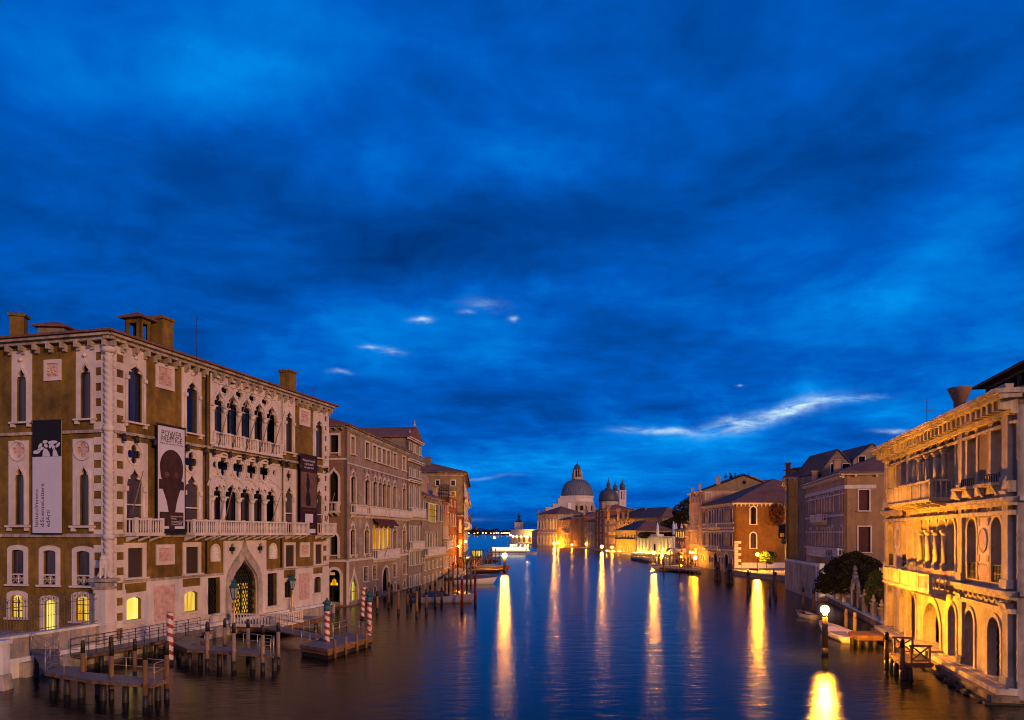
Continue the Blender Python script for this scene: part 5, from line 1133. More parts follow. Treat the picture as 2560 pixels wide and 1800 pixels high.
    for i in range(k):
        c0 = fu0 + (fu1 - fu0) * i / k; c1 = fu0 + (fu1 - fu0) * (i + 1) / k; pts = arc((c0 + c1) / 2, zBt - .5, (c1 - c0) / 2, zBt - .5 - fz - .1, 180, 360, 8)
        for a, b in zip(pts, pts[1:]): fr.beam(F.P(*a, .1), F.P(*b, .1), .16)
        for _ in range(4): fr.ball(F.P(c0 + rr.random() * (c1 - c0), fz + rr.random() * (zBt - .6 - fz), .06), .09, 6, 4)
        fr.ball(F.P(c0, zBt - .55, .1), .15, 6, 4)
    fr.build('garland_frieze', ST, B)
    balcony(B, F, u(2270) if True else 0, u(2389), z(2380, 1204 + 10) if False else zU - .02, zU + 1.25, 1.5, mt=ST, posts=5, step=.28)
    for a, b in [(2417, 2447), (2476, 2513)]:
        u0, u1 = sorted((u(a), u(b))); s = MB(); s.fbox(F, u0 - .35, u1 + .35, z3b - .2, z3b - .02, .351, .8)
        for q in (u0, u1): s.hexa([F.P(q - .15, z3b - .75, .36), F.P(q + .15, z3b - .75, .36), F.P(q + .15, z3b - .75, .45), F.P(q - .15, z3b - .75, .45), F.P(q - .15, z3b - .201, .36), F.P(q + .15, z3b - .201, .36), F.P(q + .15, z3b - .201, .75), F.P(q - .15, z3b - .201, .75)])
        s.build('window_balcony', ST, B); g = MB()
        for i in range(7): g.beam(F.P(u0 + (u1 - u0) * i / 6, z3b - .02, .3), F.P(u0 + (u1 - u0) * i / 6, z3b + .5, .3), .04)
        g.beam(F.P(u0, z3b + .5, .3), F.P(u1, z3b + .5, .3), .05); g.build('grille', 'iron', B)
    zlb = z(2345, 1477) if False else zBt - .75
    balcony(B, F, u(2262), u(2392), zlb, zBt + .35, 1.6, mt=ST, posts=5, step=.28, w0=.61)
    cm = MB(); cm.fbox(F, u(2258), u(2213), zlb, zBt - .02, .61, .95) if False else None
    # plinth, bench steps and wet foundation
    m = MB(); pl = z1b + .0
    m.fbox(F, -.15, d0 - .8, .75, pl - .02, .003, .4); m.fbox(F, -.2, d0 - .8, .45, .75, .003, 1.0); m.fbox(F, d1 + .8, L + .1, .75, pl - .02, .003, .4); m.fbox(F, d1 + .8, L + .1, .45, .75, .003, 1.0); m.fbox(F, d0 - .8, d1 + .8, .5, .93, .003, 1.2); m.build('plinth', ST, B)
    m = MB(); m.fbox(F, -.5, L + .2, .1, .45, .003, 1.35); m.build('step_course', 'foundation', B)
    m = MB(); m.fbox(F, -.6, L + .2, -1, .1, .003, 1.7); m.build('foundation', 'algae', B)
    rr = random.Random(9); m = MB()
    for i in range(60):
        c = -.4 + rr.random() * (L + .4); m.ball(F.P(c, rr.random() * .25 - .1, 1.7), .12 + rr.random() * .2, 6, 4)
    m.build('seaweed', 'algae', B)['kind'] = 'stuff'
    Hs.walls(ST, 'brick', thick=.8)
    # pilaster return on the end wall and bracketed cornice
    m = MB(); m.fbox(E, .003, .9, .2, Hs.z1 - .8, .003, .14); m.build('corner_pier', 'stone_old', B)
    cz = Hs.z1
    m = MB(); m.fbox(F, -.9, L + .8, cz - .25, cz, .003, 1.3); m.fbox(F, -.8, L + .7, cz - .48, cz - .25, .003, 1.1); m.fbox(F, -.3, L + .2, cz - 1.25, cz - 1.0, .003, .35); m.fbox(F, -.2, L + .1, cz - 1.75, cz - 1.6, .003, .2)
    m.fbox(E, -.0, E.L, cz - .25, cz - .003, .003, .8); m.build('cornice', ST, B)
    m = MB(); n = 34
    for i in range(n): c = -.5 + (L + 1.0) * (i + .5) / n; m.fbox(F, c - .17, c + .17, cz - 1.0, cz - .481, .003, .85)
    m.build('cornice_bracket', ST, B)
    hip_roof(B, Hs.c, cz + .1, 3.2, .3)
    n = F.n
    # roof terrace pavilion and flared chimney
    q = F.p0 + F.d * 9.5 - n * 1.7; c = F.p0 + F.d * 1 - n * 1.7; D = Fac(c, q, n); m = MB(); zt0 = cz + 1.3
    for i in range(6): a = D.L * i / 5; m.beam(D.P(a, cz, 0), D.P(a, zt0 + .4, 0), .16)
    m.beam(D.P(0, zt0 + .4, 0), D.P(D.L, zt0 + .4, 0), .2); m.beam(D.P(0, cz + .5, 0), D.P(D.L, cz + .5, 0), .12); o = m.build('roof_pavilion', 'wet_wood', B)
    hip_roof(o, [D.p0, D.p1, D.p1 - n * 6, D.p0 - n * 6], zt0 + .65, 1.2, .7, name='pavilion_roof')
    cc = F.p0 + F.d * 12.6 - n * 1.0; chimney(B, cc.x, cc.y, cz, cz + 2.35, 1.2, 'brick', True)
    cc = F.p0 + F.d * 20.5 - n * 1; antenna(B, cc.x, cc.y, cz, cz + 2.9)
    lb = MB(); uu = u(2277)
    lb.tube(F.P(uu, z2t + .5, .45), F.P(uu, z2t + 1.0, .45), .14, .2, 6); lb.beam(F.P(uu, z2t + 1.0, .2), F.P(uu, z2t + 1.0, .5), .07); lb.build('wall_lantern', 'iron', B)
    return Hs
RP = right_palace(); FR = RP.front
def fr(u, w): q = FR.p0 + FR.d * u + FR.n * w; return V((q.x, q.y))
def fr_at(px, w):
    r = (px - CX) / FL; q0 = FR.p0 + FR.n * w; u = (r * q0.y - q0.x) / (FR.d.x - r * FR.d.y); return q0 + FR.d * u
# jetty before the door
zj = 1.0
j = [gp(2224, 1632, zj), gp(2255, 1657, zj), gp(2332, 1658, zj), gp(2300, 1636, zj)]
JT = deck_thing('jetty', 'small wooden jetty with cross braced rails at the round arched palace door', j, zj, .22, [], [mid(j[0], j[1], .2), mid(j[0], j[1], .55), mid(j[1], j[2], .1), mid(j[1], j[2], .25)], stub_r=.16, mt='wood')
def xrail(a, b, nm='railing'):
    m = MB(); a = V((*a, zj)); b = V((*b, zj)); up = V((0, 0, 1.05))
    m.beam(a, a + up, .11); m.beam(b, b + up, .11); d = (b - a).normalized() * .12; m.beam(a + up - d, b + up + d, .11); m.beam(a + V((0, 0, .15)), b + V((0, 0, .15)), .09); m.beam(a + V((0, 0, .15)), b + up, .08); m.beam(b + V((0, 0, .15)), a + up, .08); m.build(nm, 'wood', JT)
xrail(mid(j[0], j[3], .15), mid(j[0], j[3], .75)); xrail(mid(j[1], j[2], .3), mid(j[1], j[2], .9))
post('r', 2216.5, 1671, 1580, 'dark post left of the small jetty at the palace door', 'dark posts by the marble palace', r=.15, mt='wood'); post('r', 2256, 1698, 1597, 'dark post at the front corner of the small palace jetty', 'dark posts by the marble palace', r=.17, mt='wood')

# ---------------------------------------------------------------- garden between the palaces
def garden():
    A, Bp = gp(2201, 1572), gp(2076, 1507); out = V((-1, 0)); W = Fac(A, Bp, out); T = thing('garden_wall', 'low canal side garden wall with stone coping and slim pillars under the dark tree', 'wall', (*((A + Bp) / 2), 0))
    m = MB(); m.fbox(W, -1.5, W.L + 2, -1, .6, -.5, 0); m.build('wall', 'foundation', T); m = MB(); m.fbox(W, -1.5, W.L + 2, .602, .78, -.6, .12); m.build('coping', 'white_stone', T)
    r = MB()
    for i in range(60): u = W.L * i / 59; r.beam(W.P(u, .78, -.25), W.P(u, 2.1, -.25), .03)
    r.beam(W.P(0, 2.1, -.25), W.P(W.L, 2.1, -.25), .05); r.build('railing', 'iron', T)
    for px, yt, lb in [(2086, 1468, 'slim garden pillar farthest along the wall'), (2102, 1472, 'slim garden pillar left of the arched gate'), (2155, 1478, 'garden pillar with urn just right of the arched gate'), (2177, 1492, 'garden pillar with urn between the gate and the marble palace'), (2197, 1504, 'plain square pillar against the marble palace corner')]:
        u = W.u(px); q = W.P(u, .78, -.25); P = thing('garden_pillar', lb, 'pillar', q, 'pillars of the canal garden'); h = zat(yt, q.y)
        m = MB(); m.box(q.x - .22, q.x + .22, q.y - .22, q.y + .22, .782, h - .7); m.box(q.x - .3, q.x + .3, q.y - .3, q.y + .3, h - .7, h - .55); m.build('shaft', 'stone_old', P)
        m = MB(); m.lathe((q.x, q.y, 0), [(.1, h - .55), (.22, h - .4), (.26, h - .25), (.12, h - .12), (.16, h), (.03, h + .25)], 10); m.build('urn', 'stone_old', P)
    u = W.u(2131); q = W.P(u, .78, -.3); G = thing('garden_gate', 'tall narrow stone arch gate with finial before the dark tree', 'gate', q); D = Fac(V((q.x, q.y)) - W.d * 1.9, V((q.x, q.y)) + W.d * 1.9, W.n)
    zt = zat(1443, q.y); m = MB(); m.plate(D, opening('round', 0, 3.8, .785, zt, zt - 1.35), [opening('round', .5, 3.3, .79, zt - .4, zt - 1.4)], -.17, .17, back=True); m.build('arch', 'stone_old', G)
    for a in (-.12, 3.18): MB().fbox(D, a, a + .74, zt - 1.6, zt - 1.4, -.24, .24).build('impost', 'stone_old', G)
    m = MB(); m.fbox(D, 1.4, 2.4, zt - .02, zt + .22, -.22, .22); m.lathe(D.P(1.9, 0, 0), [(.2, zt + .25), (.3, zt + .5), (.12, zt + .65), (.28, zt + .9), (.05, zt + 1.3)], 8); m.build('finial', 'stone_old', G)
    m = MB()
    for i in range(9): a = .5 + 2.8 * i / 8; m.beam(D.P(a, .8, 0), D.P(a, zt - 1.4, 0), .04)
    m.beam(D.P(.5, zt - 1.5, 0), D.P(3.3, zt - 1.5, 0), .06); m.build('iron_gate', 'iron', G)
    # landing jetty
    zz = .9; q = [gp(2122, 1578, zz), gp(2141, 1590, zz), gp(2207, 1590, zz), gp(2196, 1577, zz)]
    deck_thing('jetty', 'low dark timber landing at the garden gate beside the white boat', q, zz, .3, [], [mid(q[1], q[2], t) for t in (.1, .4, .7)] + [mid(q[0], q[1], .5)], mt='wood')
    slab('ground', [W.p0 - W.n * .4, W.p1 - W.n * .4 + W.d * 3, W.p1 - W.n * 25 + W.d * 3, W.p0 - W.n * 25], -1, .5, 'ground')
garden()
def leaf_mesh(clumps, n, size, seed, shape=1.0):
    rr = random.Random(seed); m = MB(); vs = []; fs = []
    tot = sum(c[1] ** 2 for c in clumps)
    for (c, r, fl) in clumps:
        k = int(n * r * r / tot)
        for _ in range(k):
            while True:
                p = V((rr.uniform(-1, 1), rr.uniform(-1, 1), rr.uniform(-1, 1)))
                if .35 < p.length < 1: break
            p = p.normalized() * (p.length ** .5); q = V(c) + V((p.x * r, p.y * r, p.z * r * fl)); s = size * rr.uniform(.6, 1.4)
            a = V((rr.uniform(-1, 1), rr.uniform(-1, 1), rr.uniform(-1, 1))).normalized(); b = a.cross(V((rr.uniform(-1, 1), rr.uniform(-1, 1), rr.uniform(-1, 1)))).normalized()
            i = len(vs); vs += [q - a * s, q + b * s * .55, q + a * s, q - b * s * .55]; fs.append((i, i + 1, i + 2, i + 3))
    m.add(vs, fs); return m
def tree(name, label, base, trunk_h, clumps, n, size, leaf, r=.25, seed=1, cat='tree', group=None):
    T = thing(name, label, cat, base, group); m = MB(); b = V(base); c0 = sum((V(c[0]) for c in clumps), V((0, 0, 0))) / len(clumps); fork = V((b.x * .6 + c0.x * .4, b.y * .6 + c0.y * .4, b.z + trunk_h)); m.tube(b, fork, r, r * .7, 8)
    rr = random.Random(seed)
    for c, cr, fl in clumps: m.tube(fork, V(c) - V((0, 0, cr * .2)), r * .45, r * .12, 6)
    m.build('trunk', 'bark', T); leaf_mesh(clumps, n, size, seed).build('crown', leaf, T); return T
def tp(px, py, Y): return (ax(px, Y), Y, zat(py, Y))
Yg = 84
tree('dark_tree', 'large dark spreading evergreen filling the canal garden behind the arch gate', (ax(2140, 95), 95, .5), 2.6,
     [(tp(2066, 1458, 94), 1.34, .8), (tp(2078, 1438, 95), 1.46, .8), (tp(2094, 1424, 96), 1.57, .8), (tp(2112, 1412, 96), 1.68, .7), (tp(2132, 1404, 96), 1.68, .7), (tp(2152, 1408, 96), 1.57, .7), (tp(2170, 1417, 95), 1.57, .8), (tp(2188, 1430, 94), 1.46, .8), (tp(2203, 1446, 93), 1.23, .8), (tp(2090, 1450, 93), 1.68, .7), (tp(2110, 1440, 93), 1.79, .8), (tp(2132, 1430, 93), 1.90, .8), (tp(2155, 1436, 93), 1.79, .8), (tp(2178, 1450, 92), 1.57, .8), (tp(2056, 1470, 95), 0.90, .8), (tp(2120, 1462, 93), 1.68, .7), (tp(2150, 1462, 92), 1.68, .7), (tp(2080, 1468, 93), 1.23, .7), (tp(2141, 1392, 96), 0.90, .8), (tp(2100, 1407, 96), 0.78, .8), (tp(2120, 1396, 97), 0.78, .7)], 24000, .13, 'leaf_dark', .35, 4)
tree('garden_shrub', 'loose green shrub between the dark tree and the marble palace', (ax(2183, 80), 80, .5), 1.0, [(tp(2188, 1470, 80), 1.0, 1.2), (tp(2196, 1500, 79.5), .9, 1), (tp(2182, 1500, 80), .8, 1), (tp(2192, 1445, 80.5), .8, 1), (tp(2165, 1520, 83), .8, .8)], 2500, .14, 'leaf_green', .12, 5, 'shrub')
# ---------------------------------------------------------------- pink palace with grey upper windows, beyond the garden
def pink_palace():
    p0 = V((44.6, 104.7)); p1 = V((49.7, 132)); Hs = House('pink_palace', 'pinkish palace with arched window rows and large shuttered windows on its plain side', p0, p1, (-1, 0), 24, zat(1184, 104.7) + .1, cat='palace'); B, F, S = Hs.B, Hs.front, Hs.near; z = F.z; u = F.u
    zt, zb = z(2098, 1226), z(2103, 1276)
    k5 = [(2049.5, 2054.5), (2056, 2061), (2062.5, 2067.5), (2069, 2074)]
    for a, b in [(2023, 2028), (2040, 2045.5), (2078.5, 2084.5), (2099.5, 2106)] + k5: pwin(B, F, 'round', a, b, zb, zt - (.0 if a > 2076 else .3), fw=.2, pane='dark_room', recess=.5, sill=False)
    zt2, zb2 = z(2103, 1315), z(2103, 1368)
    for a, b in [(2024, 2029), (2041, 2046), (2079, 2085), (2101, 2107)] + [(c + 1.5, d + 1.5) for c, d in k5]: pwin(B, F, 'round', a, b, zb2, zt2 - (.0 if a > 2076 else .2), fw=.2, pane='dark_room', recess=.5, sill=False)
    for a, b in [(2018, 2024), (2030, 2036), (2090, 2096)]: pwin(B, F, 'rect', a, b, 1.6, 4.0, fw=.2, pane='dark_room')
    for a, b in [(2052, 2059), (2061, 2067)]: pwin(B, F, 'round', a, b, z(2055, 1432), z(2055, 1413), fw=.2, pane='lit_room', recess=.3, label='arched window lit yellow')
    balcony(B, F, u(2042), u(2070), z(2055, 1303), z(2055, 1287), 1.0, step=.4); balcony(B, F, u(2036), u(2080), z(2055, 1387), z(2055, 1371), 1.0, step=.4); balcony(B, F, u(2096), u(2110), z(2100, 1388), z(2100, 1371), .8, step=.4)
    st = MB()
    for y, h in ((1214, .5), (1285, .3), (1233, .18), (1328, .18), (1372, .3)): string(st, F, .1, F.L - .1, z(2105, y), h, .14)
    string(st, S, .02, 4, z(2105, 1214), .5, .1); st.build('string_course', 'stone', B)
    MB().plate(F, [(2.2, z(2105, 1372)), (F.L - .3, z(2105, 1372)), (F.L - .3, z(2105, 1221)), (2.2, z(2105, 1221))], F.holes[:8] and [h for h in F.holes if max(p[1] for p in h) < z(2105, 1221) - .1 and min(p[1] for p in h) > z(2105, 1372) + .1], .001, .03).build('grey_plaster_field', 'mauve_plaster', B)
    for a, b, yt, yb in [(2147, 2173, 1225, 1276), (2146, 2176, 1317, 1380)]: pwin(B, S, 'rect', a, b, S.z(2160, yb), S.z(2160, yt), fw=.16, pane='shutter_red', recess=.12)
    Hs.walls('pink_plaster', 'tan'); cornice(B, F, -.4, F.L + .3, Hs.z1 + .02, .35, .8, 'stone', .9, .25); cornice(B, S, .05, S.L, Hs.z1 + .015, .3, .55, 'stone', 2.4, .2)
    hip_roof(B, Hs.c, Hs.z1 + .15, 5.0, .8)
    n = F.n; chimney(B, ax(2036, 122), 122, Hs.z1, zat(1175, 122), .75, 'pink_plaster'); chimney(B, ax(2093, 112), 112, Hs.z1, zat(1146, 112), .95, 'pink_plaster'); chimney(B, ax(2207, 110), 110, Hs.z1 + 1, zat(1155, 110), .6, 'pink_plaster')
    # gabled attic houses rising behind
    for nm, lb, pa, pb, Y, ye, yr, wins in [('gabled_house', 'grey gabled attic house just above the pink palace roof', 2048, 2132, 126, 1165, 1126, [(2077, 2086, 1160, 1190), (2106, 2125, 1160, 1185)]), ('gabled_house', 'higher grey gabled house right behind the first grey gable', 2133, 2222, 130, 1150, 1112, [(2146, 2162, 1141, 1160)])]:
        q0, q1 = V((ax(pa, Y), Y)), V((ax(pb, Y), Y)); Hg = House(nm, lb, q0, q1, (0, -1), 12, zat(ye, Y)); Fg = Hg.front; L = Fg.L; zr = zat(yr, Y)
        for a, b, yt, yb in wins: pwin(Hg.B, Fg, 'rect', a, b, zat(yb, Y), zat(yt, Y), fw=.12, pane='dark_room')
        MB().plate(Fg, [(0, 4), (L, 4), (L, Hg.z1), (L * .62, zr), (L * .5, zr), (0, Hg.z1 - (1.2 if pa < 2100 else 0))], Fg.holes, -.35, 0).build('gable_wall', 'grey_stucco', Hg.B)
        for W_ in (Hg.near, Hg.far): wall(Hg.B, W_, 4, Hg.z1 - 1.3, 'grey_stucco')
        rm = MB(); zl = Hg.z1 - (1.2 if pa < 2100 else 0); c = Hg.c; nn = Fg.n * .25
        a0, a1, b1, b0 = c[0] + nn, c[1] + nn, c[2], c[3]; m0 = a0 + (a1 - a0) * .56; m1 = b0 + (b1 - b0) * .56
        rm.add([(*a0, zl), (*m0, zr + .1), (*m1, zr + .1), (*b0, zl), (*a1, Hg.z1), (*b1, Hg.z1)] , [(0, 1, 2, 3), (1, 4, 5, 2)]); rm.add([(*a0, zl + .15), (*m0, zr + .28), (*m1, zr + .28), (*b0, zl + .15), (*a1, Hg.z1 + .15), (*b1, Hg.z1 + .15)], [(0, 1, 2, 3), (1, 4, 5, 2)])
        rm.add([(*a0, zl), (*m0, zr + .1), (*a1, Hg.z1), (*a1, Hg.z1 + .15), (*m0, zr + .28), (*a0, zl + .15)], [(0, 1, 4, 5), (1, 2, 3, 4)]); rm.build('roof', 'roof_tile', Hg.B)
    # white rusticated garden terrace wall in front
    q0 = gp(2044, 1503); q1 = gp(1963, 1471); Wt = Fac(q0, q1, (-1, -.2)); T = thing('terrace_wall', 'white block terrace wall at the water between yellow house and dark tree', 'wall', (*((q0 + q1) / 2), 0)); zt = zat(1417, q0.y) 
    m = MB(); m.fbox(Wt, 0, Wt.L, -.8, 4.6, -.6, 0)
    for i in range(11):
        m.fbox(Wt, .02, Wt.L - .02, -.1 + i * .42, -.1 + i * .42 + .38, .002, .05)
    m.build('wall', 'stone_old', T); m = MB(); m.fbox(Wt, -.1, Wt.L + .1, 4.602, 4.85, -.7, .15); m.build('coping', 'white_stone', T)
    Wr = Fac(q0, q0 + V((6, 1.5)), (0, -1)); m = MB(); m.fbox(Wr, .05, Wr.L, -.8, 4.55, -.5, -.01); m.build('return_wall', 'white_stone', T)
    pm = MB(); pm.fbox(Wr, .0, .8, .5, 5.0, .02, .4); pm.build('gate_pier', 'white_stone', T)
    slab('ground', [q0 - Wt.n * .5, q1 - Wt.n * .5, q1 + V((60, 0)), q0 + V((60, 0))], -1, 1.4, 'paving')
    return Hs
pink_palace()
def yellow_house():
    Y = 136; p0 = V((ax(1966, Y), Y)); p1 = V((ax(1962, 158), 158)); Hs = House('yellow_house', 'tall ochre yellow house with dark windows and a boxed glass bay', p0, p1, (-1, 0), 20, zat(1193, Y), cat='building'); B, F, S = Hs.B, Hs.front, Hs.near; sz = lambda y: zat(y, Y)
    for a, b, yt, yb in [(1997, 2014, 1224, 1259), (1997, 2014, 1311, 1350), (1997, 2014, 1379, 1404)]: pwin(B, S, 'rect', a, b, sz(yb), sz(yt), fw=.14, pane='dark_room', recess=.25)
    u0, u1 = sorted((S.u(1994), S.u(2017))); m = MB(); m.plate(S, opening('round', u0, u1, sz(1312), sz(1294)), [opening('round', u0 + .2, u1 - .2, sz(1312) + .01, sz(1294) - .2)], .004, .08); m.fbox(S, u0 - .2, u1 + .2, sz(1291), sz(1289), .003, .15); m.fbox(S, u0 - .1, u1 + .1, sz(1373), sz(1371), .003, .15); m.build('blind_arch', 'yellow', B)
    grid(B, F, 'rect', span(1, F.L - 1, 4), sz(1259), sz(1224), 1.1, fw=.15, pane='dark_room'); grid(B, F, 'rect', span(1, F.L - 1, 4), sz(1350), sz(1315), 1.1, fw=.15, pane='dark_room')
    Hs.walls('yellow'); cornice(B, F, -.3, F.L, Hs.z1 + .02, .3, .5, 'stone', 1.0, .2); cornice(B, S, .03, S.L, Hs.z1 + .015, .3, .5, 'stone', .9, .25)
    hip_roof(B, Hs.c, Hs.z1 + .15, 4.0, .6); chimney(B, ax(1970, 139), 139, Hs.z1, zat(1156, 139), .8, 'red_plaster'); m = MB(); q = V((ax(1990, 145), 145)); m.prism([q, q + V((6, 0)), q + V((6, 5)), q + V((0, 5))], Hs.z1 + .5, zat(1172, 145)); o = m.build('roof_cabin', 'cream', B); hip_roof(o, [q, q + V((6, 0)), q + V((6, 5)), q + V((0, 5))], zat(1170, 145), .5, .5)
    m = MB(); c = F.p0 + F.d * 6; D = Fac(c, c + F.d * 4.5, F.n); m.fbox(D, 0, D.L, sz(1346), sz(1312), .003, 1.3); o = m.build('bay_window', 'shutter', B); m = MB(); De = Fac(D.P(0, 0, 1.3).xy, D.P(0, 0, .0).xy, -F.d); m.fbox(De, .3, 1.0, sz(1343), sz(1333), .01, .05); m.build('lit_window', 'lit_dim', o); m = MB(); m.fbox(D, -.2, D.L + .2, sz(1312), sz(1309), .003, 1.5); m.fbox(D, .2, D.L - .2, sz(1362), sz(1346), .003, .8); m.build('bay_bracket', 'lead', o)
    return Hs
yellow_house()
def campo():
    q = [gp(1836, 1437), gp(1900, 1447), gp(1962, 1452), V((ax(1985, 140), 140)), V((ax(1985, 185), 185)), V((ax(1836, 182), 182))]
    slab('quay', q, -1, .95, 'paving'); m = MB()
    for a, b in zip(q[:3], q[1:3]): m.beam((*a, 1.0), (*b, 1.0), .5, .12)
    structure(m.build('quay_edge', 'white_stone'))
    # mosaic palace with orange side wall
    p0 = V((51.3, 180)); p1 = V((ax(1756, 205), 205)); Hs = House('mosaic_palace', 'mosaic fronted palace with arched window rows and plain orange side wall', p0, p1, (-1, 0), 28, zat(1257, 180), cat='palace'); B, F, S = Hs.B, Hs.front, Hs.near; z = F.z
    zb, zt = z(1830, 1305), z(1830, 1269); k = [(1780, 1784), (1786, 1790.5), (1792, 1796.5), (1798.5, 1803)]
    for a, b in [(1758.5, 1763.5), (1772.5, 1777.5), (1804.5, 1809.5), (1826, 1831)] + k: pwin(B, F, 'round', a, b, zb, zt, fw=.2, pane='pane_blue' if a not in [c[0] for c in k] else 'pane', recess=.4, sill=False)
    zb, zt = z(1830, 1366), z(1830, 1331)
    for a, b in [(1758.5, 1763), (1772, 1776.5), (1804.5, 1809.5), (1825.5, 1831)] + k: pwin(B, F, 'round', a, b, zb, zt, fw=.2, pane='pane', recess=.4, sill=False)
    zb, zt = .9, z(1830, 1392)
    for a, b in [(1757, 1761), (1772, 1776.5), (1778.5, 1783), (1797, 1801.5), (1804, 1808.5), (1826, 1831)]: pwin(B, F, 'round', a, b, zb + .8, zt - .3, fw=.2, pane='dark_room', recess=.4, sill=False)
    for a, b in [(1784.5, 1793.5), (1811.5, 1821.5)]: pwin(B, F, 'round', a, b, .2, zt + .6, fw=.3, pane='dark_room', recess=.6, sill=False, name='door')
    for a, b, y0, y1 in [(1764.5, 1771.5, 1333, 1365), (1811, 1823.5, 1331, 1366), (1764.5, 1771.5, 1282, 1303), (1811, 1824, 1277, 1304), (1757, 1771, 1308, 1316), (1806, 1832, 1307, 1316)]: MB().fbox(F, F.u(b), F.u(a), z(1830, y1), z(1830, y0), .004, .03).build('mosaic_panel', 'mosaic', B)
    balcony(B, F, F.u(1771), F.u(1801), z(1830, 1318), z(1830, 1307), 1.0, step=.6); balcony(B, F, F.u(1772), F.u(1803), z(1830, 1376), z(1830, 1366), 1.0, step=.6)
    st = MB()
    for y in (1261, 1306, 1318, 1326, 1374): string(st, F, .1, F.L - .1, z(1832, y), .35, .15)
    qn = MB()
    for i in range(9): qn.fbox(S, .02, .9 if i % 2 else 1.6, 1 + i * .7, 1.6 + i * .7, .003, .07)
    qn.build('quoins', 'white_stone', B); st.build('string_course', 'stone', B)
    for yt, yb in [(1267, 1310), (1332, 1370)]: pwin(B, S, 'round', 1876, 1890, S.z(1883, yb), S.z(1883, yt), fw=.28, pane='curtain' if yb > 1350 else 'pane', recess=.3, wst='white_stone')
    pwin(B, S, 'rect', 1911, 1930, 1.0, S.z(1920, 1409), fw=.3, pane='shutter', recess=.3, sill=False, name='door')
    m = MB(); m.fbox(S, 1.7, S.L, .95, 2.2, .003, .08); m.build('stone_base', 'stone', B)
    Hs.walls('mauve_plaster', 'orange_brown'); cornice(B, F, -.4, F.L + .2, Hs.z1 + .02, .4, .7, 'stone', 0); cornice(B, S, .05, S.L, Hs.z1 + .015, .35, .6, 'white_stone', .95, .35)
    hip_roof(B, Hs.c, Hs.z1 + .15, 6.3, .8)
    iv = leaf_mesh([((ax(1943, 179), 179.6, zat(1290, 180)), 1.6, 1.2), ((ax(1938, 179), 179.6, zat(1278, 180)), 1.3, 1), ((ax(1950, 179), 179.6, zat(1270, 180)), 1.5, 1.2), ((ax(1945, 179), 179.7, zat(1303, 180)), 1.0, 1), ((ax(1953, 179), 179.7, zat(1288, 180)), 1.3, 1.5)], 1800, .2, 7); o = iv.build('ivy', 'leaf_ivy'); tag(o, 'dark ivy patch hanging on the orange side wall below the eaves', 'ivy')
    # campo tree
    Yt = 168; tree('campo_tree', 'small leafy tree lit yellow by the campo lamp', (ax(1916, Yt), Yt, .95), 3.0, [(tp(1912, 1398, Yt), 1.1, .8), (tp(1924, 1397, Yt), 1.2, .8), (tp(1918, 1387, Yt), 1.2, .7), (tp(1931, 1388, Yt), 1.0, .7), (tp(1908, 1390, Yt), .8, .8), (tp(1925, 1404, Yt), .8, .7)], 2600, .17, 'leaf_green', .11, 8)
    # benches and railings on the campo
    b = thing('bench', 'low wooden bench near the campo lamp post', 'bench', (ax(1885, 158), 158, .95)); x = ax(1885, 158); m = MB(); m.box(x - .9, x + .9, 157.8, 158.2, 1.35, 1.42); m.build('seat', 'wood', b); m = MB(); m.box(x - .9, x + .9, 158.22, 158.28, 1.5, 1.85); m.build('backrest', 'wood', b)
    for s in (-.7, .7): m = MB(); m.box(x + s - .04, x + s + .04, 157.85, 158.15, .952, 1.348); m.build('leg', 'iron', b)
    rl = MB(); railing(rl, [(*gp(1838, 1436, .95), .95), (*gp(1868, 1440, .95), .95)], 0, 1.1, 1.5, .04); o = rl.build('railing', 'iron'); tag(o, 'iron handrail along the corner of the campo quay', 'railing')
    # tall house next to it with gable behind
    p0 = V((ax(1755.3, 205.5), 205.5)); p1 = V((ax(1723, 222), 222)); Ht = House('tall_house', 'tall pinkish house with oval attic window and slim chimneys', p0, p1, (-1, -.1), 22, zat(1227, 205.5)); B, F, S = Ht.B, Ht.front, Ht.near; z = F.z
    for zt, zb, n, kk in [(1240, 1256, 4, 'rect'), (1285, 1313, 5, 'rect'), (1333, 1360, 5, 'rect'), (1372, 1384, 5, 'rect'), (1392, 1412, 5, 'rect')]: grid(B, F, kk, span(1.2, F.L - 1.2, n), z(1740, zb), z(1740, zt), 1.0, fw=.2, pane='curtain', recess=.3)
    balcony(B, F, F.L * .3, F.L * .8, z(1740, 1325), z(1740, 1315), .9, step=.6)
    Ht.walls('pink_plaster'); cornice(B, F, -.2, F.L + .2, Ht.z1 + .02, .4, .6, 'stone', 0)
    q = [p0, p1, p1 - F.n * 22, p0 - F.n * 22]
    Sg = S; zr = zat(1194, 209); MB().plate(Sg, [(0, Ht.z1), (Sg.L, Ht.z1), (Sg.L * .62, zr), (Sg.L * .5, zr + .3)], [circle((Sg.L * .5, Ht.z1 + 2.2), .5, 12)], -.3, 0).build('gable', 'cream', B); o = MB().plate(Sg, circle((Sg.L * .5, Ht.z1 + 2.2), .5, 12), [], -.25, -.2).build('oval_window', 'dark_room', B)
    rm = MB(); a0, a1, b1, b0 = q[0], q[1], q[2], q[3]; m0 = a0 + (b0 - a0) * .5; m1 = a1 + (b1 - a1) * .5; e = (a0 - a1).normalized() * .4; m0 = m0 + e; a0 = a0 + e; b0 = b0 + e
    for dz in (.05, .25): rm.add([(*a0, Ht.z1 + dz - .2), (*a1, Ht.z1 + dz - .2), (*m1, zr + .3 + dz), (*m0, zr + .3 + dz), (*b0, Ht.z1 + dz - .2), (*b1, Ht.z1 + dz - .2)], [(0, 1, 2, 3), (3, 2, 5, 4)])
    rm.build('roof', 'roof_tile', B)
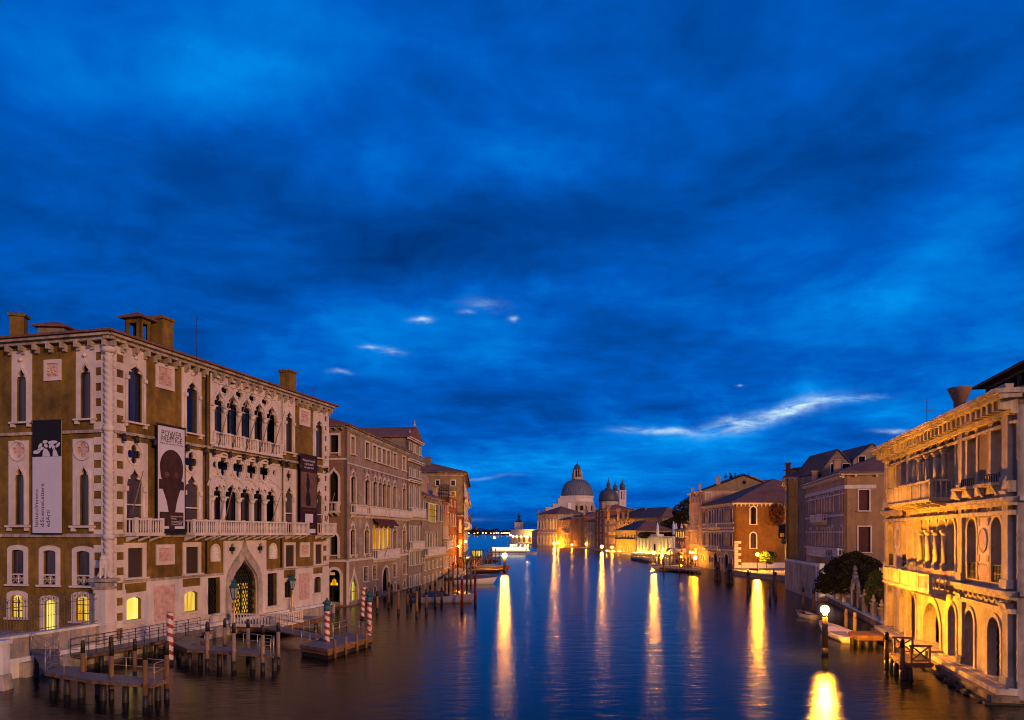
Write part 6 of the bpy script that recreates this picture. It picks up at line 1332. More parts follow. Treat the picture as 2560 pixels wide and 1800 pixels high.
    for px, yt, Y, w in [(1796, 1190, 206, 1.0), (1732, 1217, 215, .7), (1750, 1209, 209, .6), (1895, 1197, 212, .6)]: chimney(B, ax(px, Y), Y, Ht.z1 - 1, zat(yt, Y), w, 'pink_plaster')
    pwin(B, S, 'rect', 1764, 1777, S.z(1770, 1252), S.z(1770, 1232), fw=.15, pane='dark_room', recess=.2)
    # long roof behind the mosaic palace
    Yb = 214; q = [V((ax(1845, Yb), Yb)), V((ax(1985, Yb), Yb)), V((ax(1985, Yb + 14), Yb + 14)), V((ax(1845, Yb + 14), Yb + 14))]; T = thing('long_house', 'long low attic house with roof terrace plants behind the orange wall', 'building', (*q[0], 0)); m = MB(); m.prism(q, 0, zat(1215, Yb)); m.build('wall', 'grey_stucco', T); hip_roof(T, q, zat(1213, Yb), 2.0, .5)
    for i, (px, yt) in enumerate([(1814, 1184), (1825, 1180), (1828, 1183), (1838, 1181), (1846, 1188), (1851, 1178), (1856, 1184), (1860, 1183), (1871, 1179)]):
        Y = 212; P = tree('potted_shrub', 'slim potted shrub on the roof terrace above the mosaic palace', (ax(px, Y), Y, zat(1198, Y)), .8, [(tp(px, (yt + 1192) / 2, Y), .35, (1192 - yt) / 2 * Y / FL / .35), (tp(px + 1, 1193, Y), .45, .8)], 90, .16, 'leaf_dark', .06, 20 + i, 'shrub', 'potted shrubs on the roof terrace')
    antenna(T, ax(1820, 212), 212, zat(1196, 212), zat(1167, 212)); antenna(T, ax(1897, 212), 212, zat(1199, 212), zat(1178, 212))
    slab('ground', [V((51.5, 180.2)), V((ax(1755, 205) + .4, 205)), V((ax(1723, 222) + .4, 222)), V((110, 260)), V((110, 180))], -1, .6, 'paving')
campo()
# ---------------------------------------------------------------- far right bank, in order towards the basin
def far_row():
    G = None
    def H2(*a, **k): return simple(*a, **k)
    out = (-.6, -.8)
    # small orange houses
    for nm, lb, a, Ya, b, Yb, yt, rows in [('orange_house', 'small orange house squeezed against the tall pinkish house', 1723, 221.8, 1713, 228, 1311, [(1395, 1374, 'rect', 'dark_room', 2), (1362, 1350, 'rect', 'curtain', 2), (1340, 1328, 'rect', 'lit_dim', 2)]),
            ('orange_house', 'broad orange house with a row of lit windows and a planted balcony', 1712, 228.5, 1688, 255, 1325, [(1342.5, 1330, 'rect', 'lit_bright', 4), (1370, 1355, 'round', 'curtain', 4), (1398, 1381, 'rect', 'lit_dim', 4)])]:
        p0, p1 = V((ax(a, Ya), Ya)), V((ax(b, Yb), Yb)); Hs = House(nm, lb, p0, p1, (-1, -.3), 12, zat(yt, Yb)); F = Hs.front; Ym = (Ya + Yb) / 2
        for yb, y0, kk, pn, n in rows: grid(Hs.B, F, kk, span(.5, F.L - .5, n), zat(yb, Ym), zat(y0, Ym), (F.L - 1) / n * .45, fw=.2, pane=pn, recess=.1)
        balcony(Hs.B, F, F.L * .1, F.L * .9, zat(1378, Ym), zat(1371, Ym), .9, step=.5); finish(Hs, 'tan' if Ya < 225 else 'orange', roof=1.2)
    # white low museum with lit pilasters
    p0 = V((ax(1683, 300), 300)); p1 = V((ax(1592, 318), 318)); M = House('white_museum', 'low white unfinished palace with floodlit pilasters', p0, p1, (-.3, -1), 14, zat(1341, 300), cat='building'); B, F = M.B, M.front; L = F.L
    for f in (.06, .16, .25, .34, .52 + .14, .76, .85, .94): 
        c = L * f; m = MB(); m.fbox(F, c - .55, c + .55, zat(1375, 305), M.z1 - .6, .003, .6); m.ball(F.P(c, zat(1376, 305), .4), .5, 8, 6); m.build('pilaster', 'white_stone', B)
    for f in (.11, .205, .295, .71, .805, .895): window(B, F, 'rect', L * f - .4, L * f + .4, zat(1372, 305), zat(1355, 305), fw=.15, pane='curtain')
    window(B, F, 'rect', L * .5 - .7, L * .5 + .7, .8, zat(1360, 305), fw=.4, pane='dark_room', name='door', sill=False)
    m = MB(); m.fbox(F, L * .40, L * .6, M.z1, M.z1 + .9, -3, .3); m.fbox(F, -.3, L + .3, M.z1 - .35, M.z1 + .02, .003, .7); m.build('parapet', 'white_stone', B); M.walls('white_stone'); m = MB(); m.prism(M.c, M.z1 - .3, M.z1 - .1); m.build('roof', 'lead', B)
    for px, yt, lb in [(1644, 1305, 'tall closed white parasol in the middle of the museum roof'), (1684, 1303, 'closed white parasol at the right end of the museum roof'), (1690, 1307, 'closed white parasol next to the rightmost tall one'), (1704, 1308, 'small closed white parasol above the orange house')]:
        Y = 306; T = thing('parasol', lb, 'parasol', (ax(px, Y), Y, M.z1), 'closed parasols on the museum roof'); zt = zat(yt, Y); m = MB(); m.lathe((ax(px, Y), Y, 0), [(.1, M.z1 + .3), (.65, M.z1 + .9), (.5, zt - 1.5), (.12, zt)], 8); m.build('canopy', 'banner_white', T); m = MB(); m.tube((ax(px, Y), Y, M.z1 - .1), (ax(px, Y), Y, M.z1 + .9), .09, .09, 6); m.build('pole', 'iron', T)
    mu = leaf_mesh([((ax(px, 312), 312, zat(1338, 312)), 1.6, .8) for px in range(1605, 1684, 6) if not 1636 < px < 1652], 2600, .3, 31); o = mu.build('hedge', 'leaf_dark'); tag(o, 'dark clipped hedge along the back of the museum roof', 'hedge')
    # yellow floodlit house
    p0 = V((ax(1591, 322), 322)); p1 = V((ax(1539, 345), 345)); Yh = House('yellow_villa', 'floodlit yellow house with a row of small balconies', p0, p1, (-.35, -1), 16, zat(1326, 333), cat='building'); B, F = Yh.B, Yh.front
    grid(B, F, 'rect', span(.5, F.L - .5, 7), zat(1345, 333), zat(1335, 333), .8, fw=.12, pane='curtain'); grid(B, F, 'rect', span(.5, F.L - .5, 7), zat(1379, 333), zat(1368, 333), .8, fw=.12, pane='dark_room', hole=True); grid(B, F, 'rect', span(.5, F.L - .5, 7), zat(1362, 333), zat(1358, 333), .5, fw=.1, pane='curtain')
    for u in span(.5, F.L - .5, 7): balcony(B, F, u - .7, u + .7, zat(1347, 333), zat(1343.5, 333), .7, step=.5, brk=False, mt='iron', posts=1)
    Yh.walls('yellow'); cornice(B, F, -.2, F.L + .2, Yh.z1, .3, .5, 'stone', 0); hip_roof(B, Yh.c, Yh.z1 + .1, 4.2, .6)
    # big house with chimneys behind
    p0 = V((ax(1655, 345), 345)); p1 = V((ax(1541, 383), 383)); Q = House('chimney_house', 'large house with many flared chimneys and a row of small arched attic windows', p0, p1, (-.3, -1), 16, zat(1296, 365), cat='building'); B, F = Q.B, Q.front
    grid(B, F, 'round', span(2, F.L - 2, 9), zat(1310, 365), zat(1302, 365), 1.2, fw=.25, pane='dark_room'); Q.walls('grey_stucco'); hip_roof(B, Q.c, Q.z1 + .1, 5.0, .9)
    for px, yt, fl, w in [(1546, 1271, 1, 1.9), (1558, 1280, 0, 1.2), (1569, 1274, 1, 1.7), (1624, 1273, 0, 1.0), (1635, 1276, 1, 1.9), (1646, 1279, 0, 1.0), (1615, 1270, 0, .8), (1521, 1263, 1, 2.0), (1600, 1287, 0, 1.6)]: chimney(B, ax(px, 370), 370, Q.z1 - 1, zat(yt, 370), w, 'tan' if px < 1600 else 'grey_stucco', bool(fl))
    T = thing('roof_terrace', 'open timber frame of a roof terrace above the chimney house', 'roof terrace', (ax(1600, 372), 372, Q.z1 + 3)); m = MB(); x0, x1 = ax(1585, 372), ax(1615, 372); z0, z1 = zat(1290, 372), zat(1269, 372)
    for x in (x0, (x0 * 2 + x1) / 3, (x0 + 2 * x1) / 3, x1):
        for y in (372, 376): m.beam((x, y, z0 - 4), (x, y, z1), .25)
    for y in (372, 376): m.beam((x0, y, z1), (x1, y, z1), .25); m.beam((x0, y, z0 + 1.5), (x1, y, z0 + 1.5), .2)
    m.build('timber_frame', 'wet_wood', T)
    p0 = V((ax(1540, 384), 384)); p1 = V((ax(1508, 400), 400)); Hs = House('arcaded_house', 'orange lit house with triple arched windows on each floor', p0, p1, (-.4, -1), 18, zat(1294.5, 390)); B, F = Hs.B, Hs.front
    for zt, zb in [(1299, 1309), (1317, 1331), (1345, 1358), (1366, 1378)]: grid(B, F, 'round', span(.3, F.L * .55, 4), zat(zb, 390), zat(zt, 390), .9, fw=.2, pane='dark_room'); grid(B, F, 'round', [F.L * .78], zat(zb, 390), zat(zt, 390), 1.4, fw=.25, pane='dark_room')
    finish(Hs, 'tan', roof=3); balcony(B, F, .3, F.L * .5, zat(1334, 390), zat(1330, 390), .8, step=.6)
    specs = [('tower_house', 'narrow tall dark red house left of the arcaded house', 1489, 430, 1507.5, 415, 1276, 'red_plaster', 2, 5),
             ('balcony_house', 'weathered cream house with several balconies in the far row', 1460, 455, 1488.5, 432, 1305, 'cream', 4, 4),
             ('ochre_house', 'brick red house with a column of white framed windows in the far row', 1428, 478, 1459.5, 456, 1293, 'red_plaster', 2, 4),
             ('low_house', 'lower dark tiled house between the classical palace and the red brick house', 1394, 498, 1427.5, 479, 1300, 'tan', 4, 4)]
    for nm, lb, a, Ya, b, Yb, yt, mt, nc, nr in specs:
        p0 = V((ax(b, Yb), Yb)); p1 = V((ax(a, Ya), Ya)); Hs = House(nm, lb, p0, p1, (-.5, -1), 18, zat(yt, (Ya + Yb) / 2)); B, F = Hs.B, Hs.front; hz = Hs.z1
        for i in range(nr): z0 = 1.2 + (hz - 1.2) * i / nr; grid(B, F, 'round' if i else 'rect', span(.6, F.L - .6, nc), z0 + .7, z0 + min(3.4, (hz - 1) / nr * .8), 1.1, fw=.22, pane='dark_room' if (i + nc) % 3 else 'curtain')
        if nc == 4: balcony(B, F, F.L * .2, F.L * .6, 1.2 + (hz - 1.2) / nr * 2 + .5, 1.2 + (hz - 1.2) / nr * 2 + 1.6, .9, step=.8)
        finish(Hs, mt, roof=3.2)
        chimney(B, F.p0.x + 1, F.p0.y + 6, hz, hz + 4.5, 1.2, 'pink_plaster')
    p0 = V((ax(1393, 500), 500)); p1 = V((ax(1344, 520), 520)); Hs = House('classical_palace', 'pale classical palace with pilasters at the far end of the right bank', p0, p1, (-.3, -1), 22, zat(1285, 505), cat='palace'); B, F = Hs.B, Hs.front; L = F.L
    for zb, zt in [(11.5, 17.5), (1.5, 7.5)]:
        grid(B, F, 'rect', span(.5, L - .5, 6), zb + .6, zt - .8, 1.2, fw=.25, pane='curtain')
        for f in range(7): m = MB(); c = .4 + (L - .8) * f / 6; m.fbox(F, c - .3, c + .3, zb, zt + .6, .003, .35); m.build('pilaster', 'white_stone', B)
    cornice(B, F, -.1, L + .1, 9.6, .6, .7, 'stone', 0); finish(Hs, 'stone_old', roof=5.2, ov=.8); chimney(B, F.p1.x + 1, F.p1.y + 3, Hs.z1, Hs.z1 + 3, 1.2, 'grey_stucco'); chimney(B, F.p1.x + 5, F.p1.y + 5, Hs.z1, Hs.z1 + 3.4, 1.2, 'grey_stucco')
    p0 = V((ax(1344, 540), 540)); p1 = V((ax(1329, 600), 600)); Hs = House('low_house', 'low dark house between classical palace and customs house', p0, p1, (-.6, -1), 18, zat(1328, 560)); grid(Hs.B, Hs.front, 'rect', span(1, 40, 6), 3, 6, 1.6, fw=.3, pane='dark_room'); finish(Hs, 'grey_stucco', roof=2.5)
    slab('ground', [V((ax(1724, 222), 224)), V((ax(1683, 298), 298)), V((ax(1592, 316), 316)), V((ax(1540, 343), 343)), V((ax(1508, 398), 398)), V((ax(1394, 498), 498)), V((ax(1344, 518), 518)), V((ax(1329, 600), 600)), V((ax(1270, 690), 690)), V((40, 760)), V((260, 800)), V((260, 240))], -1, .7, 'paving')
    T = tree('bank_tree', 'tall loose dark tree behind the orange houses', (ax(1712, 262), 262, .7), 11, [(tp(1700, 1278, 262), 2.6, .9), (tp(1714, 1268, 262), 2.6, .9), (tp(1722, 1256, 262), 1.9, .9), (tp(1694, 1296, 262), 1.6, .8), (tp(1708, 1290, 262), 2.2, .8), (tp(1722, 1285, 262), 2.4, 1), (tp(1690, 1282, 262), 1.3, .8)], 1500, .42, 'leaf_dark', .4, 12)
    tree('bank_tree', 'low broad dark trees of the museum garden', (ax(1690, 330), 330, .7), 5, [(tp(1672, 1314, 330), 4.0, .6), (tp(1690, 1308, 330), 4.5, .6), (tp(1662, 1322, 330), 3.2, .6), (tp(1704, 1318, 330), 4.0, .7)], 2600, .4, 'leaf_dark', .4, 13)['label'] = 'low broad dark tree behind the museum roof parasols'
far_row()
# ---------------------------------------------------------------- domed church
def church():
    Y = 650; cx = ax(1443, Y); T = thing('domed_church', 'great domed basilica with scaffold sheeting, smaller dome and twin bell towers', 'church', (cx, Y, 0)); s = Y / FL; zz = lambda y: zat(y, Y)
    def lathe(px, prof, mt, nm, n=32, Yd=Y, par=None, smooth=True):
        m = MB(); m.lathe((ax(px, Yd), Yd, 0), [(r * Yd / FL, zat(y, Yd)) for r, y in prof], n, smooth=smooth); return m.build(nm, mt, par or T)
    dome = lathe(1443, [(39.5, 1241), (39.6, 1236), (38.5, 1229), (36, 1221), (32, 1213), (27, 1206.5), (20, 1201.5), (13.5, 1199.5)], 'lead', 'dome', 40)
    rb = MB()
    for i in range(40):
        t = 2 * math.pi * i / 40; pr = [(39.5, 1241), (39.7, 1236), (38.6, 1229), (36.1, 1221), (32.1, 1213), (27.1, 1206.4), (20, 1201.4)]
        for (r0, y0), (r1, y1) in zip(pr, pr[1:]): rb.beam((cx + r0 * s * math.cos(t), Y + r0 * s * math.sin(t), zz(y0)), (cx + r1 * s * math.cos(t), Y + r1 * s * math.sin(t), zz(y1)), .35)
    rb.build('dome_rib', 'lead', dome)
    lt = lathe(1443, [(14, 1200), (14, 1193.5), (13, 1193)], 'stone_old', 'lantern_base', 16)
    m = MB()
    for i in range(8): t = 2 * math.pi * i / 8; m.beam((cx + 10 * s * math.cos(t), Y + 10 * s * math.sin(t), zz(1194)), (cx + 9 * s * math.cos(t), Y + 9 * s * math.sin(t), zz(1174)), 1.1); m.lathe((cx + 12.3 * s * math.cos(t), Y + 12.3 * s * math.sin(t), 0), [(.5, zz(1193)), (.3, zz(1184)), (.1, zz(1178))], 6)
    m.build('lantern', 'stone_old', T); lathe(1443, [(5, 1194), (5, 1174)], 'dark_room', 'lantern_core', 10)
    lathe(1443, [(10.5, 1174.5), (10.5, 1172.5), (8.5, 1172), (8.3, 1168), (6.5, 1164), (3, 1161.5), (1.6, 1160), (1.2, 1155), (.5, 1149)], 'lead_dark', 'lantern_cap', 14)
    lathe(1443, [(40.5, 1290), (40.5, 1256), (42.5, 1255.5), (42.5, 1253), (40, 1252.5), (40, 1245), (41.5, 1244), (41.5, 1240.5)], 'stone', 'drum', 32)
    wn = MB()
    for i in range(16):
        t = 2 * math.pi * (i + .5) / 16; px, py = cx + 40.8 * s * math.cos(t), Y + 40.8 * s * math.sin(t); tv = V((-math.sin(t), math.cos(t), 0)) * 1.3; o = V((math.cos(t), math.sin(t), 0)) * .15
        c = V((px, py, 0)) + o; wn.add([c - tv + V((0, 0, zz(1277))), c + tv + V((0, 0, zz(1277))), c + tv + V((0, 0, zz(1268))), c + tv * .6 + V((0, 0, zz(1265.5))), c - tv * .6 + V((0, 0, zz(1265.5))), c - tv + V((0, 0, zz(1268)))], [(0, 1, 2, 3, 4, 5)])
    wn.build('drum_window', 'dark_room', T)
    vo = MB()
    for i in range(12):
        t = 2 * math.pi * i / 12; a = V((math.cos(t), math.sin(t), 0)); b = V((-a.y, a.x, 0)) * .9
        for k in range(6): r0 = 41 + 11 * (1 - k / 6) ** 1.5; z0, z1 = zz(1284 - k * 4.5), zz(1284 - (k + 1) * 4.5); c = V((cx, Y, 0)); vo.hexa([c + a * (40 * s) - b + V((0, 0, z0)), c + a * (r0 * s) - b + V((0, 0, z0)), c + a * (r0 * s) + b + V((0, 0, z0)), c + a * (40 * s) + b + V((0, 0, z0)), c + a * (40 * s) - b + V((0, 0, z1)), c + a * (r0 * s) - b + V((0, 0, z1)), c + a * (r0 * s) + b + V((0, 0, z1)), c + a * (40 * s) + b + V((0, 0, z1))])
    vo.build('volute', 'stone_old', T)
    lathe(1443, [(52, 1400), (52, 1287), (50, 1284), (41, 1282)], 'white_stone', 'octagon_body', 8, smooth=False)
    sc = MB(); f = 632
    for a, b, y0, y1 in [(1398, 1437, 1240.5, 1282), (1393, 1398.5, 1247, 1282), (1380.5, 1393, 1260, 1282), (1363.5, 1381, 1268.5, 1284)]: sc.box(ax(a, f), ax(b, f), f - 8 + (a - 1363) * .05, f + 8, zat(y1 + 8, f), zat(y0, f))
    sc.build('scaffold_sheeting', 'scaffold_sheet', T)
    pn = MB(); pn.box(ax(1419, f - 7), ax(1428, f - 7), f - 7.2, f - 6.5, zat(1278, f), zat(1258, f)); pn.build('sheet_panel', 'white_stone', T)
    # small dome
    Y2 = 690; sd = lathe(1521, [(24.2, 1255), (24.6, 1249), (24, 1241), (21.5, 1233), (17, 1227), (10, 1223.5), (7, 1223)], 'lead_dark', 'small_dome', 32, Y2)
    lathe(1521, [(24, 1300), (24, 1256), (25, 1255.6), (25, 1254.6)], 'stone', 'small_drum', 24, Y2)
    lathe(1521, [(8, 1224), (7.5, 1219.5), (4.5, 1219), (4.2, 1214), (5.5, 1213.5), (5.8, 1211.5), (4, 1208), (1.8, 1204), (1.2, 1200), (.4, 1193)], 'lead_dark', 'small_lantern', 14, Y2)
    m = MB(); x = ax(1509, Y2 - 9)
    m.box(ax(1508, Y2 - 9), ax(1512, Y2 - 9), Y2 - 8.7, Y2 - 8.2, zat(1270, Y2 - 9), zat(1261, Y2 - 9)); m.box(ax(1542, Y2 - 9), ax(1545, Y2 - 9), Y2 - 8.7, Y2 - 5, zat(1270, Y2 - 9), zat(1261, Y2 - 9)); m.build('small_drum_window', 'dark_room', T)
    for px, dx, Yt in ((1557, 8.6, 690), (1539, 7.6, 705)):
        dy = 0 if px == 1557 else 3
        m = MB(); x0, x1 = ax(px - dx, Yt), ax(px + dx, Yt); w = x1 - x0; zb = zat(1300, Yt); m.box(x0, x1, Yt, Yt + w, zb, zat(1247.5, Yt)); zt = zat(1227 + dy, Yt)
        for a in (x0, (x0 + x1) / 2 - w * .09, x1 - w * .2):
            for b in (Yt, Yt + w * .8): m.box(a, a + w * .2 * (1 if a != (x0 + x1) / 2 - w * .09 else .9), b, b + w * .2, zat(1247.4, Yt), zt - .6)
        m.box(x0, x1, Yt, Yt + w, zt - .6, zt); m.box(x0 - .5, x1 + .5, Yt - .5, Yt + w + .5, zt, zt + .7); m.box(x0 - .3, x1 + .3, Yt - .3, Yt + w + .3, zat(1248.5, Yt), zat(1247.5, Yt)); tw = m.build('bell_tower', 'stone', T)
        m = MB(); c = (ax(px, Yt), Yt + w / 2, 0); m.lathe(c, [(w * .36, zt + .7), (w * .36, zat(1217.5 + dy, Yt)), (w * .41, zat(1216 + dy, Yt)), (w * .38, zat(1211.5 + dy, Yt)), (w * .2, zat(1208.5 + dy, Yt)), (w * .1, zat(1206 + dy, Yt)), (w * .1, zat(1203 + dy, Yt)), (.1, zat(1195 + dy, Yt))], 14); m.build('cupola', 'lead_dark', tw)
church()
# ---------------------------------------------------------------- customs house point and far shore
def point():
    p0 = V((ax(1334, 640), 640)); p1 = V((ax(1276, 690), 690)); Hs = House('customs_house', 'low floodlit customs house at the point with columned tower and globe', p0, p1, (-.6, -1), 30, zat(1323.5, 665), cat='building'); B, F = Hs.B, Hs.front; L = F.L
    grid(B, F, 'round', span(3, L - 3, 4), 1.2, zat(1339, 665), 6, fw=.6, pane='lit_dim', sill=False); Hs.walls('white_stone'); cornice(B, F, -.5, L + .5, Hs.z1, .6, .9, 'stone', 0); m = MB(); m.prism(Hs.c, Hs.z1 - .4, Hs.z1 - .1); m.build('roof', 'lead', B)
    Y = 690; x = ax(1297, Y); k = Y / FL; tw = MB(); tw.box(x - 10.5 * k, x + 10.5 * k, Y - 4, Y + 4, 2, zat(1308, Y)); tw.box(x - 11.5 * k, x + 11.5 * k, Y - 4.5, Y + 4.5, zat(1308, Y), zat(1306, Y)); tw.build('tower', 'white_stone', B)
    m = MB(); m.lathe((x, Y, 0), [(9 * k, zat(1306, Y)), (6 * k, zat(1303.5, Y)), (5 * k, zat(1298, Y)), (3 * k, zat(1297, Y)), (2.2 * k, zat(1295, Y)), (4.2 * k, zat(1292.5, Y)), (4.2 * k, zat(1290, Y)), (1.5 * k, zat(1287.5, Y)), (1.2 * k, zat(1284, Y)), (.3 * k, zat(1281, Y))], 14); m.build('globe_finial', 'lead_dark', B)
    slab('quay', [V((ax(1334, 632), 630)), V((ax(1268, 690), 685)), V((ax(1268, 700), 700)), V((ax(1334, 660), 700))], -1, .8, 'paving')
    Yf = 2600; rr = random.Random(2); sh = MB(); sh.prism([V((-330, Yf)), V((170, Yf)), V((170, Yf + 200)), V((-330, Yf + 200))], -1, 1.2); structure(sh.build('shore', 'ground'))
    cl = []; x = -300
    while x < 150: r = rr.uniform(8, 15); cl.append(((x, Yf + 60 + rr.uniform(-15, 15), rr.uniform(8, 16)), r, .8)); x += r * .75
    o = leaf_mesh(cl, 7000, 2.6, 3).build('far_trees', 'leaf_dark'); o['kind'] = 'stuff'; o['label'] = 'dark mass of trees along the far shore'
    T = thing('far_church', 'tiny far church with dome above the distant trees', 'church', (ax(1187, Yf + 80), Yf + 80, 0)); m = MB(); m.box(ax(1187, Yf) - 12, ax(1187, Yf) + 12, Yf + 80, Yf + 100, 0, 14); m.build('nave', 'grey_stucco', T); m = MB(); m.lathe((ax(1187, Yf), Yf + 90, 0), [(7, 14), (7, 26), (6, 31), (2, 35), (.5, 42)], 12); m.build('dome', 'lead_dark', T)
point()
# ---------------------------------------------------------------- lit lamps
lampmat('lamp_strong', 2700); lampmat('lamp_near', 5900); lampmat('lamp_canal', 1500); lampmat('lamp_flood_villa', 520, (1, .50, .05)); lampmat('lamp_campo', 4800); lampmat('lamp_mid', 1300); lampmat('lamp_house', 420); lampmat('lamp_row', 420, (1, .50, .10)); lampmat('lamp_shore', 14, (1, .50, .12)); lampmat('lamp_flood', 190, (1, .58, .08)); lampmat('lamp_wall', 420); lampmat('lamp_small', 330)
def water_lamp(px, py, Y, label, m='lamp_strong', r=.34, w=.30):
    x = ax(px, Y); z = zat(py, Y); T = thing('water_lamp', label, 'lamp', (x, Y, 0), 'lamps on posts standing in the water')
    p = MB(); p.lathe((x, Y, 0), [(w * 1.05, .7), (w * .95, z - r - .35), (w * .8, z - r - .2)], 10); p.build('post', 'pile_wood', T)
    p = MB(); p.lathe((x, Y, 0), [(w * 1.25, -1.5), (w * 1.2, .3), (w * 1.06, .71)], 10); p.build('wet_foot', 'wet_wood', T)
    p = MB(); p.lathe((x, Y, 0), [(w * .84, z - r - .2), (w * .9, z - r - .08), (w * .7, z - r * .85)], 10); p.build('collar', 'white_paint', T)
    p = MB(); p.ball((x, Y, z), r, 12, 8); p.build('lamp_globe', m, T); return T
water_lamp(1261.7, 1388.5, 178, 'bright lamp on a post standing alone in mid canal', 'lamp_canal', .5)
water_lamp(1504.7, 1366.5, 372, 'bright lamp on a post before the yellow floodlit house', 'lamp_strong', .5, .35)
water_lamp(2062.5, 1524, 56.4, 'nearest bright lamp on a thick post off the marble palace', 'lamp_near', .29, .2)
def street_lamp(px, py, Y, zb, label, m, r=.3, group='street lamps on the canal quays', name='street_lamp'):
    x = ax(px, Y); z = zat(py, Y); T = thing(name, label, 'street lamp', (x, Y, zb), group)
    p = MB(); p.lathe((x, Y, 0), [(.22, zb), (.2, zb + .35), (.1, zb + .6), (.07, zb + 1.4), (.06, z - r - .3), (.16, z - r - .2), (.1, z - r)], 8); p.build('post', 'iron', T)
    p = MB(); p.ball((x, Y, z), r, 10, 8); p.build('lamp_globe', m, T); return T
T = street_lamp(1893.4, 1386, 166, .95, 'bright street lamp on the paved campo before the orange wall', 'lamp_campo', .30)
street_lamp(1385.7, 1359, 490, 0, 'lamp on the water steps before the classical palace', 'lamp_strong', .55); street_lamp(1396, 1357, 496, .5, 'weaker lamp just right of the classical palace lamp', 'lamp_mid', .3); street_lamp(1410, 1349.5, 493, .5, 'tall lamp lighting a narrow wall strip in the far row', 'lamp_mid', .25)
street_lamp(1634.6, 1381.5, 224, 0, 'bright lamp at the museum landing', 'lamp_strong', .38); street_lamp(1738, 1394.5, 204, .6, 'bright lamp at the foot of the tall pinkish house', 'lamp_house', .42)
street_lamp(1236, 1344, 500, 0, 'lamp on a tall post beside the far left landing', 'lamp_mid', .45); street_lamp(1444, 1281, 575, 0, 'lone high lamp shining before the drum of the domed church', 'lamp_mid', .55)
def wall_lamp(px, py, Y, label, m='lamp_wall', r=.22):
    x = ax(px, Y); z = zat(py, Y); T = thing('wall_lamp', label, 'wall lamp', (x, Y, z), 'wall lamps of the far left quay'); p = MB(); p.ball((x, Y, z), r, 10, 8); p.build('lamp_globe', m, T); p = MB(); p.beam((x - .9, Y, z + .35), (x, Y, z + .35), .07); p.beam((x, Y, z + .35), (x, Y, z + r * .9), .05); p.build('bracket', 'iron', T)
for px, py, Y, lb in [(1726, 1381, 213, 'left of two small wall lamps low on the tall pinkish house'), (1732.5, 1381, 212, 'right of two small wall lamps low on the tall pinkish house'), (1703, 1392, 232, 'small added lamp warming the water door of the broad orange house'), (1655, 1389, 290, 'small lamp between the museum mooring posts'), (1465, 1360, 448, 'small added lamp warming the foot of the balcony house'), (1430, 1362, 470, 'small added lamp warming the foot of the red brick far house'), (1530, 1368, 376, 'small added lamp warming the foot of the arcaded house')]: street_lamp(px, py, Y, .5, lb, 'lamp_small', .2 if Y < 250 else .42, 'small lamps along the far right bank')  # orange, balcony, brick and arcaded house lamps are added to warm the bank
wall_lamp(1147, 1366, 182, 'wall lamp lighting the orange house front yellow'); wall_lamp(1164, 1354, 188, 'wall lamp at the corner of the cream palace', 'lamp_wall', .25)
for i, (px, py) in enumerate([(1276, 1338), (1283, 1341), (1292, 1341.5), (1302.5, 1342), (1313, 1340), (1319.5, 1342.5)]): street_lamp(px, py, 655 - i * 4, .8, 'lamp in the row along the customs house front', 'lamp_row', .5, 'row of lamps before the customs house')
def shore():
    rr = random.Random(4); pxs = [1164, 1172, 1186, 1194, 1207, 1215, 1227, 1235, 1241, 1246, 1254, 1260, 1265, 1268, 1273]
    first = None
    for px in pxs:
        Y = 2590; x = ax(px, Y); z = zat(1332 + rr.uniform(-.5, 1.5), Y)
        if first is None:
            first = thing('shore_lamp', 'tiny lamp in the string along the far shore', 'street lamp', (x, Y, 1.2), 'string of lamps on the far shore'); p = MB(); p.ball((x, Y, 9.5), 1.7, 8, 6); p.build('lamp_globe', 'lamp_shore', first); p = MB(); p.tube((x, Y, 1.2), (x, Y, 8), .25, .2, 6); p.build('post', 'iron', first)
        else: dup(first, (x, Y, 1.2 + rr.uniform(-1.5, 1.0)), scale=(1, 1, 1))
shore()
def flood(F, u, w, z, label, hw=.35, m='lamp_flood'):
    q = F.P(u, z, w); T = thing('floodlight', label, 'floodlight', q, 'floodlights at the foot of the lit buildings')
    p = MB(); p.hexa([F.P(u - hw, z - .2, w), F.P(u + hw, z - .2, w), F.P(u + hw, z - .2, w + .25), F.P(u - hw, z - .2, w + .25), F.P(u - hw, z + .02, w - .12), F.P(u + hw, z + .02, w - .12), F.P(u + hw, z + .3, w + .2), F.P(u - hw, z + .3, w + .2)]); p.build('housing', 'iron', T)
    p = MB(); a, b, c, d = F.P(u - hw * .9, z + .06, w - .12), F.P(u + hw * .9, z + .06, w - .12), F.P(u + hw * .9, z + .33, w + .17), F.P(u - hw * .9, z + .33, w + .17); p.add([a, b, c, d], [(0, 1, 2, 3)]); p.build('lit_lens', m, T)
def floods():
    M = Fac(V((ax(1683, 300), 300)), V((ax(1592, 318), 318)), (-.3, -1))
    for i, f in enumerate((.06, .16, .25, .34, .66, .76, .85, .94)): flood(M, M.L * f, 2.4, .9, 'small floodlight under a pilaster of the white museum', .5)
    Yv = Fac(V((ax(1591, 322), 322)), V((ax(1539, 345), 345)), (-.35, -1))
    for f in (.18, .5, .82): flood(Yv, Yv.L * f, 5.5, 1.0, 'floodlight on the water edge before the yellow house', 1.4, 'lamp_flood_villa')
floods()

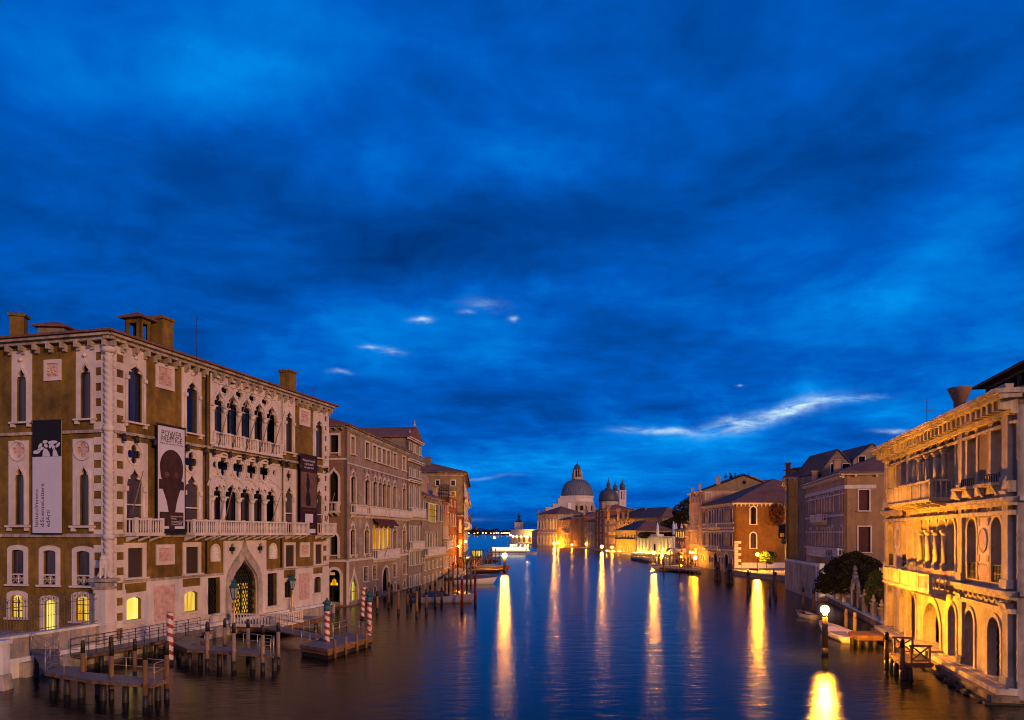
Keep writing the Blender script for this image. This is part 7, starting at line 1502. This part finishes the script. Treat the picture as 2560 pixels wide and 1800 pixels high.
# ---------------------------------------------------------------- boats
def boat(name, label, px, ywater, L, W, rz, hull, group='moored boats', cover=None, cabin=None, h=.75, trim='varnish', inside='varnish'):
    Y = H * FL / (ywater - HZ); T = thing(name, label, 'boat', (0, 0, 0), group); N_ = 13; vs = []; fs = []; k = 7
    def st(t):      # t 0 stern .. 1 bow
        w = W / 2 * (min(1, .78 + .6 * t) if t < .4 else max(.02, 1 - ((t - .4) / .6) ** 2.2)); sh = h * (.9 + .45 * t * t); return (t - .5) * L + (.05 * L * t), w, sh
    for i in range(N_):
        x, w, sh = st(i / (N_ - 1))
        for a, b in ((-1, 1), (-.97, .45), (-.8, .0), (0, -.28), (.8, .0), (.97, .45), (1, 1)): bow = .35 * L * 0; vs.append((x + (.12 * L * (i / (N_ - 1)) ** 3) * max(b, 0), w * a, sh * b if b > 0 else b * (1 - (i / (N_ - 1)) ** 4)))
    for i in range(N_ - 1):
        for j in range(k - 1): fs.append((i * k + j, i * k + j + 1, (i + 1) * k + j + 1, (i + 1) * k + j))
    fs.append(tuple(range(k))); m = MB(); m.add(vs, fs, True); m.build('hull', hull, T)
    g = MB()
    for i in range(N_ - 1):
        for j in (0, k - 1): g.beam(V(vs[i * k + j]) + V((0, 0, .03)), V(vs[(i + 1) * k + j]) + V((0, 0, .03)), .09, .07)
    g.build('gunwale', trim, T)
    d = MB(); dv = []; df = []
    for i in range(N_):
        a, b = V(vs[i * k]), V(vs[i * k + k - 1]); lift = -.04 if i > 8 else -.35
        dv += [a.lerp(b, .04) + V((0, 0, lift)), a.lerp(b, .96) + V((0, 0, lift))]
    for i in range(N_ - 1): df.append((2 * i, 2 * i + 1, 2 * i + 3, 2 * i + 2))
    d.add(dv, df); d.build('deck', inside, T)
    if cover:
        c = MB(); cv = []; cf = []
        for i in range(N_):
            t = i / (N_ - 1); a, b = V(vs[i * k]), V(vs[i * k + k - 1]); hh = (.12 + .62 * math.exp(-((t - .42) / .28) ** 2)) * h * 1.2
            for q in range(5): p = a.lerp(b, .02 + .96 * q / 4); cv.append(p + V((0, 0, .05 + hh * (1 - (q / 2 - 1) ** 2) ** .6)))
        for i in range(N_ - 1):
            for q in range(4): cf.append((i * 5 + q, i * 5 + q + 1, (i + 1) * 5 + q + 1, (i + 1) * 5 + q))
        c.add(cv, cf, True); c.build('cover', cover, T)
    if cabin == 'windscreen':
        c = MB(); x0 = .02 * L; z0 = h * 1.0; c.hexa([(x0 - .9, -W * .36, z0 - .3), (x0 + .9, -W * .3, z0 - .1), (x0 + .9, W * .3, z0 - .1), (x0 - .9, W * .36, z0 - .3), (x0 - .8, -W * .28, z0 + .75), (x0 - .1, -W * .24, z0 + .72), (x0 - .1, W * .24, z0 + .72), (x0 - .8, W * .28, z0 + .75)]); c.build('windscreen', 'pane_blue', T)
        c = MB(); c.hexa([(-L * .42, -W * .38, z0 - .3), (x0 - .85, -W * .38, z0 - .3), (x0 - .85, W * .38, z0 - .3), (-L * .42, W * .38, z0 - .3), (-L * .38, -W * .3, z0 + .4), (x0 - .8, -W * .3, z0 + .78), (x0 - .8, W * .3, z0 + .78), (-L * .38, W * .3, z0 + .4)]); c.build('cover', 'boat_cover_blue', T)
    if cabin == 'seats':
        c = MB()
        for t in (-.25, 0.0, .2): c.box(t * L - .15, t * L + .15, -W * .42, W * .42, h * .62, h * .7)
        c.build('thwart', 'wood', T)
    if cabin == 'outboard':
        c = MB()
        for t in (-.2, .05): c.box(t * L - .15, t * L + .15, -W * .42, W * .42, h * .6, h * .68)
        c.build('thwart', 'wood', T); c = MB(); c.box(-.5 * L - .35, -.5 * L - .02, -.16, .16, h * .55, h * 1.5); c.beam((-.5 * L - .15, 0, h * .55), (-.5 * L - .15, 0, -.4), .12); c.build('outboard_motor', 'flag_red', T)
    T.location = (ax(px, Y), Y, .02); T.rotation_euler = (0, 0, rz); return T
boat('motorboat', 'white motorboat with windscreen and blue cover among the posts by the gabled house', 1108, 1507, 6.6, 2.2, R(8), 'boat_white', cabin='windscreen', trim='boat_white', inside='boat_white', h=.8)
boat('covered_boat', 'large moored boat under a dark tarpaulin beyond the red posts', 1181, 1461, 6.6, 2.2, R(8), 'boat_white', cover='boat_cover', h=.95)
boat('covered_boat', 'flat boat with pale yellow lit cover tied behind the dark covered boat', 1162, 1447, 5.5, 1.9, R(12), 'varnish', cover='paving', h=.5)
boat('varnished_boat', 'varnished dark boat with blue cover at the outer end of the far left moorings', 1224, 1426, 8.0, 2.0, R(10), 'varnish', cover='boat_cover_blue', h=.8)
boat('varnished_boat', 'low varnished boat with lit side in front of the blue covered one', 1206, 1432, 7.0, 1.8, R(6), 'varnish', cover='boat_cover', h=.55)
boat('small_boat', 'small pale boat tied at the white balustrade of the gothic house', 1030, 1500, 5.0, 1.6, R(95), 'boat_white', cabin='seats', h=.5)
boat('rowing_boat', 'open white boat with red outboard motor behind the nearest lamp post', 2093, 1592, 8.2, 2.1, R(83), 'boat_white', cabin='outboard', h=.55, trim='white_paint', inside='boat_white')
boat('small_boat', 'tiny white boat by the terrace wall posts', 2017, 1545, 3.2, 1.3, R(100), 'boat_white', cabin='seats', h=.5)
boat('workboat', 'long pale open boat moored at the posts before the tall pinkish house', 1696, 1426, 10.5, 2.2, R(172), 'boat_white', cabin='seats', h=.85, inside='wood')
boat('workboat', 'narrow pale boat lying at the floating dock by the museum', 1664, 1416, 7, 1.8, R(165), 'boat_white', cabin='seats', h=.5, inside='wood')
def waterbus():
    Y = 330; x = ax(1283, Y); T = thing('waterbus', 'white waterbus with brightly lit long cabin crossing the canal mouth', 'waterbus', (x, Y, 0)); L = 20; rz = R(-9)
    c, s = math.cos(rz), math.sin(rz)
    def tf(p): return V((x + p[0] * c - p[1] * s, Y + p[0] * s + p[1] * c, p[2]))
    def bx(m, x0, x1, y0, y1, z0, z1): m.hexa([tf(p) for p in [(x0, y0, z0), (x1, y0, z0), (x1, y1, z0), (x0, y1, z0), (x0, y0, z1), (x1, y0, z1), (x1, y1, z1), (x0, y1, z1)]])
    m = MB(); m.prism([tf((a, b, 0)).xy for a, b in [(-L / 2, -1.6), (-L / 2 + 1, -2.1), (L / 2 - 4, -2.1), (L / 2, 0), (L / 2 - 4, 2.1), (-L / 2 + 1, 2.1), (-L / 2, 1.6)]], -.4, 1.15); m.build('hull', 'boat_white', T)
    m = MB(); bx(m, -L / 2 + 1.2, L / 2 - 5, -1.85, 1.85, 1.152, 1.75); bx(m, -L / 2 + 1.0, L / 2 - 4.6, -2.0, 2.0, 2.95, 3.15); bx(m, L / 2 - 6.5, L / 2 - 5.2, -1.0, 1.0, 3.152, 4.3)
    for i in range(9): a = -L / 2 + 1.3 + (L - 6.5) * i / 8; bx(m, a - .08, a + .08, -1.86, -1.78, 1.752, 2.948); bx(m, a - .08, a + .08, 1.78, 1.86, 1.752, 2.948)
    m.build('cabin', 'boat_white', T); m = MB(); bx(m, -L / 2 + 1.3, L / 2 - 5.1, -1.74, 1.74, 1.76, 2.94); m.build('lit_windows', 'lit_white', T)
    m = MB(); bx(m, -L / 2 - .02, L / 2 - 4, -2.16, -2.12, .75, 1.0); m.build('rub_rail', 'boat_cover', T)
waterbus()

# ---------------------------------------------------------------- far left moorings
def moorings():
    G1 = 'mooring posts before the gothic house'
    for px, yb, yt, lb in [(943, 1533, 1478, 'short dark post just right of the capped striped pole'), (972, 1520, 1455, 'slim post below the square lit window of the gothic house'), (979, 1502, 1460, 'slim post close behind the post at the central door'), (996, 1535, 1461, 'tall brown post right of the central door'), (1019, 1525, 1472, 'thin lit post before the small arched windows'), (1027, 1512, 1470, 'thin dark post left of the motorboat stern'),
            (1042, 1541, 1465, 'thick brown post at the stern of the white motorboat'), (1049, 1512, 1466, 'slim post just inside the motorboat stern'), (1066, 1534, 1473, 'post with yellow lit face before the motorboat cabin'), (1075, 1500, 1462, 'slim dark post behind the motorboat windscreen'), (1088, 1517, 1454, 'slim post crossing the motorboat bow deck'), (1104, 1512, 1468, 'dark post in front of the motorboat bow')]: post('g', px, yb, yt, lb, G1, r=.15)
    for px, yb, yt, lb in [(1155, 1531, 1447, 'red painted post with white finial at the motorboat bow'), (1188, 1516, 1438, 'red painted post with white finial farthest out in the canal')]:
        o = post('red', px, yb, yt, lb, 'red mooring posts with white finials', r=.17, mt='red_paint', tip='red_paint'); Y = o.location.y; h = zat(yt, Y); m = MB(); m.lathe((0, 0, 0), [(.1, -.05), (.15, .1), (.05, .2), (.12, .34), (.02, .55)], 8)
        f = m.build('finial', 'white_paint'); f.parent = o; f.location = (0, 0, h / o.scale[2])
    G2 = 'dark slim posts in the far left moorings'
    for px, yb, yt, lb in [(1113, 1497, 1440, 'slim post nearest the red banner house'), (1122, 1475, 1422, 'slim dark post under the orange house'), (1144.5, 1487, 1408, 'tall dark slim post left of the pair in the water'), (1167, 1484, 1403, 'tall dark slim post leaning above the covered boat'), (1177, 1463, 1405, 'dark post at the middle of the covered boat'), (1133, 1462, 1405, 'dark post below the yellow lit wall')]: post('s', px, yb, yt, lb, G2, r=.14, mt='wood')
    rr = random.Random(6); n = 0
    for i in range(30):
        px = rr.uniform(1150, 1250); yb = 1398 + (1250 - px) * .28 + rr.uniform(-4, 16); yt = yb - rr.uniform(24, 38); post('t', px, yb, yt, 'thin timber post in the crowd of posts at the far left landing stage', 'crowded posts of the far left landing', r=.14)
    # landing stages
    z = .9
    for pts, lb in [([(1150, 1412), (1205, 1404), (1212, 1409), (1160, 1419)], 'dark timber pier running out from the lamp lit quay'), ([(1165, 1394), (1252, 1391), (1254, 1396), (1170, 1401)], 'longer timber pier at the far left landing'), ([(1130, 1440), (1176, 1430), (1180, 1435), (1136, 1447)], 'low pier lit yellow behind the covered boat')]:
        q = [gp(*p, z) for p in pts]; deck_thing('pier', lb, q, z, .3, [[q[3], q[2]]], [mid(q[0], q[1], t) for t in (.1, .5, .9)] + [mid(q[3], q[2], t) for t in (.3, .8)], stub_r=.14, h=1.1)
    Y = 255; T = thing('boat_station', 'floating waterbus station with lit glass cabin and flat roof', 'landing stage', (ax(1200, Y), Y, 0)); x0, x1 = ax(1181, Y), ax(1206, Y)
    m = MB(); m.box(x0 - 1.5, x1 + 4, Y - 3, Y + 3, -.3, .8); m.build('pontoon', 'wet_wood', T); m = MB(); m.box(x0, x1, Y - 2, Y + 2, .802, 1.5)
    for i in range(6): a = x0 + (x1 - x0) * i / 5; m.box(a - .08, a + .08, Y - 2.02, Y - 1.9, 1.5, 3.3)
    m.build('cabin_frame', 'iron', T); m = MB(); m.box(x0 + .05, x1 - .05, Y - 1.9, Y + 1.9, 1.502, 3.3); m.build('lit_glass', 'lit_room', T); m = MB(); m.box(x0 - .5, x1 + .5, Y - 2.6, Y + 2.6, 3.302, 3.6); m.build('roof', 'boat_cover', T)
    Y = 200; T = thing('quay_awning', 'pale lit awning over the quay cafe beside the wall lamps', 'awning', (ax(1166, Y), Y, 0)); x0, x1 = ax(1160, Y), ax(1174, Y); m = MB(); m.hexa([(x0, Y - 2, 3.3), (x1, Y - 2, 2.9), (x1, Y + 3, 2.9), (x0, Y + 3, 3.3), (x0, Y - 2, 3.4), (x1, Y - 2, 3.0), (x1, Y + 3, 3.0), (x0, Y + 3, 3.4)]); m.build('canopy', 'banner_white', T)
    m = MB()
    for a in (x0 + .1, x1 - .1):
        for b in (Y - 1.9, Y + 2.9): m.beam((a, b, .3), (a, b, 2.95), .09)
    m.build('frame', 'iron', T); m = MB(); m.box(x0 + .2, x1 - .2, Y - 1, Y + 2, 2.6, 2.75); m.build('lit_strip', 'lit_white', T)
moorings()
# ---------------------------------------------------------------- right bank posts and docks
def right_posts():
    G = 'slim posts off the campo quay'
    for px, yb, yt, lb, ln in [(1869, 1495, 1429, 'upright post left of the leaning one off the campo', (0, 0)), (1876, 1482, 1425, 'leaning post off the campo quay', (0, .09)), (1934, 1480, 1424, 'taller left post of the close pair before the terrace wall', (0, 0)), (1939, 1500, 1429, 'right post of the close pair before the terrace wall', (0, 0)), (2008, 1530, 1468, 'slim post standing before the dark tree end of the terrace wall', (0, 0)), (2034, 1540, 1472, 'slim post beside the tiny white boat', (0, 0))]: post('c', px, yb, yt, lb, G, r=.16, mt='wood', lean=ln)
    post('blue', 1925, 1507, 1463, 'blue painted post with pointed tip before the terrace wall', 'slim posts off the campo quay', r=.16, mt='blue_paint', tip='blue_paint')
    post('d', 2115, 1585, 1522, 'lit yellow post left of the garden landing', 'lit posts at the garden landing', r=.15, mt='pale_pile', tip='pale_pile'); post('d', 2137, 1603, 1530, 'lit yellow post right of the garden landing beside the white boat', 'lit posts at the garden landing', r=.16, mt='pale_pile', tip='pale_pile')
    for px, yb, yt, lb in [(1794, 1450, 1404, 'dark bundle of leaning piles left at the mosaic palace door'), (1823, 1458, 1409, 'dark bundle of leaning piles right at the mosaic palace door')]:
        Y = H * FL / (yb - HZ); h = zat(yt, Y); T = thing('pile_bundle', lb, 'pile bundle', (ax(px, Y), Y, 0), 'pile bundles at the mosaic palace')
        for i in range(5): t = 2 * math.pi * i / 5; m = MB(); x = ax(px, Y); m.tube((x + .75 * math.cos(t), Y + .75 * math.sin(t), -1), (x + .2 * math.cos(t), Y + .2 * math.sin(t), h - (i % 3) * .5), .22, .18, 8); m.build('pile', 'pile_wood' if i % 2 else 'wood', T)
        m = MB(); m.lathe((ax(px, Y), Y, 0), [(.55, h * .62), (.55, h * .68)], 12); m.build('chain_band', 'iron', T)
    G3 = 'posts of the museum docks'
    rr = random.Random(8)
    for px, yb, yt, lb in [(1659.5, 1436, 1405, 'dark post at the near corner of the museum dock'), (1699, 1432, 1396, 'dark post at the bow of the long pale boat'), (1712, 1430, 1396, 'pale post in front of the long pale boat'), (1720, 1430, 1394, 'dark post right of the pale boat'), (1730, 1432, 1398, 'dark post nearest the lamp of the tall house')]: post('m', px, yb, yt, lb, G3, r=.17, mt='pale_pile' if 'pale post' in lb else 'wood')
    for i in range(14): px = rr.uniform(1640, 1726); yb = rr.uniform(1402, 1418); post('m', px, yb, yb - rr.uniform(20, 30), 'thin post in the crowded museum moorings', 'crowded posts of the museum moorings', r=.15)
    z = .8
    q = [gp(1648, 1419, z), gp(1752, 1426, z), gp(1754, 1421, z), gp(1660, 1413, z)]; deck_thing('floating_dock', 'pale floating dock lit by the lamp of the tall pinkish house', q, z, .3, [], [mid(q[0], q[1], t) for t in (.1, .5, .9)], stub_r=.15, mt='paving')
    q = [gp(1577, 1394, z), gp(1634, 1403, z), gp(1640, 1398, z), gp(1586, 1391, z)]; deck_thing('landing_stage', 'railed landing stage in front of the white museum', q, z, .6, [[q[0], q[1], q[2]], [q[3], q[0]]], [mid(q[0], q[1], t) for t in (.2, .8)], h=1.8, mt='paving')
    Y = 262; T = thing('canopy_stage', 'dark curved canopy over a mooring stage beside the museum', 'canopy', (ax(1678, Y), Y, 0)); x0, x1 = ax(1668, Y), ax(1690, Y); m = MB(); pr = arc((x0 + x1) / 2, 3.0, (x1 - x0) / 2, 1.1, 0, 180, 10); D = Fac(V((0, Y - 2)), V((1, Y - 2)), (0, -1)); m.plate(D, pr + [(x + 0, z - .15) for x, z in pr[::-1]], [], -4, 0, back=True); m.build('canopy', 'boat_cover', T)
    m = MB()
    for a in (x0 + .2, (x0 + x1) / 2, x1 - .2):
        for b in (Y - 1.9, Y + 1.8): m.beam((a, b, -.8), (a, b, 3.0), .14)
    m.build('posts', 'wood', T)
right_posts()
